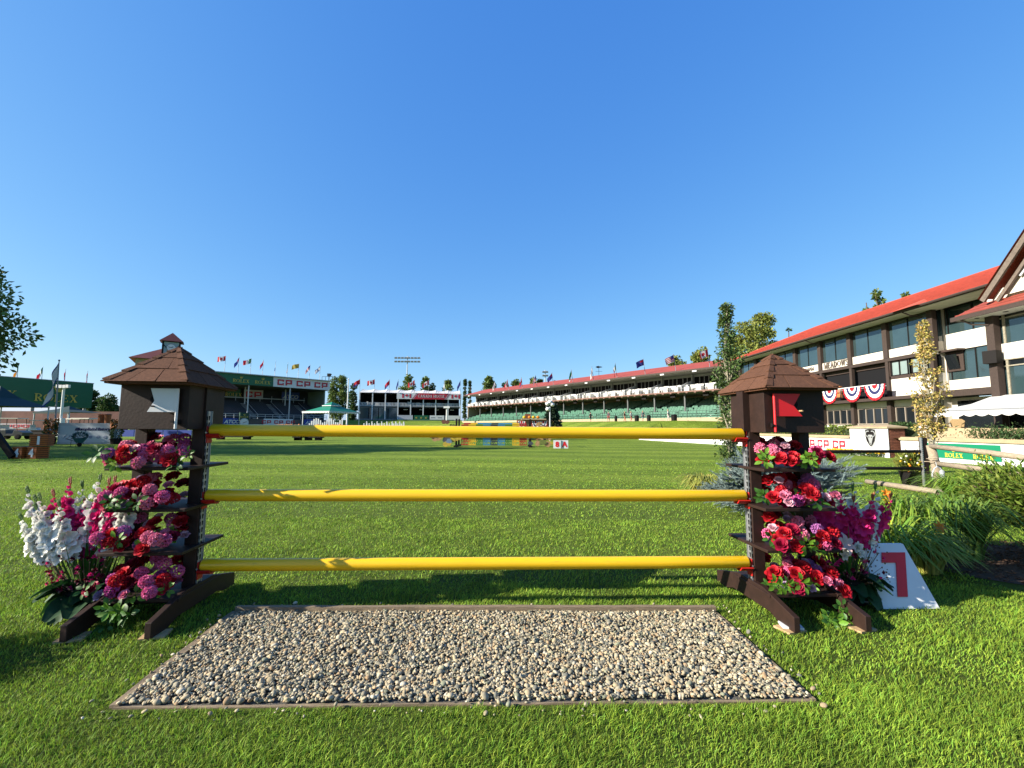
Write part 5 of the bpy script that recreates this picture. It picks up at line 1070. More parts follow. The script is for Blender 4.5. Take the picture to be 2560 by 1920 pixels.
# ================================================================== the long covered stand
def SP(t, d, z): p = STAND_A + SD * t + SN * d; return Vector((p.x, p.y, z))
def t_at(px, d=0.0, py=1000):                                   # where along the stand a column of the view meets it
    r = ray(px, py); o = STAND_A + SN * d; den = r.x * SD.y - r.y * SD.x; return (o.y * r.x - o.x * r.y) / -den if abs(den) > 1e-9 else 0
SL = 75.6
def sbox(mb, t0, t1, d0, d1, z0, z1, mi=0):
    vs = [SP(t, d, z) for t in (t0, t1) for d in (d0, d1) for z in (z0, z1)]
    mb.add(vs, [(0, 1, 3, 2), (4, 6, 7, 5), (0, 4, 5, 1), (2, 3, 7, 6), (0, 2, 6, 4), (1, 5, 7, 3)], mi)
WCH = mat('white plastic', (.80, .79, .76), .5)
def long_stand():
    t = thing('grandstand', 'long covered stand with green seats, white-furnished balcony and red roof', 'grandstand', SP(SL / 2, 0, 2.3))
    T0, T1 = -2.5, SL; NB = 13; bl = SL / NB
    b = MB(); sbox(b, T0, T1, .9, 1.25, 2.0, 2.95); b.build('base_wall', TAN, t)
    ts = MB(); rows = 10
    for k in range(rows): sbox(ts, T0, T1, .9 - k * .95, .9 - (k + 1) * .95, 2.0, 2.85 + k * .33)
    ts.build('terrace_steps', mat('terrace green', (.030, .10, .065), .8, .2, .5), t)
    for k in range(rows):
        s = MB(); z = 2.85 + k * .33; d = .9 - k * .95 - .55; u = T0 + .3
        while u < T1 - .5:
            ph = (u - .2) % bl
            if ph > .9: sbox(s, u, u + .47, d, d + .36, z + .36, z + .42); sbox(s, u, u + .47, d - .05, d - .005, z + .38, z + .80)
            u += .53
        sbox(s, T0 + .3, T1 - .5, d + .1, d + .2, z + .002, z + .358)
        s.build('seat_row', SEATG, t)
    st = MB()
    for i in range(NB + 1):
        for k in range(rows): sbox(st, i * bl + .15, i * bl + .95, .9 - k * .95 + .01, .9 - k * .95 - .3, 2.85 + k * .33 + .004, 2.98 + k * .33)
    st.build('aisle_step', mat('pale concrete', (.55, .56, .54), .9, .1, 2), t)
    w = MB(); sbox(w, T0, T1, -9.0, -8.6, 2.0, 7.0); sbox(w, T1 - .2, T1, -11, -.4, 2.0, 7.0); sbox(w, T0, T0 + .2, -11, -3, 2, 7); w.build('back_wall', TAN, t)
    pn = MB(); [sbox(pn, i * bl / 2, i * bl / 2 + .06, -8.58, -8.55, 5.4, 6.9) for i in range(2 * NB)]; pn.build('wall_joint', GREY, t)
    f = MB(); sbox(f, T0, T1, 0, -11, 6.85, 7.06); f.build('balcony_floor', TAN, t)
    e = MB(); sbox(e, T0, T1, .003, .12, 6.90, 7.10); [sbox(e, i * bl / 4, i * bl / 4 + .35, .13, .30, 6.74, 6.9) for i in range(NB * 4)]; e.build('balcony_edge', mat('brown edge', (.20, .11, .085), .8), t)
    r = MB(); [sbox(r, T0, T1, .05, .08, z, z + .03) for z in (7.5, 7.98)]; [sbox(r, T0 + i * bl / 4, T0 + i * bl / 4 + .05, .04, .09, 7.1, 8.0) for i in range(NB * 4 + 2)]; r.build('railing', GREY, t)
    fr = MB(); [sbox(fr, T0, T1, 1.1, 1.14, z, z + .05) for z in (3.45, 3.95)]; [sbox(fr, T0 + i * 1.6, T0 + i * 1.6 + .06, 1.09, 1.15, 2.95, 4.0) for i in range(49)]; fr.build('front_railing', mat('green railing', (.02, .05, .04), .6), t)
    for i in range(NB + 1):
        c = MB(); sbox(c, i * bl - .12, i * bl + .12, -1.2, -1.0, 2.6, 6.85); c.build('column', mat('grey column', (.10, .11, .11), .6), t)
    for i in range(NB):
        m = MB(); sbox(m, i * bl + 1.6, i * bl + 2.5, -1.0, -.8, 6.25, 6.80); m.build('section_sign', DARK, t)
    bw = MB(); sbox(bw, T0, T1, -3.8, -3.6, 7.06, 10.1); bw.build('suite_wall', BLACK, t)
    pa = MB(); sbox(pa, T0, T1, -3.58, -3.4, 7.06, 7.95)
    for i in range(NB + 1): sbox(pa, i * bl - .12, i * bl + .12, -3.58, -3.0, 7.06, 10.1)
    for i in range(NB):
        for o in (.35, 1.15, 1.95, 3.1, 3.9, 4.7): sbox(pa, i * bl + o, i * bl + o + .10, -3.58, -3.5, 7.95, 9.55)
    sbox(pa, T0, T1, -3.58, -3.3, 9.55, 9.95); pa.build('suite_front', mat('suite grey', (.36, .37, .36), .8), t)
    for i in range(NB):
        p = MB(); a, b_ = SP(i * bl - .05, -3.0, 7.06), SP(i * bl - .05, -.2, 7.06); p.add([a, b_, b_ + Vector((0, 0, .95)), a + Vector((0, 0, 1.9)), *[q + SD * .1 for q in (a, b_, b_ + Vector((0, 0, .95)), a + Vector((0, 0, 1.9)))]], [(0, 1, 2, 3), (4, 7, 6, 5), (0, 3, 7, 4), (3, 2, 6, 7), (1, 5, 6, 2)]); p.build('partition', LGREY, t)
    rf = MB(); rf.add([SP(T0 - .6, .9, 10.2), SP(T1 + .5, .9, 10.2), SP(T1 + .5, -6, 12.2), SP(T0 - .6, -6, 12.2), SP(T0 - .6, -12, 10.2), SP(T1 + .5, -12, 10.2)], [(0, 1, 2, 3), (3, 2, 5, 4)]); rf.build('roof', ROOFR, t)
    so_ = MB(); sbox(so_, T0 - .5, T1 + .4, .85, -11.9, 10.0, 10.12); so_.build('soffit', mat('soffit grey', (.35, .34, .32), .8), t); fa = MB(); sbox(fa, T0 - .6, T1 + .5, .86, .98, 9.98, 10.24); sbox(fa, T0 - .62, T0 - .5, .98, -12, 9.98, 10.24); fa.build('fascia', TRIM, t)
    for i in range(NB):
        l = MB(); sbox(l, i * bl + 2.2, i * bl + 2.9, .9, 1.1, 9.78, 9.97); l.build('flood_lamp', WHITE, t)
    sr = MB(); a, b_ = SP(T0 - .3, -5, 5.8), SP(T0 - .3, 1.2, 2.6)
    for dz in (.5, 1.0): sr.tube([a + Vector((0, 0, dz)), b_ + Vector((0, 0, dz)), b_ + SN * 1.8 + Vector((0, 0, dz - 1.3))], .05, 5)
    sr.build('stair_railing', mat('green railing', (.02, .05, .04)), t)
    # balcony furniture
    ct = thing('white_chair', 'white plastic chair on the stand balcony', 'chair', (0, 0, 0), 0, 'white chairs on the stand balcony'); MB().bb((-.24, -.24, .42), (.24, .24, .47)).build('seat', WCH, ct, world=False); MB().bb((-.24, -.26, .47), (.24, -.22, .95)).build('backrest', WCH, ct, world=False)
    lg = [MB().bb((x - .02, y - .02, 0), (x + .02, y + .02, .42)).build('leg', WCH, ct, world=False) for x in (-.2, .2) for y in (-.2, .2)]
    tb = thing('white_table', 'white-clothed table on the stand balcony', 'table', (0, 0, 0), 0, 'white tables on the stand balcony'); MB().bb((-.5, -.4, .70), (.5, .4, .75)).build('tabletop', WCH, tb, world=False); MB().bb((-.48, -.38, .05), (.48, .38, .698)).build('cloth', CANVAS, tb, world=False)
    ang = math.atan2(SN.y, SN.x) + math.pi / 2; fc = ft = True
    for i in range(NB):
        for j, (o, d, kind) in enumerate(((.9, -.7, 't'), (2.9, -.6, 't'), (4.9, -.7, 't'), (.9, -1.5, 'c'), (1.7, -.8, 'c'), (2.3, -1.5, 'c'), (2.9, -1.6, 'c'), (3.6, -1.4, 'c'), (4.2, -.9, 'c'), (4.9, -1.6, 'c'), (5.4, -1.4, 'c'), (3.7, -.5, 'c'), (1.6, -2.3, 't'), (4.1, -2.3, 't'))):
            if kind == 't': q = tb if ft else dup(tb); ft = False
            else: q = ct if fc else dup(ct); fc = False
            q.location = SP(i * bl + o, d, 7.06 + (.45 if d < -2 else .15 if d < -1 else 0)); q.rotation_euler = (0, 0, ang + uni(-.5, .5) + (math.pi if j % 2 else 0))
    pt = MB(); [sbox(pt, i * bl + o, i * bl + o + 1.8, d0, d0 - .9, 7.061, 7.06 + h) for i in range(NB) for o, d0, h in ((.2, -1.0, .15), (2.1, -1.0, .15), (4.0, -1.0, .15), (.6, -1.95, .45), (3.0, -1.95, .45))]; pt.build('riser', GREY, t)
long_stand()
def flag(p, H, kind, w=1.9, h=1.15, label='', group='flags flying over the stands', droop=.5, lean=(0, 0), cat='flag', dirn=(-1, -.25, 0), pole=GREY):
    t = thing('flag', label, cat, p, 0, group); top = Vector((lean[0], lean[1], H)); m = MB(); m.tube([(0, 0, 0), top], [.045 + .004 * H, .03], 6); m.ball(top, .07, 6, 4); m.build('pole', pole, t, world=False)
    dv = Vector(dirn).normalized(); dv = (dv * math.cos(droop) + Vector((0, 0, -math.sin(droop)))).normalized(); hv = (Vector((0, 0, 0)) - top).normalized(); ns = dv.cross(Vector((0, 0, 1))).normalized(); nu, nv = 12, 8
    ph = uni(0, 6); vs, fs, mi = [], [], []
    for i in range(nu + 1):
        for j in range(nv + 1):
            u, v = i / nu, j / nv; vs.append(top + hv * (.04 + v * h) * 1.0 + dv * u * w + ns * (.16 * w * u * math.sin(u * 6.5 + v * 1.4 + ph)) + Vector((0, 0, -.05 * w * math.sin(u * 5 + ph) * u)))
    D_ = dict(canada=lambda u, v: 0 if u < .26 or u > .74 or (abs(u - .5) < .15 * (1 - abs(v - .48) * 1.6) and .2 < v < .8) else 1, mexico=lambda u, v: 3 if u < .33 else (1 if u < .66 else 0), ireland=lambda u, v: 3 if u < .33 else (1 if u < .66 else 4),
              italy=lambda u, v: 3 if u < .33 else (1 if u < .66 else 0), blue=lambda u, v: 0 if (u < .45 and v < .5 and (abs(u - .22) < .05 or abs(v - .25) < .08)) else 2, usa=lambda u, v: 2 if (u < .4 and v < .5) else (0 if int(v * 8) % 2 == 0 else 1),
              gold=lambda u, v: 5, white=lambda u, v: 1, wblue=lambda u, v: 2 if (v < .12 or v > .88 or (abs(u - .5) < .1 and abs(v - .5) < .2)) else 1, red=lambda u, v: 0 if v < .66 or u < .4 else 2, navy=lambda u, v: 2, green=lambda u, v: 3 if v < .7 else 1)[kind]
    for i in range(nu):
        for j in range(nv): q = i * (nv + 1) + j; fs.append((q, q + 1, q + nv + 2, q + nv + 1)); mi.append(D_((i + .5) / nu, (j + .5) / nv))
    c = MB(); c.v, c.f, c.m = [tuple(v) for v in vs], fs, mi; c.build('cloth', FLM, t, world=False, smooth=True); return t
FLM = [mat('flag ' + n, c, .8, trans=.3) for n, c in (('red', (.55, .015, .03)), ('white', (.75, .75, .75)), ('blue', (.03, .045, .26)), ('green', (.01, .16, .07)), ('orange', (.65, .25, .02)), ('gold', (.42, .31, .05)))]
FD = dict(canada='maple leaf flag', mexico='green, white and red flag', ireland='green, white and orange flag', italy='green and red tricolour', blue='dark blue flag with red corner', usa='striped red and white flag', gold='plain old-gold flag', white='plain white flag', wblue='white flag with blue bands', red='red flag with blue corner', navy='dark navy flag', green='dark green flag')
ORD = ['first', 'second', 'third', 'fourth', 'fifth', 'sixth', 'seventh', 'eighth', 'ninth', 'tenth', 'eleventh', 'twelfth', 'thirteenth']
for i, (px, k, dr) in enumerate(((1240, 'white', 1.2), (1272, 'canada', 1.1), (1307, 'red', 1.3), (1343, 'usa', 1.1), (1384, 'blue', .9), (1433, 'green', 1.2), (1485, 'white', 1.35), (1544, 'italy', 1.3), (1615, 'blue', .38), (1692, 'usa', .5), (1778, 'canada', .35))):
    flag(SP(t_at(px, .4), .4, 10.2), 2.7, k, 1.6, 1.0, '%s, %s from the far end of the long stand roof' % (FD[k], ORD[i]), 'flags along the long stand roof', dr, (-.35, -.1))
v = SP(t_at(1498, -6), -6, 11.6); m = MB(); m.tube([v, v + Vector((0, 0, 2.6))], .04, 5); m.tube([v + Vector((-.7, 0, 1.4)), v + Vector((.7, 0, 1.4))], .03, 4); m.prism([(-.7, 0), (-.3, .22), (.7, .05), (.7, -.05), (-.3, -.22)], v + Vector((0, 0, 2.3)), (1, 0, 0), (0, 0, 1), .03); solo(m, 'weather_vane', DARK, 'dark weather vane on the ridge of the long stand', 'weather vane', v)
# ================================================================== white two-storey tent house
def canada_house():
    Y = 140.0; X0, XM, X1 = D(901.7, 1049, Y).x, D(994, 1049, Y).x, D(1149.5, 1049, Y).x; zb, zf, ze = 3.5, 7.3, 11.6
    t = thing('tent_house', 'white two-storey tent house with a red lettered banner across its front', 'building', ((X0 + X1) / 2, Y, 3.4)); b = MB(); b.bb((X0, Y + 9, zb), (X1, Y + 9.3, ze)); b.bb((X0, Y + 1.2, zb), (X0 + .2, Y + 9, ze)); b.build('back_wall', BLACK, t)
    f = MB(); f.bb((X0, Y, zf), (X1, Y + 9, zf + .3)); f.bb((X0 - .5, Y - .3, zb - 1.4), (X1 + .5, Y + 9, zb)); f.bb((X0, Y + .2, ze - .02), (X1, Y + 9, ze + .1)); f.build('deck', mat('deck grey', (.16, .17, .18), .8), t)
    n = 8; bw = (X1 - X0) / n
    for i in range(n):
        x0 = X0 + i * bw; m = MB(); k = 6
        for j in range(k):                                      # each bay's fabric sags between its arches
            u0, u1 = j / k, (j + 1) / k; s0, s1 = [-.35 * math.sin(math.pi * u) for u in (u0, u1)]
            m.add([(x0 + bw * u0, Y - .2, ze), (x0 + bw * u1, Y - .2, ze), (x0 + bw * u1, Y + 5, ze + 1.5 + s1), (x0 + bw * u0, Y + 5, ze + 1.5 + s0), (x0 + bw * u1, Y + 9.5, ze), (x0 + bw * u0, Y + 9.5, ze)], [(0, 1, 2, 3), (3, 2, 4, 5)])
        m.build('roof_bay', CANVAS, t)
    for i in range(n + 1):
        p = MB(); x = X0 + i * bw; p.bb((x - .14, Y - .1, zb), (x + .17, Y + .22, ze)); p.build('post', WHITE, t)
    r = MB(); r.bb((X0, Y - .06, zf + 1.25), (X1, Y + .0, zf + 1.33)); r.bb((X0, Y - .06, zf + .28), (X1, Y + .0, zf + .4)); [r.bb((X0 + k * .42, Y - .05, zf + .4), (X0 + k * .42 + .22, Y - .01, zf + 1.25)) for k in range(int((X1 - X0) / .42))]; r.build('railing', LGREY, t)
    for i in range(4): g = MB(); w_ = (XM - X0) / 4; g.bb((X0 + i * w_ + .12, Y + .3, zb), (X0 + (i + 1) * w_ - .12, Y + .35, zf - .3)); g.build('window', mat('tinted glass', (.05, .08, .10), .06, .2, .3, spec=.9), t)
    fl = MB(); [fl.bb((X0 + .3, Y + .25, z), (XM - .2, Y + .29, z + .12)) for z in (zb + .02, zf - .3)]; fl.build('window_rail', GREY, t)
    bs = [('banner', LGREY), ('banner', GREEN), ('banner', WHITE), ('banner', WHITE)]; w_ = (X1 - XM) / 4
    for i, (nm, mm) in enumerate(bs):
        g = MB(); g.bb((XM + i * w_ + .2, Y - .12, zb), (XM + (i + 1) * w_ - .15, Y - .05, zb + 1.35)); bo = g.build(nm, mm, t); l = MB()
        if i == 1: [crown(l, (XM + (i + .2 + .3 * k) * w_, Y - .14, zb + .4), (1, 0, 0), (0, 0, 1), .5, .02) for k in range(3)]; l.build('crown_mark', GOLD, bo)
        elif i == 2: [l.bb((XM + (i + .12 + .43 * k) * w_, Y - .14, zb + .55), (XM + (i + .12 + .43 * k) * w_ + 1.3, Y - .125, zb + .78)) for k in range(2)]; l.build('lettering', GREY, bo)
    lo = MB(); [lo.bb((XM + (i + .35) * w_, Y + 2, zf - .75), (XM + (i + .35) * w_ + 1.2, Y + 2.6, zf - .55)) for i in range(4)]; lo.build('ceiling_lamp', WHITE, t)
    ch = MB(); [ch.bb((X0 + 1.6 + k * 3.1 + uni(-.6, .6), Y + 1.2, zf + .35), (X0 + 2.6 + k * 3.1 + uni(-.4, .4), Y + 1.9, zf + uni(1.35, 1.75))) for k in range(9)]; ch.build('cushion', OFFW, t)
    # banner
    zt, z0 = D(1070, 983, Y).z, D(1070, 998, Y).z; m = MB(); m.bb((XM - .3, Y - .5, z0), (X1 + .3, Y - .3, zt)); bo = m.build('sign', WHITE, t); H_ = zt - z0; ux, uy = (1, 0, 0), (0, 0, 1); W_ = X1 - XM + .6; x0 = XM - .3
    m = MB(); m.prism([(W_ * .255, 0), (W_ * .73, 0), (W_ * .80, H_), (W_ * .325, H_)], (x0, Y - .51, z0), ux, uy, .02)
    for o in (.012, .022): m.prism([(W_ * (.255 - o - .005), 0), (W_ * (.255 - o), 0), (W_ * (.325 - o), H_), (W_ * (.325 - o - .005), H_)], (x0, Y - .51, z0), ux, uy, .02); m.prism([(W_ * (.73 + o), 0), (W_ * (.73 + o + .005), 0), (W_ * (.80 + o + .005), H_), (W_ * (.80 + o), H_)], (x0, Y - .51, z0), ux, uy, .02)
    for c in (.15, .91):
        for s in (-1, 1): m.bb((x0 + W_ * (c + s * .055 - .014), Y - .53, z0 + H_ * .18), (x0 + W_ * (c + s * .055 + .014), Y - .51, z0 + H_ * .85))
        m.prism([(a * H_ * .34, (b + .12) * H_ * .34) for a, b in LEAF11], (x0 + W_ * c, Y - .51, z0 + H_ * .48), ux, uy, .03)
    m.build('red_pattern', CPRED, bo); l = MB(); hh = H_ * .47; wd = ser_width('CANADA HOUSE', hh, wf=.86); letters(l, 'CANADA HOUSE', (x0 + W_ * .53 - wd / 2, Y - .54, z0 + H_ * .27), ux, uy, hh, SER, .02, wf=.86); l.build('lettering', WHITE, bo)
    t.rotation_euler = (0, 0, math.radians(9)); Rh = Matrix.Translation(t.location) @ Matrix.Rotation(math.radians(9), 4, 'Z') @ Matrix.Translation(-t.location)
    gw = MB(); gx0, gx1 = D(985, 1055, 132).x, D(1135, 1055, 132).x; gw.bb((gx0, 131.5, .5), (gx1, 132, D(1060, 1049, 132).z)); solo(gw, 'green_wall', mat('green hoarding', (.02, .085, .055), .8, .15, .5), 'long dark green hoarding below the tent house', 'wall', ((gx0 + gx1) / 2, 132, 2))
    for px, k, ph in ((903, 'red', .6), (938, 'canada', .3), (974, 'red', .9), (995, 'navy', 1.3), (1035, 'canada', .5), (1070, 'canada', .5), (1110, 'white', 1.4), (1149, 'navy', 1.1)):
        p = D(px, 985, Y - .6); flag(tuple(Rh @ Vector((p.x, Y - .6, ze))), D(px, 950, Y).z - ze, k, 2.25, 1.45, '%s %s the tent house' % (FD[k], {903: 'at the left end of', 938: 'high above the left part of', 974: 'blown slanting above the middle of', 995: 'hanging left of the banner on', 1035: 'left of centre above the banner of', 1070: 'right of centre above the banner of', 1110: 'hanging limp above the banner of', 1149: 'at the right end of the banner on'}[px]), 'flags over the tent house', ph)
canada_house()
# ================================================================== left stand with green and white fascia
LA = D(825, 953, 130.0); LA = Vector((LA.x, 130.0, 0)); LD = Vector((-.665, -.747, 0)).normalized(); LN = Vector((-LD.y, LD.x, 0))     # from the far right end towards the viewer
LN = LN if LN.y < 0 else -LN
def left_stand():
    t = thing('grandstand', 'dark shaded stand with a green and white lettered fascia left of centre', 'grandstand', LA + LD * 20)
    def P(u, d, z): q = LA + LD * u + LN * d; return Vector((q.x, q.y, z))
    def bx(mb, u0, u1, d0, d1, z0, z1, mi=0):
        vs = [P(u, d, z) for u in (u0, u1) for d in (d0, d1) for z in (z0, z1)]; mb.add(vs, [(0, 1, 3, 2), (4, 6, 7, 5), (0, 4, 5, 1), (2, 3, 7, 6), (0, 2, 6, 4), (1, 5, 7, 3)], mi)
    def u_at(px, d): r = ray(px, 1000); o = LA + LN * d; return (o.y * r.x - o.x * r.y) / (LD.x * r.y - LD.y * r.x)
    L = 33; zt, zb = 14.1, 11.6; us = u_at(681, 0); r_ = -LD
    f = MB(); bx(f, us + .02, L, 0, -.25, zb, zt); gf = f.build('green_fascia', GREEN, t); f = MB(); bx(f, 0, us, 0, -.25, zb, zt); wf_ = f.build('white_fascia', WHITE, t)
    l, c = MB(), MB()
    for px in (600, 654.5):
        u = u_at(px, 0); h = .85; wd = ser_width('ROLEX', h); p = P(u, .03, zb + .45); letters(l, 'ROLEX', p - r_ * wd / 2, r_, (0, 0, 1), h, SER, .05); crown(c, P(u, .03, zb + 1.5), r_, (0, 0, 1), .62, .05)
    l.build('lettering', GOLD, gf); c.build('crown_mark', GOLD, gf); l = MB()
    for px in (710, 757, 801): u = u_at(px, 0); h = 1.5; p = P(u, .03, zb + .5); letters(l, 'CP', p - r_ * 1.9, r_, (0, 0, 1), h, BLK, .05, track=.14, wf=1.1)
    l.build('lettering', CPRED, wf_)
    rf = MB(); rf.add([P(-.6, .6, zt + .05), P(L, .6, zt + .05), P(L, -14, zt + .35), P(-.6, -14, zt + .35), P(-.6, .6, zt + .25), P(L, .6, zt + .25), P(L, -14, zt + .5), P(-.6, -14, zt + .5)], [(0, 3, 2, 1), (4, 5, 6, 7), (0, 1, 5, 4), (0, 4, 7, 3)]); rf.build('roof', LGREY, t)
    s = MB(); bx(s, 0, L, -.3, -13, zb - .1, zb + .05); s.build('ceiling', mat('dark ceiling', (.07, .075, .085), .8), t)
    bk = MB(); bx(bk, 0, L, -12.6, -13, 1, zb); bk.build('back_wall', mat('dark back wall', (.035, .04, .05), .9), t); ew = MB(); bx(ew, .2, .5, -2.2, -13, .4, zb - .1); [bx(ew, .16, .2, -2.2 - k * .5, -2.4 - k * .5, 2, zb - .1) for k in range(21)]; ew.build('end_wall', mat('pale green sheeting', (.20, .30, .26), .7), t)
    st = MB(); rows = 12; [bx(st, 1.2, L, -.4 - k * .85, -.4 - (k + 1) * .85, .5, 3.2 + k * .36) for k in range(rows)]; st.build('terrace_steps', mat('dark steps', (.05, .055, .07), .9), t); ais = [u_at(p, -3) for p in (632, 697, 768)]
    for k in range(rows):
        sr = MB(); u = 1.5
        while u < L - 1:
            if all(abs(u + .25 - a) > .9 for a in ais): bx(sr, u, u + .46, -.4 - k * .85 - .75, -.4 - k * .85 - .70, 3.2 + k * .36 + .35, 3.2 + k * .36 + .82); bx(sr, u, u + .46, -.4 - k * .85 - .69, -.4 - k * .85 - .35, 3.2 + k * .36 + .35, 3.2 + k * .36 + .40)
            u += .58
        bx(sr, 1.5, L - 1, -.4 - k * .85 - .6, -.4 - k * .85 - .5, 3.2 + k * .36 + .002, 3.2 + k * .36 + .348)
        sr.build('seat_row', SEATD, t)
    sp = MB(); [bx(sp, a - .6, a + .6, -.4 - k * .85 + .02, -.4 - k * .85 - .28, 3.2 + k * .36 + .01, 3.3 + k * .36) for a in ais for k in range(rows)]; sp.build('aisle_step', mat('pale concrete', (.55, .56, .54)), t)
    for a in ais:
        h = MB(); h.tube([P(a - .65, -.6, 4.2), P(a - .65, -10.4, 8.2)], .05, 5); h.build('handrail', LGREY, t)
    rl = MB(); bx(rl, 2.8, L, -9.2, -9.3, 8.75, 8.95); [bx(rl, 3 + 3 * k, 3.08 + 3 * k, -9.2, -9.3, 8.0, 9.6) for k in range(14)]; rl.build('upper_rail', LGREY, t); r2 = MB(); [bx(r2, .4, L, -.2, -.28, z, z + .09) for z in (3.75, 4.25)]; [bx(r2, .5 + 1.8 * k, .58 + 1.8 * k, -.2, -.28, 3.1, 4.3) for k in range(25)]; r2.build('lower_rail', LGREY, t)
    for px, d in ((620, -.5), (724, -.5), (612, -6), (713, -6)):
        c = MB(); a = P(u_at(px, d), d, 0); c.tube([a + Vector((0, 0, 2.5 if d > -3 else 7)), a + Vector((0, 0, zb))], .16, 8); c.build('column', LGREY, t)
    for px0, px1, mm, tx, tm in ((566, 600, GREEN, 'ROLEX', GOLD), (609, 657, LGREY, 'CP', CPRED), (704, 748, BLUE, 'ATCO', LGREY)):
        b = MB(); u0, u1 = u_at(px1, -11), u_at(px0, -11); bx(b, u0, u1, -11, -11.1, 8.75, 11.2); bo = b.build('inner_sign', mm, t); l = MB(); uc = (u0 + u1) / 2
        if tx == 'CP': letters(l, 'CP', P(uc, -10.97, 9.2) - r_ * 2.1, r_, (0, 0, 1), 1.5, BLK, .05, track=.14, wf=1.2)
        elif tx == 'ROLEX': letters(l, tx, P(uc, -10.97, 9.2) - r_ * ser_width(tx, .9) / 2, r_, (0, 0, 1), .9, SER, .05)
        else: font_into(l, tx, P(uc, -10.97, 9.3), r_, (0, 0, 1), 1.1, bold=.04, depth=.02, shear=.2)
        l.build('lettering', tm, bo)
    b = MB(); bx(b, .4, L, 0, -.2, .3, 3.05); b.build('base_wall', mat('grey brown wall', (.13, .11, .10), .9, .2, .5), t)
    for px0, px1, mm, tx, tm in ((540, 601, BLUE, 'ATCO', WHITE), (662, 735, WHITE, 'CPCPCP', CPRED), (762, 800, BLUE, 'ATCO', WHITE)):
        b = MB(); u0, u1 = u_at(px1, .05), u_at(px0, .05); bx(b, u0, u1, .03, .1, 1.5, 3.2); bo = b.build('board', mm, t); l = MB(); uc = (u0 + u1) / 2
        if tx == 'ATCO': font_into(l, tx, P(uc - 1.0 if px0 < 600 else uc, .12, 1.95), r_, (0, 0, 1), .85, bold=.045, depth=.02, shear=.25)
        else: [letters(l, 'CP', P(uc, .12, 1.95) + r_ * o, r_, (0, 0, 1), .85, BLK, .04, track=.14, wf=1.15) for o in (-4.1, -1.1, 1.9)]
        l.build('lettering', tm, bo)
    u0, u1 = u_at(623, .5), u_at(601, .5); ck = thing('clock_stand', 'dark green clock box with a round white clock in front of the dark stand', 'clock', P((u0 + u1) / 2, .5, .8)); b = MB(); bx(b, u0, u1, .3, .9, .5, 4.6); b.build('box', mat('clock green', (.006, .06, .035), .6), ck); uc = (u0 + u1) / 2; q = P(uc, .93, 2.15); m = MB(); R_ = Matrix((r_, Vector((0, 0, 1)), LN)).transposed(); m.lathe([(1.05, 0), (1.05, .06), (.9, .08)], q, 24, M=R_); m.build('dial_rim', LGREY, ck); m = MB(); m.lathe([(.86, .09), (.86, .11)], q, 24, M=R_); m.build('dial', WHITE, ck)
    m = MB(); m.bar(q + LN * .13, q + LN * .13 + r_ * .55 + Vector((0, 0, .25)), .05, .08); m.bar(q + LN * .14, q + LN * .14 - r_ * .3 + Vector((0, 0, -.15)), .05, .1); m.build('hand', DARK, ck); m = MB(); letters(m, 'ROLEX', P(uc, .92, 3.35) - r_ * ser_width('ROLEX', .42) / 2, r_, (0, 0, 1), .42, SER, .02); crown(m, P(uc, .92, 3.9), r_, (0, 0, 1), .42, .02); m.build('lettering', GOLD, ck)
    for i, (px, k, dr) in enumerate(((556, 'canada', .25), (590, 'blue', 1.05), (621, 'mexico', .35), (652, 'red', 1.15), (683, 'navy', 1.5), (714, 'ireland', 1.45), (742, 'gold', .3), (770, 'usa', .95), (796, 'wblue', .8))):
        flag(P(u_at(px, -.5), -.5, zt + .2), 4.1, k, 1.9, 1.2, '%s on the dark stand roof, %s from the left' % (FD[k], ORD[i]), 'flags along the dark stand roof', dr, (.15, 0), pole=LGREY)
    p = P(u_at(820, -1.5), -1.5, zt + .45); m = MB(); m.box(p + Vector((0, 0, 1.6)), (.9, .6, .8)); m.tube([p, p + Vector((0, 0, 1.2))], .12, 6); [m.tube([p + Vector((sx, 0, 0)), p + Vector((sx, 0, 1.1))], .05, 5) for sx in (-2, -1, 1, 2)]; m.tube([p + Vector((-2, 0, 1.1)), p + Vector((2, 0, 1.1))], .05, 5); m.box(p + Vector((.5, -.3, 1.7)), (.7, .25, .25)); solo(m, 'camera_platform', DARK, 'dark camera platform with rail on the right end of the dark stand roof', 'camera platform', p)
left_stand()
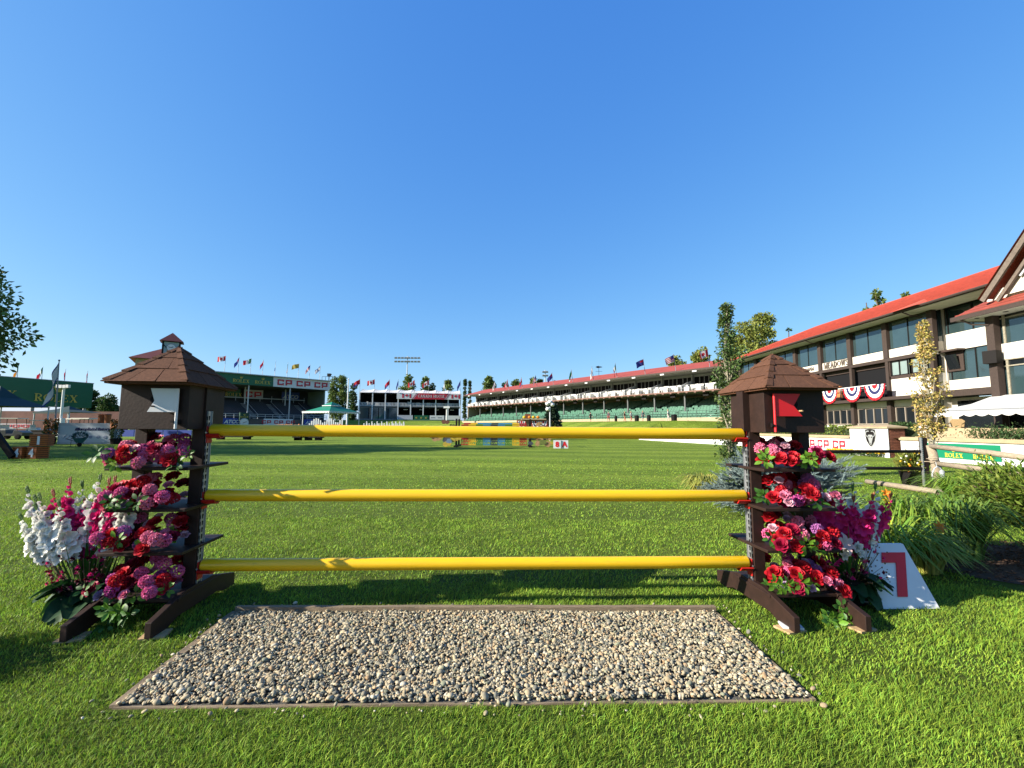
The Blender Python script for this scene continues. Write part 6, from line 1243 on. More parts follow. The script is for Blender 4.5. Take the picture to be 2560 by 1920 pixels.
# ------------------------------------------------------------------ green pavilion, masts, big screen, clock tower
def pavilion():
    c = D(829, 1035, 95); x, y = c.x, 95.0; t = thing('pavilion', 'green pavilion tent with white scalloped edge and a small top roof', 'pavilion', (x, y, 0)); ze, R_ = 4.25, 4.0; m = MB()
    def pyr(mb, r, z0, z1, top): mb.add([(x - r, y - r, z0), (x + r, y - r, z0), (x + r, y + r, z0), (x - r, y + r, z0), (x - top, y - top, z1), (x + top, y - top, z1), (x + top, y + top, z1), (x - top, y + top, z1)], [(0, 1, 5, 4), (1, 2, 6, 5), (2, 3, 7, 6), (3, 0, 4, 7), (4, 5, 6, 7)])
    # turned so that one corner shows right of centre
    pyr(m, R_, ze, ze + 1.25, 1.1); pyr(m, 1.35, ze + 1.40, ze + 2.15, .06); rt = Matrix.Translation((x, y, 0)) @ Matrix.Rotation(math.radians(-28), 4, 'Z') @ Matrix.Translation((-x, -y, 0)); m.v = [tuple(rt @ Vector(v)) for v in m.v]; m.build('roof', TENTG, t)
    v = MB(); n = 18
    for side in range(4):
        for r, z, k in ((R_, ze, n), (1.35, ze + 1.40, 7)):
            for i in range(k):
                q = Matrix.Rotation(side * math.pi / 2 - math.radians(28), 3, 'Z'); w = 2 * r / k; a = -r + i * w; pts = [(a, 0), (a + w, 0)] + [(a + w - w * j / 4, -.06 - .14 * math.sin(math.pi * j / 4) * (r > 3) - .10 * math.sin(math.pi * j / 4)) for j in range(5)]
                v.add([q @ Vector((px, -r - .03, 0)) + Vector((x, y, z + pz)) for px, pz in pts], [tuple(range(len(pts)))])
    v.build('valance', WHITE, t); b = MB()
    for side in range(4): q = Matrix.Rotation(side * math.pi / 2 - math.radians(28), 3, 'Z'); b.bar(q @ Vector((-R_, -R_, 0)) + Vector((x, y, ze + .10)), q @ Vector((R_, -R_, 0)) + Vector((x, y, ze + .06)), .1, .09)
    b.build('edge_band', LGREY, t); 
    for sx in (-1, 1):
        for sy in (-1, 1): q = Matrix.Rotation(-math.radians(28), 3, 'Z') @ Vector((sx * R_ * .96, sy * R_ * .96, 0)) + Vector((x, y, 0)); p = MB(); p.tube([q, q + Vector((0, 0, ze))], .10, 6); p.build('post', LGREY, t)
    fn = thing('picket_fence', 'white picket fence under the green pavilion', 'fence', (x, y - 6, 0)); p = MB(); [p.bb((x - 1.8 + .42 * k, 88.6, 0), (x - 1.55 + .42 * k, 88.66, 1.9 + 1.0 * abs(math.sin(k * .5)))) for k in range(16)]; p.bb((x - 1.8, 88.67, .5), (x + 5, 88.72, .65)); p.build('pickets', WHITE, fn)
pavilion()
def floodlight(p, H, nx, label, scale=1.0):
    t = thing('floodlight_mast', label, 'floodlight', p, 0); m = MB(); m.tube([(0, 0, 0), (0, 0, H)], [.35 * scale, .2 * scale], 8); m.build('mast', LGREY, t, world=False); w = nx * .8 * scale; m = MB(); [m.bb((-w, -.1, H - z), (w, .1, H - z + .15)) for z in (1.2 * scale, 3.0 * scale)]; m.build('crossbar', GREY, t, world=False)
    for k in range(nx):
        for z in (1.0, 2.8): l = MB(); xx = (-nx / 2 + .5 + k) * 1.6 * scale; l.box((xx, -.4, H - z * scale), (1.15 * scale, .7 * scale, .75 * scale), M=Matrix.Rotation(.4, 3, 'X')); l.build('lamp', GREY, t, world=False)
p = D(1019, 890, 210); floodlight((p.x, 210, 0), p.z, 8, 'tall stadium floodlight mast with two rows of lamps behind the tent house', .95)
p = D(1363, 925, 200); floodlight((p.x, 200, 0), p.z, 2, 'slim floodlight mast behind the long stand roof', .9)
p = D(871.5, 948, 118); m = MB(); m.tube([(p.x, 118, 0), (p.x, 118, p.z)], [.25, .13], 8); m.ball((p.x, 118, p.z), .22, 6, 4); solo(m, 'flagpole', WHITE, 'bare white pole between the poplars and the tent house', 'pole', (p.x, 118, 0))
def big_screen():
    a, b = Vector((-101.6, 110, 0)), Vector((-108.2, 90, 0)); d = (a - b).normalized(); t = thing('display_board', 'huge green board with gold crown and lettering at the left edge', 'display board', b); n = Vector((d.y, -d.x, 0)); z0, z1 = 5.35, 11.3; m = MB(); m.bar(a + Vector((0, 0, (z0 + z1) / 2)), b + Vector((0, 0, (z0 + z1) / 2)), .8, z1 - z0); bo = m.build('board', GREEN, t); m = MB(); m.bar(a + Vector((0, 0, z1 + .06)) + d * .1, b + Vector((0, 0, z1 + .06)), .95, .12); m.build('top_edge', LGREY, t)
    def at(px): r = ray(px, 1000); o = a + n * .45; k = (o.y * r.x - o.x * r.y) / (d.x * r.y - d.y * r.x); return o + d * k
    l = MB(); q0, q1 = at(84), at(195); wd = (q1 - q0).length; h = 1.65; wf_ = wd / ser_width('ROLEX', h); letters(l, 'ROLEX', (q0.x, q0.y, 6.55), d, (0, 0, 1), h, SER, .06, wf=wf_); q = at(14); letters(l, 'X', Vector((q.x, q.y, 7.0)), d, (0, 0, 1), 1.5, SER, .06, wf=wf_ * 1.1); l.build('lettering', GOLD, bo); c = MB(); q = at(147); crown(c, (q.x, q.y, 8.75), d, (0, 0, 1), 1.7, .06); c.build('crown_mark', GOLD, bo)
    for k in (.05, .5, .95): p = MB(); q = a.lerp(b, k) - n * .2; p.tube([q, q + Vector((0, 0, z0 + .1))], .3, 8); p.build('leg', GREY, t)
    for i, (px, k, dr) in enumerate(((40, 'ireland', 1.3), (102, 'italy', 1.15), (160, 'red', 1.45), (216, 'red', 1.45))):
        q = at(px) - n * .45; flag((q.x, q.y, z1), 2.9, k, 2.0, 1.4, '%s on the huge green board, %s from the left' % (FD[k], ORD[i]), 'flags along the huge green board', dr)
big_screen()
def clock_tower():
    Y = 92.0; c = D(424, 940, Y); x = c.x; t = thing('clock_tower', 'clock tower with white dial face and red pyramid roof behind the left birdhouse', 'tower', (x, Y, 0)); z0, z1 = D(424, 900, Y).z, D(424, 855, Y).z; w = 1.38; m = MB(); m.bb((x - w, Y - w, 0), (x + w, Y + w, z1)); m.build('shaft', mat('pale tower panel', (.34, .46, .48), .6), t)
    m = MB()
    for sx in (-1, 1): m.bb((x + sx * w - .14, Y - w - .1, z0 - 4), (x + sx * w + .14, Y - w + .1, z1))
    for s in (-1, 1): m.bar((x - w, Y - w - .06, z0 + (2.6 if s > 0 else -.9) + .4), (x + w, Y - w - .06, z0 + (2.6 if s < 0 else -.9) + .4), .08, .14)
    m.bb((x - w, Y - w - .12, z1 - .25), (x + w, Y - w - .01, z1)); m.build('frame', DARK, t); R_ = Matrix.Rotation(math.pi / 2, 4, 'X'); zc = D(424, 872, Y).z
    m = MB(); m.lathe([(.80, .14), (.80, .2), (.66, .22)], (x, Y - w, zc), 24, M=R_); m.build('dial_rim', GREY, t); m = MB(); m.lathe([(.68, .22), (.68, .24)], (x, Y - w, zc), 24, M=R_); m.build('dial', WHITE, t); m = MB(); m.bar((x, Y - w - .27, zc), (x - .5, Y - w - .27, zc + .15), .04, .08); m.bar((x, Y - w - .28, zc), (x + .3, Y - w - .28, zc + .2), .04, .1); m.build('hand', DARK, t)
    za = D(428, 832, Y).z; m = MB(); r = 1.95; m.add([(x - r, Y - r, z1 - .1), (x + r, Y - r, z1 - .1), (x + r, Y + r, z1 - .1), (x - r, Y + r, z1 - .1), (x, Y, za)], [(0, 1, 4), (1, 2, 4), (2, 3, 4), (3, 0, 4), (0, 3, 2, 1)]); m.build('roof', mat('dull red roof', (.17, .038, .032), .7, .15, 1), t)
    zr, zl = D(395, 876, Y).z, D(350, 905, Y).z; m = MB(); x0 = D(350, 905, Y).x; m.add([(x0, Y - 4, zl), (x + 4.2, Y - 4, zl), (x + 4.2, Y + 6, zl), (x0, Y + 6, zl), (x - 1, Y + 1, zr + .6), (x + .5, Y + 1, zr + .6)], [(0, 1, 5, 4), (1, 2, 5), (2, 3, 4, 5), (3, 0, 4), (0, 3, 2, 1)]); m.build('lower_roof', mat('dull red roof', (.26, .05, .04)), t); m = MB(); m.bb((x0 + 1, Y - 3, 0), (x + 3.5, Y + 5, zl)); m.build('wall', TAN, t)
    t.rotation_euler = (0, 0, math.radians(34))
clock_tower()
# ================================================================== obstacles on the field
def centre_oxer():
    Y = 32.0; xa, xb = D(1153, 1110, Y).x, D(1317, 1110, Y).x; C9 = [('red', (.42, .02, .012)), ('yellow', (.78, .45, .01)), ('green', (.05, .19, .03)), ('blue', (.02, .21, .42)), ('navy', (.012, .014, .06))]; cm = {n: mat('gate ' + n, c, .5) for n, c in C9}; seq = ['red', 'yellow', 'green', 'blue', 'navy', 'blue', 'green', 'yellow', 'red']; w = (xb - xa) / 9
    for row, (yy, z0, lab) in enumerate(((Y, .12, 'front'), (Y + 1.6, .30, 'rear'))):
        t = thing('lattice_gate', 'many-coloured lattice gate across the %s of the middle obstacle' % lab, 'jump gate', ((xa + xb) / 2, yy, z0), 0, 'lattice gates of the middle obstacle')
        for i, c in enumerate(seq):
            m = MB(); x0, x1 = xa + i * w + .005, xa + (i + 1) * w - .005; m.bb((x0, yy, z0 + .37), (x1, yy + .03, z0 + .5)); m.bb((x0, yy, z0), (x1, yy + .03, z0 + .06)); m.bb((x0, yy + .001, z0 + .06), (x0 + .03, yy + .029, z0 + .37)); m.bb((x1 - .03, yy + .001, z0 + .06), (x1, yy + .029, z0 + .37))
            for k in range(-2, 4):
                for s in (-1, 1):
                    ax, bx_ = x0 + k * w / 4 + (0 if s > 0 else w / 2), x0 + k * w / 4 + (w / 2 if s > 0 else 0); lo, hi = (ax, z0 + .06), (bx_, z0 + .37)
                    if min(ax, bx_) < x0 - .001 or max(ax, bx_) > x1 + .001: continue
                    m.bar((lo[0], yy + (.010 if s > 0 else .02), lo[1]), (hi[0], yy + (.010 if s > 0 else .02), hi[1]), .008, .035)
            m.build('lattice_panel', cm[c], t)
        for z, lab2 in ((1.5 if not row else 1.62, 'upper'), (.78, 'lower')):
            if row and lab2 == 'lower': continue
            p = thing('jump_pole', 'striped %s pole of the middle obstacle, %s row' % (lab2, lab), 'jump pole', ((xa + xb) / 2, yy - .1, z), 0, 'striped poles of the middle obstacle')
            for i, c in enumerate(seq if not row else ['red', 'yellow', 'blue', 'blue', 'navy', 'blue', 'blue', 'yellow', 'red']): m = MB(); m.tube([(xa + i * w, yy - .1, z), (xa + (i + 1) * w, yy - .1, z)], .05, 8); m.build('pole_band', cm[c], p)
    cols = [mat('stone ' + n, c, .7, .2, 6) for n, c in (('blue', (.16, .24, .32)), ('tan', (.42, .25, .11)), ('brown', (.16, .06, .03)), ('mustard', (.50, .36, .04)), ('moss', (.16, .19, .04)), ('slate', (.06, .07, .09)))]
    for sd, xc, x0, x1 in (('left', xa - .35, D(1077, 1110, Y).x, D(1142, 1110, Y).x), ('right', xb + .25, D(1326, 1110, Y).x, D(1384, 1110, Y).x)):
        for yy, rr in ((Y, 'front'), (Y + 1.6, 'rear')):
            t = thing('jump_standard', 'painted rockwork wing at the %s %s of the middle obstacle' % (rr, sd), 'jump standard', ((x0 + x1) / 2, yy, 0), 0, 'rockwork wings of the middle obstacle'); m = MB(); m.bb((xc - .06, yy - .05, 0), (xc + .06, yy + .05, 1.95)); m.bb((xc - .12, yy - .5, 0), (xc + .12, yy + .5, .1)); m.build('post', DARK, t); rg = random.Random(3 if sd == 'left' else 5)
            for k in range(26):
                f = rg.random(); zz = .12 + 1.65 * rg.random() ** 1.15; xx = x0 + (x1 - x0) * f; r = rg.uniform(.13, .26); n = 9
                if zz > 1.2 and abs(xx - (x0 + x1) / 2) > .55: continue
                poly = [(r * rg.uniform(.75, 1.15) * math.cos(6.283 * j / n), r * .8 * rg.uniform(.75, 1.15) * math.sin(6.283 * j / n)) for j in range(n)]; zz = max(zz, r * .8)
                b = MB(); b.prism(poly, (xx, yy - .012 * k * .4, zz), (1, 0, 0), (0, 0, 1), .05); b.build('painted_rock', cols[(k * 7 + (sd == 'left')) % 6 if zz < .5 else rg.choice((1, 2, 3, 1, 4))], t)
    for px, ch in ((1393, '8'), (1411.5, 'A')):
        p = G(px, 1121); w_ = .24; t = thing('number_board', 'white board with a red %s beside the middle obstacle' % ('figure 8' if ch == '8' else 'letter A'), 'number sign', (p.x, p.y, 0), 0, 'number boards of the middle obstacle'); m = MB(); m.bb((-w_, 0, 0), (w_, .06, .54)); m.build('board', WHITE, t, world=False); l = MB(); font_into(l, ch, (0, -.004, .11), (1, 0, 0), (0, 0, 1), .34, bold=.022, depth=.004); l.build('character', REDP, t, world=False)
centre_oxer()
def bunting_booth():
    Y = 50.0; t = thing('flower_stage', 'timber display stage with pumpkins on its tan shelf behind the middle obstacle', 'display stage', (2.3, Y, 0)); xa, xb = D(1292, 1060, Y).x, D(1372, 1060, Y).x; m = MB(); m.bb((xa, Y, 0), (xb, Y + 2, 2.2)); m.build('stage_body', mat('stage wood', (.28, .17, .09), .8, .3, 4), t); m = MB(); m.bb((xa + .5, Y - .3, 2.205), (xb - .3, Y + 1.8, 2.32)); m.build('shelf', TAN, t); m = MB(); m.bb((xa + .9, Y + .3, 2.33), (xa + 1.5, Y + .9, 2.85)); m.build('barrel', BRICK, t)
    for i, px in enumerate((1311, 1324, 1334, 1345)): p = D(px, 1041, Y); q = MB(); q.ball((p.x, Y - .02, 2.32 + .16), (.20, .20, .16), 10, 6); solo(q, 'pumpkin', FM['orange' if i % 2 else 'yellow'], '%s round pumpkin on the tan stage shelf' % ORD[i], 'pumpkin', (p.x, Y, 2.33), 'pumpkins on the stage shelf', smooth=True)
    for i, px in enumerate((1304, 1339, 1358)): p = D(px, 1052, Y); bunting((p.x, Y - .06, 2.05), .9, 1.0, (0, -1, 0), None, '%s bunting fan on the timber display stage' % ('left', 'middle', 'right')[i], 'bunting fans on the display stage')
    m = MB(); m.ball((D(1328, 1062, Y).x, Y - .7, .5), (.9, .45, .5), 10, 6); solo(m, 'boulder', mat('stone blue', (.16, .24, .32)), 'blue painted boulder leaning in front of the display stage', 'boulder', (1.9, Y - .7, 0))
    p = D(1379, 1000, 58); conifer('spruce_tree', 'small blue-green spruce beside the speaker pole in mid field', (p.x + .05, 58, 0), 4.7, 1.5, LM['spruce'], 3600, None, .42)
    p = D(1375, 1008, 46); t = thing('speaker_pole', 'grey pole carrying a cluster of white horn loudspeakers', 'loudspeaker pole', (p.x, 46, 0)); m = MB(); m.tube([(0, 0, 0), (0, 0, p.z - .3)], .07, 8); m.build('pole', LGREY, t, world=False)
    for dx, dz in ((-.25, -.05), (.22, -.15), (-.22, -.6), (0, .1)): m = MB(); m.ball((dx, -.1, p.z + dz), (.24, .28, .2), 10, 6); m.build('horn', WHITE, t, world=False, smooth=True)
    p = D(1117, 1020, 120); t = thing('speaker_pole', 'white pole with lamps in front of the tent house right end', 'loudspeaker pole', (p.x, 120, 0)); m = MB(); m.tube([(0, 0, 0), (0, 0, p.z)], .16, 8); m.build('pole', WHITE, t, world=False); m = MB(); m.box((0, -.2, p.z + .2), (1.6, .5, .5)); m.build('lamp', WHITE, t, world=False)
bunting_booth()
def white_pickets():
    Y = 62.0; zt = D(960, 1057, Y).z
    for k, (px0, px1) in enumerate(((910, 943), (945, 978), (980, 1005))):
        xa, xb = D(px0, 1060, Y).x, D(px1, 1060, Y).x; t = thing('white_gate', '%s white picket jump in the far left field' % ('left', 'middle', 'right')[k], 'jump gate', ((xa + xb) / 2, Y + k * .5, 0), 0, 'white picket jumps'); m = MB(); n = 6
        for i in range(n): x = xa + (xb - xa) * i / (n - 1); m.bb((x - .09, Y + k * .5, 0), (x + .09, Y + .08 + k * .5, zt * (1.0 if i % 2 else .86))); m.ball((x, Y + .04 + k * .5, zt * (1.0 if i % 2 else .86) + .08), .1, 6, 4)
        [m.bb((xa, Y + .081 + k * .5, z), (xb, Y + .12 + k * .5, z + .12)) for z in (.5, 1.1)]; m.build('pickets', WHITE, t)
    for k, (px0, px1, lab) in enumerate(((690, 745, 'low orange flower bed far off below the lettered banner'), (768, 860, 'low orange flower bed far off below the green pavilion'))):
        xa, xb = D(px0, 1060, 66).x, D(px1, 1060, 66).x; t = thing('flower_bed', lab, 'flower bed', ((xa + xb) / 2, 66, 0), 0, 'orange flower beds in the far field'); m = MB(); m.bb((xa, 66, 0), (xb, 67, 1.15)); m.build('planter', WHITE, t); g = MB(); [g.ball((uni(xa, xb), 65.9 + uni(0, 1), 1.2 + uni(0, .3)), uni(.1, .2), 5, 4) for _ in range(110)]; g.build('blooms', FM['orange'], t)
    for k, (px0, px1, z1) in enumerate(((535, 632, .75), (730, 752, .5), (756, 806, .55))):
        p0, p1 = G(px0, 1099 if k == 0 else 1101), G(px1, 1099 if k == 0 else 1101); m = MB(); m.bb((p0.x, p0.y, .25), (p1.x, p0.y + .8, 1.1)); [m.bb((x - .25, p0.y + .1, 0), (x + .25, p0.y + .7, .25)) for x in (p0.x + .4, p1.x - .4)]
        solo(m, 'jump_wall', DARK, '%s dark wall jump half hidden behind the top yellow pole' % ORD[k], 'jump wall', ((p0.x + p1.x) / 2, p0.y, 0), 'dark wall jumps in the far field')
white_pickets()
# ------------------------------------------------------------------ left of the field
def left_field():
    a, b = G(142, 1110), G(281, 1110); b.y = a.y + .5; a.z = b.z = 0; d = (b - a).normalized(); n = Vector((d.y, -d.x, 0)); L = (b - a).length; h = 1.5; t = thing('banner_counter', 'white counter panel lettered with a history hashtag on the left of the field', 'counter', (a + b) / 2); m = MB(); m.bar((a + b) / 2 - d * L / 2 - n * .4 + Vector((0, 0, h / 2)), (a + b) / 2 + d * L / 2 - n * .4 + Vector((0, 0, h / 2)), .8, h); m.build('counter', LGREY, t)
    m = MB(); q = a + n * .004; m.prism([(.12, .14), (L - .12, .14), (L - .12, h - .2), (.12, h - .2)], q, d, (0, 0, 1), .01); p = m.build('panel', mat('white panel', (.62, .66, .72), .5), t); m = MB(); font_into(m, '#JumpIntoHistory', q + n * .012 + d * (L * .625) + Vector((0, 0, .98)), d, (0, 0, 1), .20, bold=.016, depth=.003, shear=.2, width=L * .66); m.build('lettering', NAVY, p); m = MB()
    for k in range(7): m.tube([q + n * .015 + d * (.35 + .09 * k + .05 * math.sin(k * 3)) + Vector((0, 0, .35 + .1 * math.sin(k * 1.9))), q + n * .015 + d * (.5 + .1 * k) + Vector((0, 0, .6 + .13 * math.sin(k * 2.3)))], .014, 4)
    for x in (L * .6, L * .74, L * .87): m.lathe([(.12, 0), (.12, .01), (.09, .012)], q + n * .012 + d * x + Vector((0, 0, .5)), 10, M=Matrix((d, Vector((0, 0, 1)), n)).transposed().to_4x4())
    m.build('drawing', mat('pale blue ink', (.28, .33, .45), .6), p)
    for i, c in enumerate((a - d * .38 + n * .1, b + d * .32 + n * .1)):
        f = thing('flower_column', 'tall orange flower column at the %s end of the lettered counter' % ('left', 'right')[i], 'flower column', c, 0, 'flower columns beside the lettered counter'); m = MB(); m.lathe([(.3, 0), (.36, .4), (.30, .42)], c, 10); m.build('tub', DARK, f); N_ = 800; an = RNG.uniform(0, 6.28, N_); zz = RNG.uniform(.35, 1.75, N_); rr = (.30 + .06 * np.sin(zz * 9)) * RNG.uniform(.6, 1, N_); P = np.stack([c.x + rr * np.cos(an), c.y + rr * np.sin(an), zz], 1); V, Fc = leaf_cloud(P, np.stack([np.cos(an), np.sin(an), RNG.normal(0, .4, N_)], 1), .13); np_mesh('foliage', V, Fc, LM['dark'], parent=f); g = MB(); [g.ball((c.x + .34 * math.cos(u), c.y + .34 * math.sin(u), w), uni(.045, .075), 5, 4) for u, w in [(uni(0, 6.28), uni(.7 if i == 0 else 1.1, 1.8)) for _ in range(110)]]; g.build('blooms', mat('rust bloom', (.42, .12, .015), .7), f)
    c = G(198, 1117); w = thing('wheelbarrow', 'green wheelbarrow filled with plants in front of the lettered counter', 'wheelbarrow', (c.x, c.y, 0)); w.scale = (.72,) * 3; m = MB(); m.lathe([(.25, .35), (.5, .75), (.46, .75), (.2, .4)], (0, 0, 0), 6); m.build('tray', mat('barrow teal', (.03, .14, .15), .5), w, world=False); m = MB(); m.lathe([(.16, -.04), (.2, -.03), (.2, .03), (.16, .04)], (0, 0, .2), 12, M=Matrix.Rotation(math.pi / 2, 4, 'X')); m.build('wheel', DARK, w, world=False)
    m = MB(); [m.tube([(-1.0, s * .25, .72), (-.3, s * .22, .5), (.3, s * .1, .25)], .022, 5) for s in (-1, 1)]; m.build('handle', DARK, w, world=False); m = MB(); [m.tube([(-.5, s * .25, .5), (-.55, s * .25, 0)], .02, 5) for s in (-1, 1)]; m.build('leg', DARK, w, world=False)
    P = RNG.normal(0, 1, (420, 3)); P /= np.linalg.norm(P, axis=1, keepdims=True); P = P * np.array([.34, .28, .20]) + np.array([0, 0, .65]); V, Fc = leaf_cloud(P, P - np.array([0, 0, .5]), .10); np_mesh('plants', V + np.array([c.x, c.y, 0]), Fc, leaf_mat('teal foliage', (.05, .13, .13)), parent=w)
    for i, (px, py, ch, wd, hh, lab) in enumerate(((42, 1147, '4', .50, .50, 'slatted orange crate with a white 4 nearest the left edge'), (79, 1147, '4', .46, .50, 'slatted orange crate with a white 4 below the crate numbered 1'), (89, 1114, '1', .56, .50, 'slatted orange crate with a white 1 on two of its sides'))):
        p = G(px, py) if i < 2 else G(79, 1147) ; z0 = 0 if i < 2 else .505; 
        if i == 2: p.x += .06
        t = thing('number_crate', lab, 'crate', (p.x, p.y + wd / 2, z0), math.radians(25 if i == 2 else -8), 'numbered orange crates'); m = MB(); m.bb((-wd / 2 + .02, -wd / 2 + .02, 0), (wd / 2 - .02, wd / 2 - .02, hh - .02)); m.build('inside', mat('crate inside', (.10, .03, .01), .8), t, world=False); m = MB()
        for k in range(6):
            z = .01 + k * (hh - .02) / 6
            for s in (-1, 1): m.bb((-wd / 2, s * wd / 2 - .01, z), (wd / 2, s * wd / 2 + .01, z + .055)); m.bb((s * wd / 2 - .01, -wd / 2 + .012, z + .001), (s * wd / 2 + .01, wd / 2 - .012, z + .054))
        m.build('slats', ORANGE, t, world=False); l = MB(); font_into(l, ch, (0, -wd / 2 - .014, .08), (1, 0, 0), (0, 0, 1), .33, bold=.016, depth=.003)
        if i == 2: font_into(l, ch, (-wd / 2 - .014, 0, .08), (0, -1, 0), (0, 0, 1), .33, bold=.016, depth=.003)
        l.build('numeral', WHITE, t, world=False)
    # a neighbouring jump whose poles run out of view on the left
    c = G(-16, 1147); c.z = 0; t = thing('jump_standard', 'dark standard with a slanting brace beside the orange crates at the left edge', 'jump standard', c); m = MB(); m.bar(c + Vector((.75, 0, .08)), c + Vector((-.45, 0, 1.55)), .12, .22); m.build('brace', DARK, t); m = MB(); m.bb((c.x - .75, c.y - .06, 0), (c.x - .60, c.y + .06, 1.75)); m.build('post', DARK, t); m = MB(); m.bb((c.x - 1.0, c.y - .55, .01), (c.x + .4, c.y - .35, .12)); m.build('foot', LOG, t)
    for k, z in enumerate((.45, .95, 1.4)): m = MB(); m.tube([(c.x - .8, c.y - .1, z), (c.x - 4.9, c.y - .9, z)], .05, 8); solo(m, 'jump_pole', ORANGE, '%s orange pole of the jump running off the left edge' % ('lowest', 'middle', 'top')[k], 'jump pole', (c.x - 2.8, c.y - .5, z), 'orange poles off the left edge', smooth=True)
    m = MB(); p0, p1 = G(76, 1094), G(114, 1094); m.bb((p0.x, p0.y, 0), (p1.x, p0.y + 1, .72)); m.bb((p0.x - .05, p0.y - .05, .72), (p1.x + .05, p0.y + 1.05, .80)); solo(m, 'dark_bench', DARK, 'dark box bench behind the orange crates', 'bench', ((p0.x + p1.x) / 2, p0.y, 0))
    # golf carts
    def cart(p, rz, label, roof=True):
        t = thing('golf_cart', label, 'golf cart', p, rz, 'parked golf carts'); m = MB(); m.prism([(-1.2, .3), (1.2, .3), (1.25, .62), (.75, .82), (.5, .82), (.42, .5), (-.1, .5), (-.15, .85), (-1.15, .85), (-1.25, .6)], (0, .55, 0), (1, 0, 0), (0, 0, 1), 1.1); m.build('body', mat('cart body', (.05, .055, .06), .4) if 'dark' in label else WHITE, t, world=False, bevel=.02); MB().bb((-.7, -.5, .86), (-.2, .5, .98)).build('seat', OFFW, t, world=False); MB().bb((-.85, -.5, .98), (-.72, .5, 1.35)).build('backrest', OFFW, t, world=False)
        m = MB(); m.bb((-1.05, -.6, 1.88), (.75, .6, 1.96)); m.build('canopy', OFFW, t, world=False, bevel=.02)
        for x in (-.98, .6):
            for y in (-.52, .52): m = MB(); m.tube([(x + (.15 if x > 0 else 0), y, .82), (x, y, 1.9)], .025, 5); m.build('post', DARK, t, world=False)
        for x in (-.8, .85):
            for y in (-.5, .5): m = MB(); m.lathe([(.14, -.09), (.24, -.08), (.24, .08), (.14, .09)], (x, y, .24), 12, M=Matrix.Rotation(math.pi / 2, 4, 'X')); m.build('wheel', DARK, t, world=False)
    p = G(30, 1098); cart((p.x, p.y, 0), .15, 'dark golf cart with pale roof parked at the left edge'); p = D(102, 1060, 62); cart((p.x, 62, 0), .4, 'white golf cart parked further back behind the orange crates'); p = D(220, 1055, 40); cart((p.x, 40, 0), -.1, 'white golf cart parked behind the lettered counter'); p = D(196, 1055, 44); cart((p.x, 44, 0), 2.9, 'white golf cart half hidden at the left behind the counter')
    for k, px in enumerate((253, 270)): p = D(px, 1045, 36); m = MB(); m.lathe([(.22, 0), (.22, .5), (.26, .52), (.26, 1.0), (.20, 1.05), (.20, 2.15), (.24, 2.2), (.1, 2.25)], (p.x, 36, 0), 10); solo(m, 'orange_pillar', ORANGE, '%s orange and brown jump pillar standing behind the counter' % ('left', 'right')[k], 'jump pillar', (p.x, 36, 0), 'orange pillars behind the counter')
    # leaning flag, lamp mast, tents and low buildings
    p = G(133, 1120); p = Vector((p.x * 1.25, p.y * 1.25, 0)); top = D(148, 901, p.y); flag(p, top.z, 'wblue', 2.3, 1.3, 'white and blue flag hanging on a leaning pole in front of the huge green board', None, 1.25, (top.x - p.x, 0), dirn=(-1, 0, 0))
    p = D(152, 1055, 52); top = D(160, 968, 52); t = thing('lamp_mast', 'white lamp mast with four lamp heads in front of the huge green board', 'lamp mast', (p.x, 52, 0)); m = MB(); m.tube([(0, 0, 0), (top.x - p.x, 0, top.z)], .12, 8); m.bb((-.25, -.25, 0), (.25, .25, 2.1)); m.build('mast', WHITE, t, world=False)
    for dx in (-.55, -.2, .2, .55): m = MB(); m.box((top.x - p.x + dx, -.1, top.z + .05 + .1 * abs(dx)), (.3, .3, .35)); m.build('lamp', WHITE, t, world=False)
    def tent(px0, px1, pyb, pyt, Y, label, m_=DKGREEN):
        a, b, ap = D(px0, pyb, Y), D(px1, pyb, Y), D((px0 + px1) / 2, pyt, Y); r = (b.x - a.x) / 2; cx = (a.x + b.x) / 2; t = thing('canopy_tent', label, 'tent', (cx, Y, 0), 0, 'dark canopy tents on the left'); m = MB(); m.add([(cx - r, Y - r, a.z), (cx + r, Y - r, a.z), (cx + r, Y + r, a.z), (cx - r, Y + r, a.z), (cx, Y, ap.z), (cx - r * .4, Y - r * .4, a.z + (ap.z - a.z) * .42), (cx + r * .4, Y - r * .4, a.z + (ap.z - a.z) * .42), (cx + r * .4, Y + r * .4, a.z + (ap.z - a.z) * .42), (cx - r * .4, Y + r * .4, a.z + (ap.z - a.z) * .42)], [(0, 1, 6, 5), (1, 2, 7, 6), (2, 3, 8, 7), (3, 0, 5, 8), (5, 6, 4), (6, 7, 4), (7, 8, 4), (8, 5, 4)]); m.bb((cx - r, Y - r - .02, a.z - .25), (cx + r, Y - r, a.z)); m.build('canopy', m_, t)
        for sx in (-1, 1):
            for sy in (-1, 1): p = MB(); p.tube([(cx + sx * r * .95, Y + sy * r * .95, 0), (cx + sx * r * .95, Y + sy * r * .95, a.z)], .09, 6); p.build('post', LGREY, t)
    tent(-70, 62, 1016, 965, 60, 'dark green peaked canopy tent cut by the left edge'); tent(128, 216, 1031, 1015, 70, 'low dark canopy tent below the gold lettering of the huge board')
    m = MB(); a, b = D(-40, 1050, 88), D(300, 1050, 88); m.bb((a.x, 88, 0), (b.x, 90, D(100, 1028, 88).z)); bw = solo(m, 'brick_building', mat('dull brick', (.17, .075, .06), .9, .4, .35, .2, 3), 'long low reddish brick building below the huge green board', 'building', ((a.x + b.x) / 2, 89, 0))
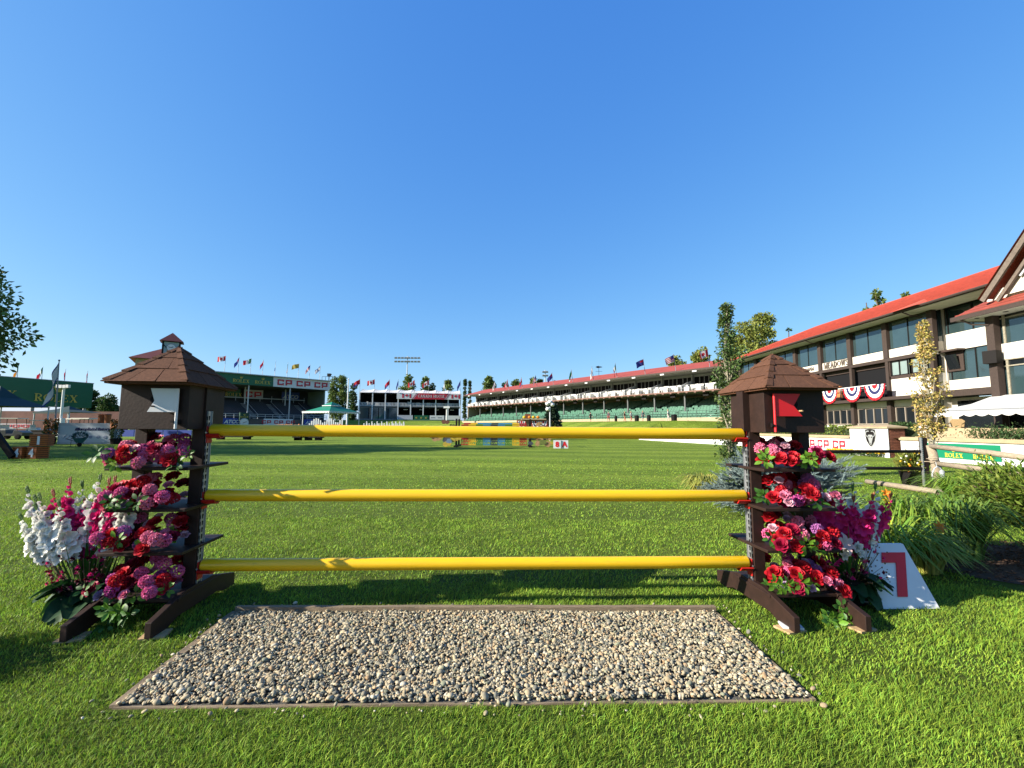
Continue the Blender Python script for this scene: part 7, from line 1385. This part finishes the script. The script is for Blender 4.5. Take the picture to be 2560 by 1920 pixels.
    m = MB(); a, b = D(-30, 1065, 70), D(76, 1065, 70); m.bb((a.x, 70, D(30, 1071, 70).z), (b.x, 70.1, D(30, 1059, 70).z)); [m.bb((x, 70.02, 0), (x + .1, 70.08, 1)) for x in (a.x + .2, b.x - .3)]; t = thing('sponsor_board', 'white board with red C P lettering beyond the golf cart at the left edge', 'sign', ((a.x + b.x) / 2, 70, 0)); m.build('board', LGREY, t); l = MB(); [letters(l, 'CP', (D(px, 1065, 70).x, 69.98, D(px, 1069, 70).z), (1, 0, 0), (0, 0, 1), .48, BLK, .02, track=.12, wf=1.3) for px in (6, 32, 57)]; l.build('lettering', CPRED, t)
    m = MB(); [m.bb((D(px, 1085, 55).x, 55, 0), (D(px + 34, 1085, 55).x, 55.1, .8)) for px in range(300, 520, 36)]; t = thing('banner_fence', 'low blue banner fence seen under the left birdhouse', 'fence', (-45, 55, 0)); m.build('banners', BLUE, t)
    # hedge and shrubs giving shade from beyond the left edge
    tree('round_shrub', 'rounded shrub standing off the left edge, seen by its shadow on the front lawn', (-5.3, 2.2, 0), 1.25, .62, LM['dark'], 3000, .06, .2, None, None, 'round', 40, 'shrub')
left_field()
# ------------------------------------------------------------------ people on the walkway of the long stand
SKIN = mat('skin', (.45, .25, .17), .6)
def person(px, py_feet, H, label, top, legs, hair, stride=.18, rz=0.0, arm=.15):
    Y0 = None
    for dd in (7.5, 6.5, 5.5, 4.5):
        t_ = t_at(px, dd); q = SP(t_, dd, 0)
    z0 = gh(q.x, q.y); s = H / 1.75; me = bpy.data.meshes.new('person'); J = dict(pel=(0, 0, .95), chest=(0, 0, 1.30), neck=(0, -.01, 1.47), head=(0, -.02, 1.58), crown=(0, -.01, 1.72), sl=(-.18, 0, 1.40), sr=(.18, 0, 1.40), el=(-.24, arm * .4, 1.13), er=(.24, -arm * .5, 1.13), wl=(-.25, arm * .1 - .1, .88), wr=(.25, -arm - .1, .90), hl=(-.25, arm * .1 - .13, .78), hr=(.25, -arm - .14, .81), pl=(-.09, 0, .90), pr=(.09, 0, .90), kl=(-.10, -stride, .50), kr=(.10, stride * .3, .48), al=(-.10, -stride * .9, .08), ar=(.10, stride * 1.3, .10), fl=(-.10, -stride * .9 - .15, .04), fr=(.10, stride * 1.3 - .14, .04))
    k = list(J); R_ = dict(pel=.135, chest=.15, neck=.055, head=.095, crown=.075, sl=.06, sr=.06, el=.045, er=.045, wl=.032, wr=.032, hl=.036, hr=.036, pl=.095, pr=.095, kl=.06, kr=.06, al=.042, ar=.042, fl=.04, fr=.04)
    E = [('pel', 'chest'), ('chest', 'neck'), ('neck', 'head'), ('head', 'crown'), ('chest', 'sl'), ('sl', 'el'), ('el', 'wl'), ('wl', 'hl'), ('chest', 'sr'), ('sr', 'er'), ('er', 'wr'), ('wr', 'hr'), ('pel', 'pl'), ('pl', 'kl'), ('kl', 'al'), ('al', 'fl'), ('pel', 'pr'), ('pr', 'kr'), ('kr', 'ar'), ('ar', 'fr')]
    me.from_pydata([tuple(c * s for c in J[n]) for n in k], [(k.index(a), k.index(b)) for a, b in E], []); o = bpy.data.objects.new('person', me); S.collection.objects.link(o); o.modifiers.new('skin', 'SKIN'); o.modifiers.new('sub', 'SUBSURF').levels = 1
    for i, n in enumerate(k): me.skin_vertices[0].data[i].radius = (R_[n] * s * (1.15 if n in ('pel', 'chest') else 1), R_[n] * s * (.8 if n in ('pel', 'chest') else 1)); me.skin_vertices[0].data[i].use_root = (n == 'pel')
    bpy.context.view_layer.update(); m2 = bpy.data.meshes.new_from_object(o.evaluated_get(bpy.context.evaluated_depsgraph_get())); bpy.data.objects.remove(o)
    m2.materials.clear(); [m2.materials.append(m) for m in (SKIN, top, legs, DARK)]; 
    for p in m2.polygons:
        c = p.center / s; p.use_smooth = True; p.material_index = 0 if c.z > 1.44 or (abs(c.x) > .2 and c.z < 1.12) else (1 if c.z > .95 else (2 if c.z > .42 or legs in (TANP, REDD) else (0 if c.z > .09 else 3)))
    o = bpy.data.objects.new('person', m2); S.collection.objects.link(o); o.location = (q.x, q.y, z0); o.rotation_euler = (0, 0, rz); tag(o, label, 'person', 'people walking in front of the long stand'); h = MB(); h.ball((0, .01 * s, 1.665 * s), (.105 * s, .12 * s, .095 * s), 10, 6); h.build('hair', hair, o, world=False, smooth=True); return o
TANP = mat('pale trousers', (.55, .48, .48), .8); REDD = mat('orange dress', (.42, .12, .06), .8); HD = mat('dark hair', (.03, .02, .015), .7); HB = mat('fair hair', (.35, .24, .12), .7); SH = {n: mat('cloth ' + n, c, .8) for n, c in dict(black=(.02, .02, .025), white=(.7, .68, .66), red=(.35, .05, .05), plaid=(.09, .06, .08), grey=(.16, .17, .20)).items()}
person(1476, 1045, 1.75, 'person in black jacket and dark trousers walking furthest left on the walkway', SH['black'], SH['black'], HD, rz=.4)
person(1521, 1054, 1.82, 'person in dark top and dark red shorts on the stand walkway', SH['plaid'], SH['red'], HD, rz=-.5)
person(1561, 1057, 1.70, 'person in a long orange skirt and brown top on the stand walkway', mat('brown cloth', (.16, .07, .05), .8), REDD, HB, rz=.9)
person(1577, 1056, 1.68, 'person in white top and dark red shorts on the stand walkway', SH['white'], SH['red'], HB, rz=.7)
person(1606, 1056, 1.72, 'person in a grey sleeveless dress on the stand walkway', SH['grey'], SH['grey'], HB, rz=.3)
person(1669, 1054, 1.78, 'person in white shirt and pale trousers furthest right on the walkway', SH['white'], TANP, HB, rz=1.1)
for i, (px, w_) in enumerate(((1539, .5), (1591, .75), (1621, .65), (1684, .9))):
    q = SP(t_at(px, 4.2), 4.2, 0); m = MB(); z0 = gh(q.x, q.y); m.lathe([(w_ * .45, 0), (w_ * .5, .85), (w_ * .52, .9), (w_ * .3, 1.02)], (q.x, q.y, z0), 10); solo(m, 'litter_bin', DARK, '%s dark litter bin from the left on the stand walkway' % ORD[i], 'litter bin', (q.x, q.y, z0), 'litter bins along the stand walkway')
# ------------------------------------------------------------------ trees round the ground
def far_tree(px, pyt, Y, wpx, label, m, n, leaf, shape='round', grp='trees beyond the stands', th=.2, cl=40, z0=0.0):
    p = D(px, pyt, Y); tree('leafy_tree', label, (p.x, Y, z0), p.z - z0, wpx / 2 * Y / 1140 * 1.0, m, n, leaf, th, grp, None, shape, cl)
tree('leafy_tree', 'leafy tree reaching in from the left edge above the huge green board', (-27.0, 20.5, 0), 8.8, 4.0, LM['poplar'], 15000, .24, .42, 'trees on the left side of the field', None, 'round', 90)
for i, (x, y, H, R_) in enumerate(((-33, 21.5, 15, 4.2), (-42, 24, 16, 5), (-52, 29, 16, 5.5), (-44, 13, 13, 4.5))):
    tree('leafy_tree', 'tall leafy tree standing off the left edge, %s of four casting shade over the field' % ORD[i], (x, y, 0), H, R_, LM['poplar'], 5200, .5, .18, 'trees off the left edge', None, 'round', 70)
for px, top, Y, w_, lab, mm, n, lf, sh in (
        (232, 982, 150, 62, 'dark bushy tree right of the huge green board', 'dark', 4500, .8, 'round'), (274, 992, 145, 44, 'lighter bushy tree against the left birdhouse', 'dark', 3000, .8, 'round'), (205, 1012, 150, 50, 'low dark tree behind the huge green board', 'dark', 2500, .8, 'round'),
        (835, 948, 150, 30, 'left of the two tall poplars beside the dark stand', 'poplar', 3800, .55, 'column'), (856, 941, 150, 34, 'right of the two tall poplars beside the dark stand', 'poplar', 4200, .55, 'column'), (884, 964, 148, 26, 'shorter dark tree beside the tent house left end', 'dark', 2500, .6, 'column'),
        (1020, 943, 168, 46, 'tallest round tree behind the tent house below the floodlight', 'poplar', 4200, .7, 'round'), (1064, 947, 168, 36, 'middle round tree behind the tent house', 'poplar', 3200, .7, 'round'), (1082, 962, 168, 22, 'small dark tree right of the middle tree behind the tent house', 'dark', 1500, .7, 'round'), (1120, 956, 168, 38, 'right round tree behind the tent house', 'poplar', 3000, .7, 'round'),
        (1163, 946, 136, 9, 'left dark narrow cypress between the tent house and the long stand', 'dark', 2200, .45, 'column'), (1175, 946, 138, 7, 'right dark narrow cypress between the tent house and the long stand', 'dark', 1800, .45, 'column'),
        (1222, 946, 160, 44, 'round tree left of the row behind the far end of the long stand', 'poplar', 3400, .7, 'round'), (1262, 950, 160, 38, 'second tree of the row behind the far end of the long stand', 'dark', 3000, .7, 'round'), (1290, 951, 160, 32, 'third tree of the row behind the long stand', 'poplar', 2800, .7, 'round'), (1332, 944, 158, 36, 'right yellow-green tree of the row behind the long stand', 'lime', 3000, .7, 'round'), (1350, 951, 160, 30, 'small rust-tinged tree behind the long stand', 'dark', 2000, .7, 'round'), (1386, 953, 160, 24, 'small dark tree peeping over the long stand roof', 'dark', 1500, .7, 'round'),
        (1690, 892, 100, 66, 'yellow-green tree left of the two behind the stand near end', 'lime', 5200, .55, 'round'), (1752, 876, 98, 78, 'yellow-green tree right of the two behind the stand near end', 'lime', 6500, .55, 'round'), (1868, 815, 74, 140, 'broad leafy tree behind the slim aspen and the clubhouse left end', 'lime', 12000, .42, 'round'), (1908, 792, 78, 112, 'tall pale tree rising over the clubhouse left end', 'lime', 10000, .42, 'round'),
        (2192, 728, 66, 42, 'tree top showing above the middle of the red clubhouse roof', 'poplar', 3600, .4, 'round'), (2165, 748, 66, 34, 'lower tree top left above the red clubhouse roof', 'poplar', 2600, .4, 'round'), (2262, 731, 70, 24, 'small tree top on the right above the red clubhouse roof', 'poplar', 1500, .4, 'round'), (1972, 824, 76, 24, 'small dark tree top above the left slope of the clubhouse roof', 'dark', 1500, .4, 'round')):
    far_tree(px, top, Y, w_, lab, LM[mm], n, lf, sh, cl=46 if n > 3000 else 30)
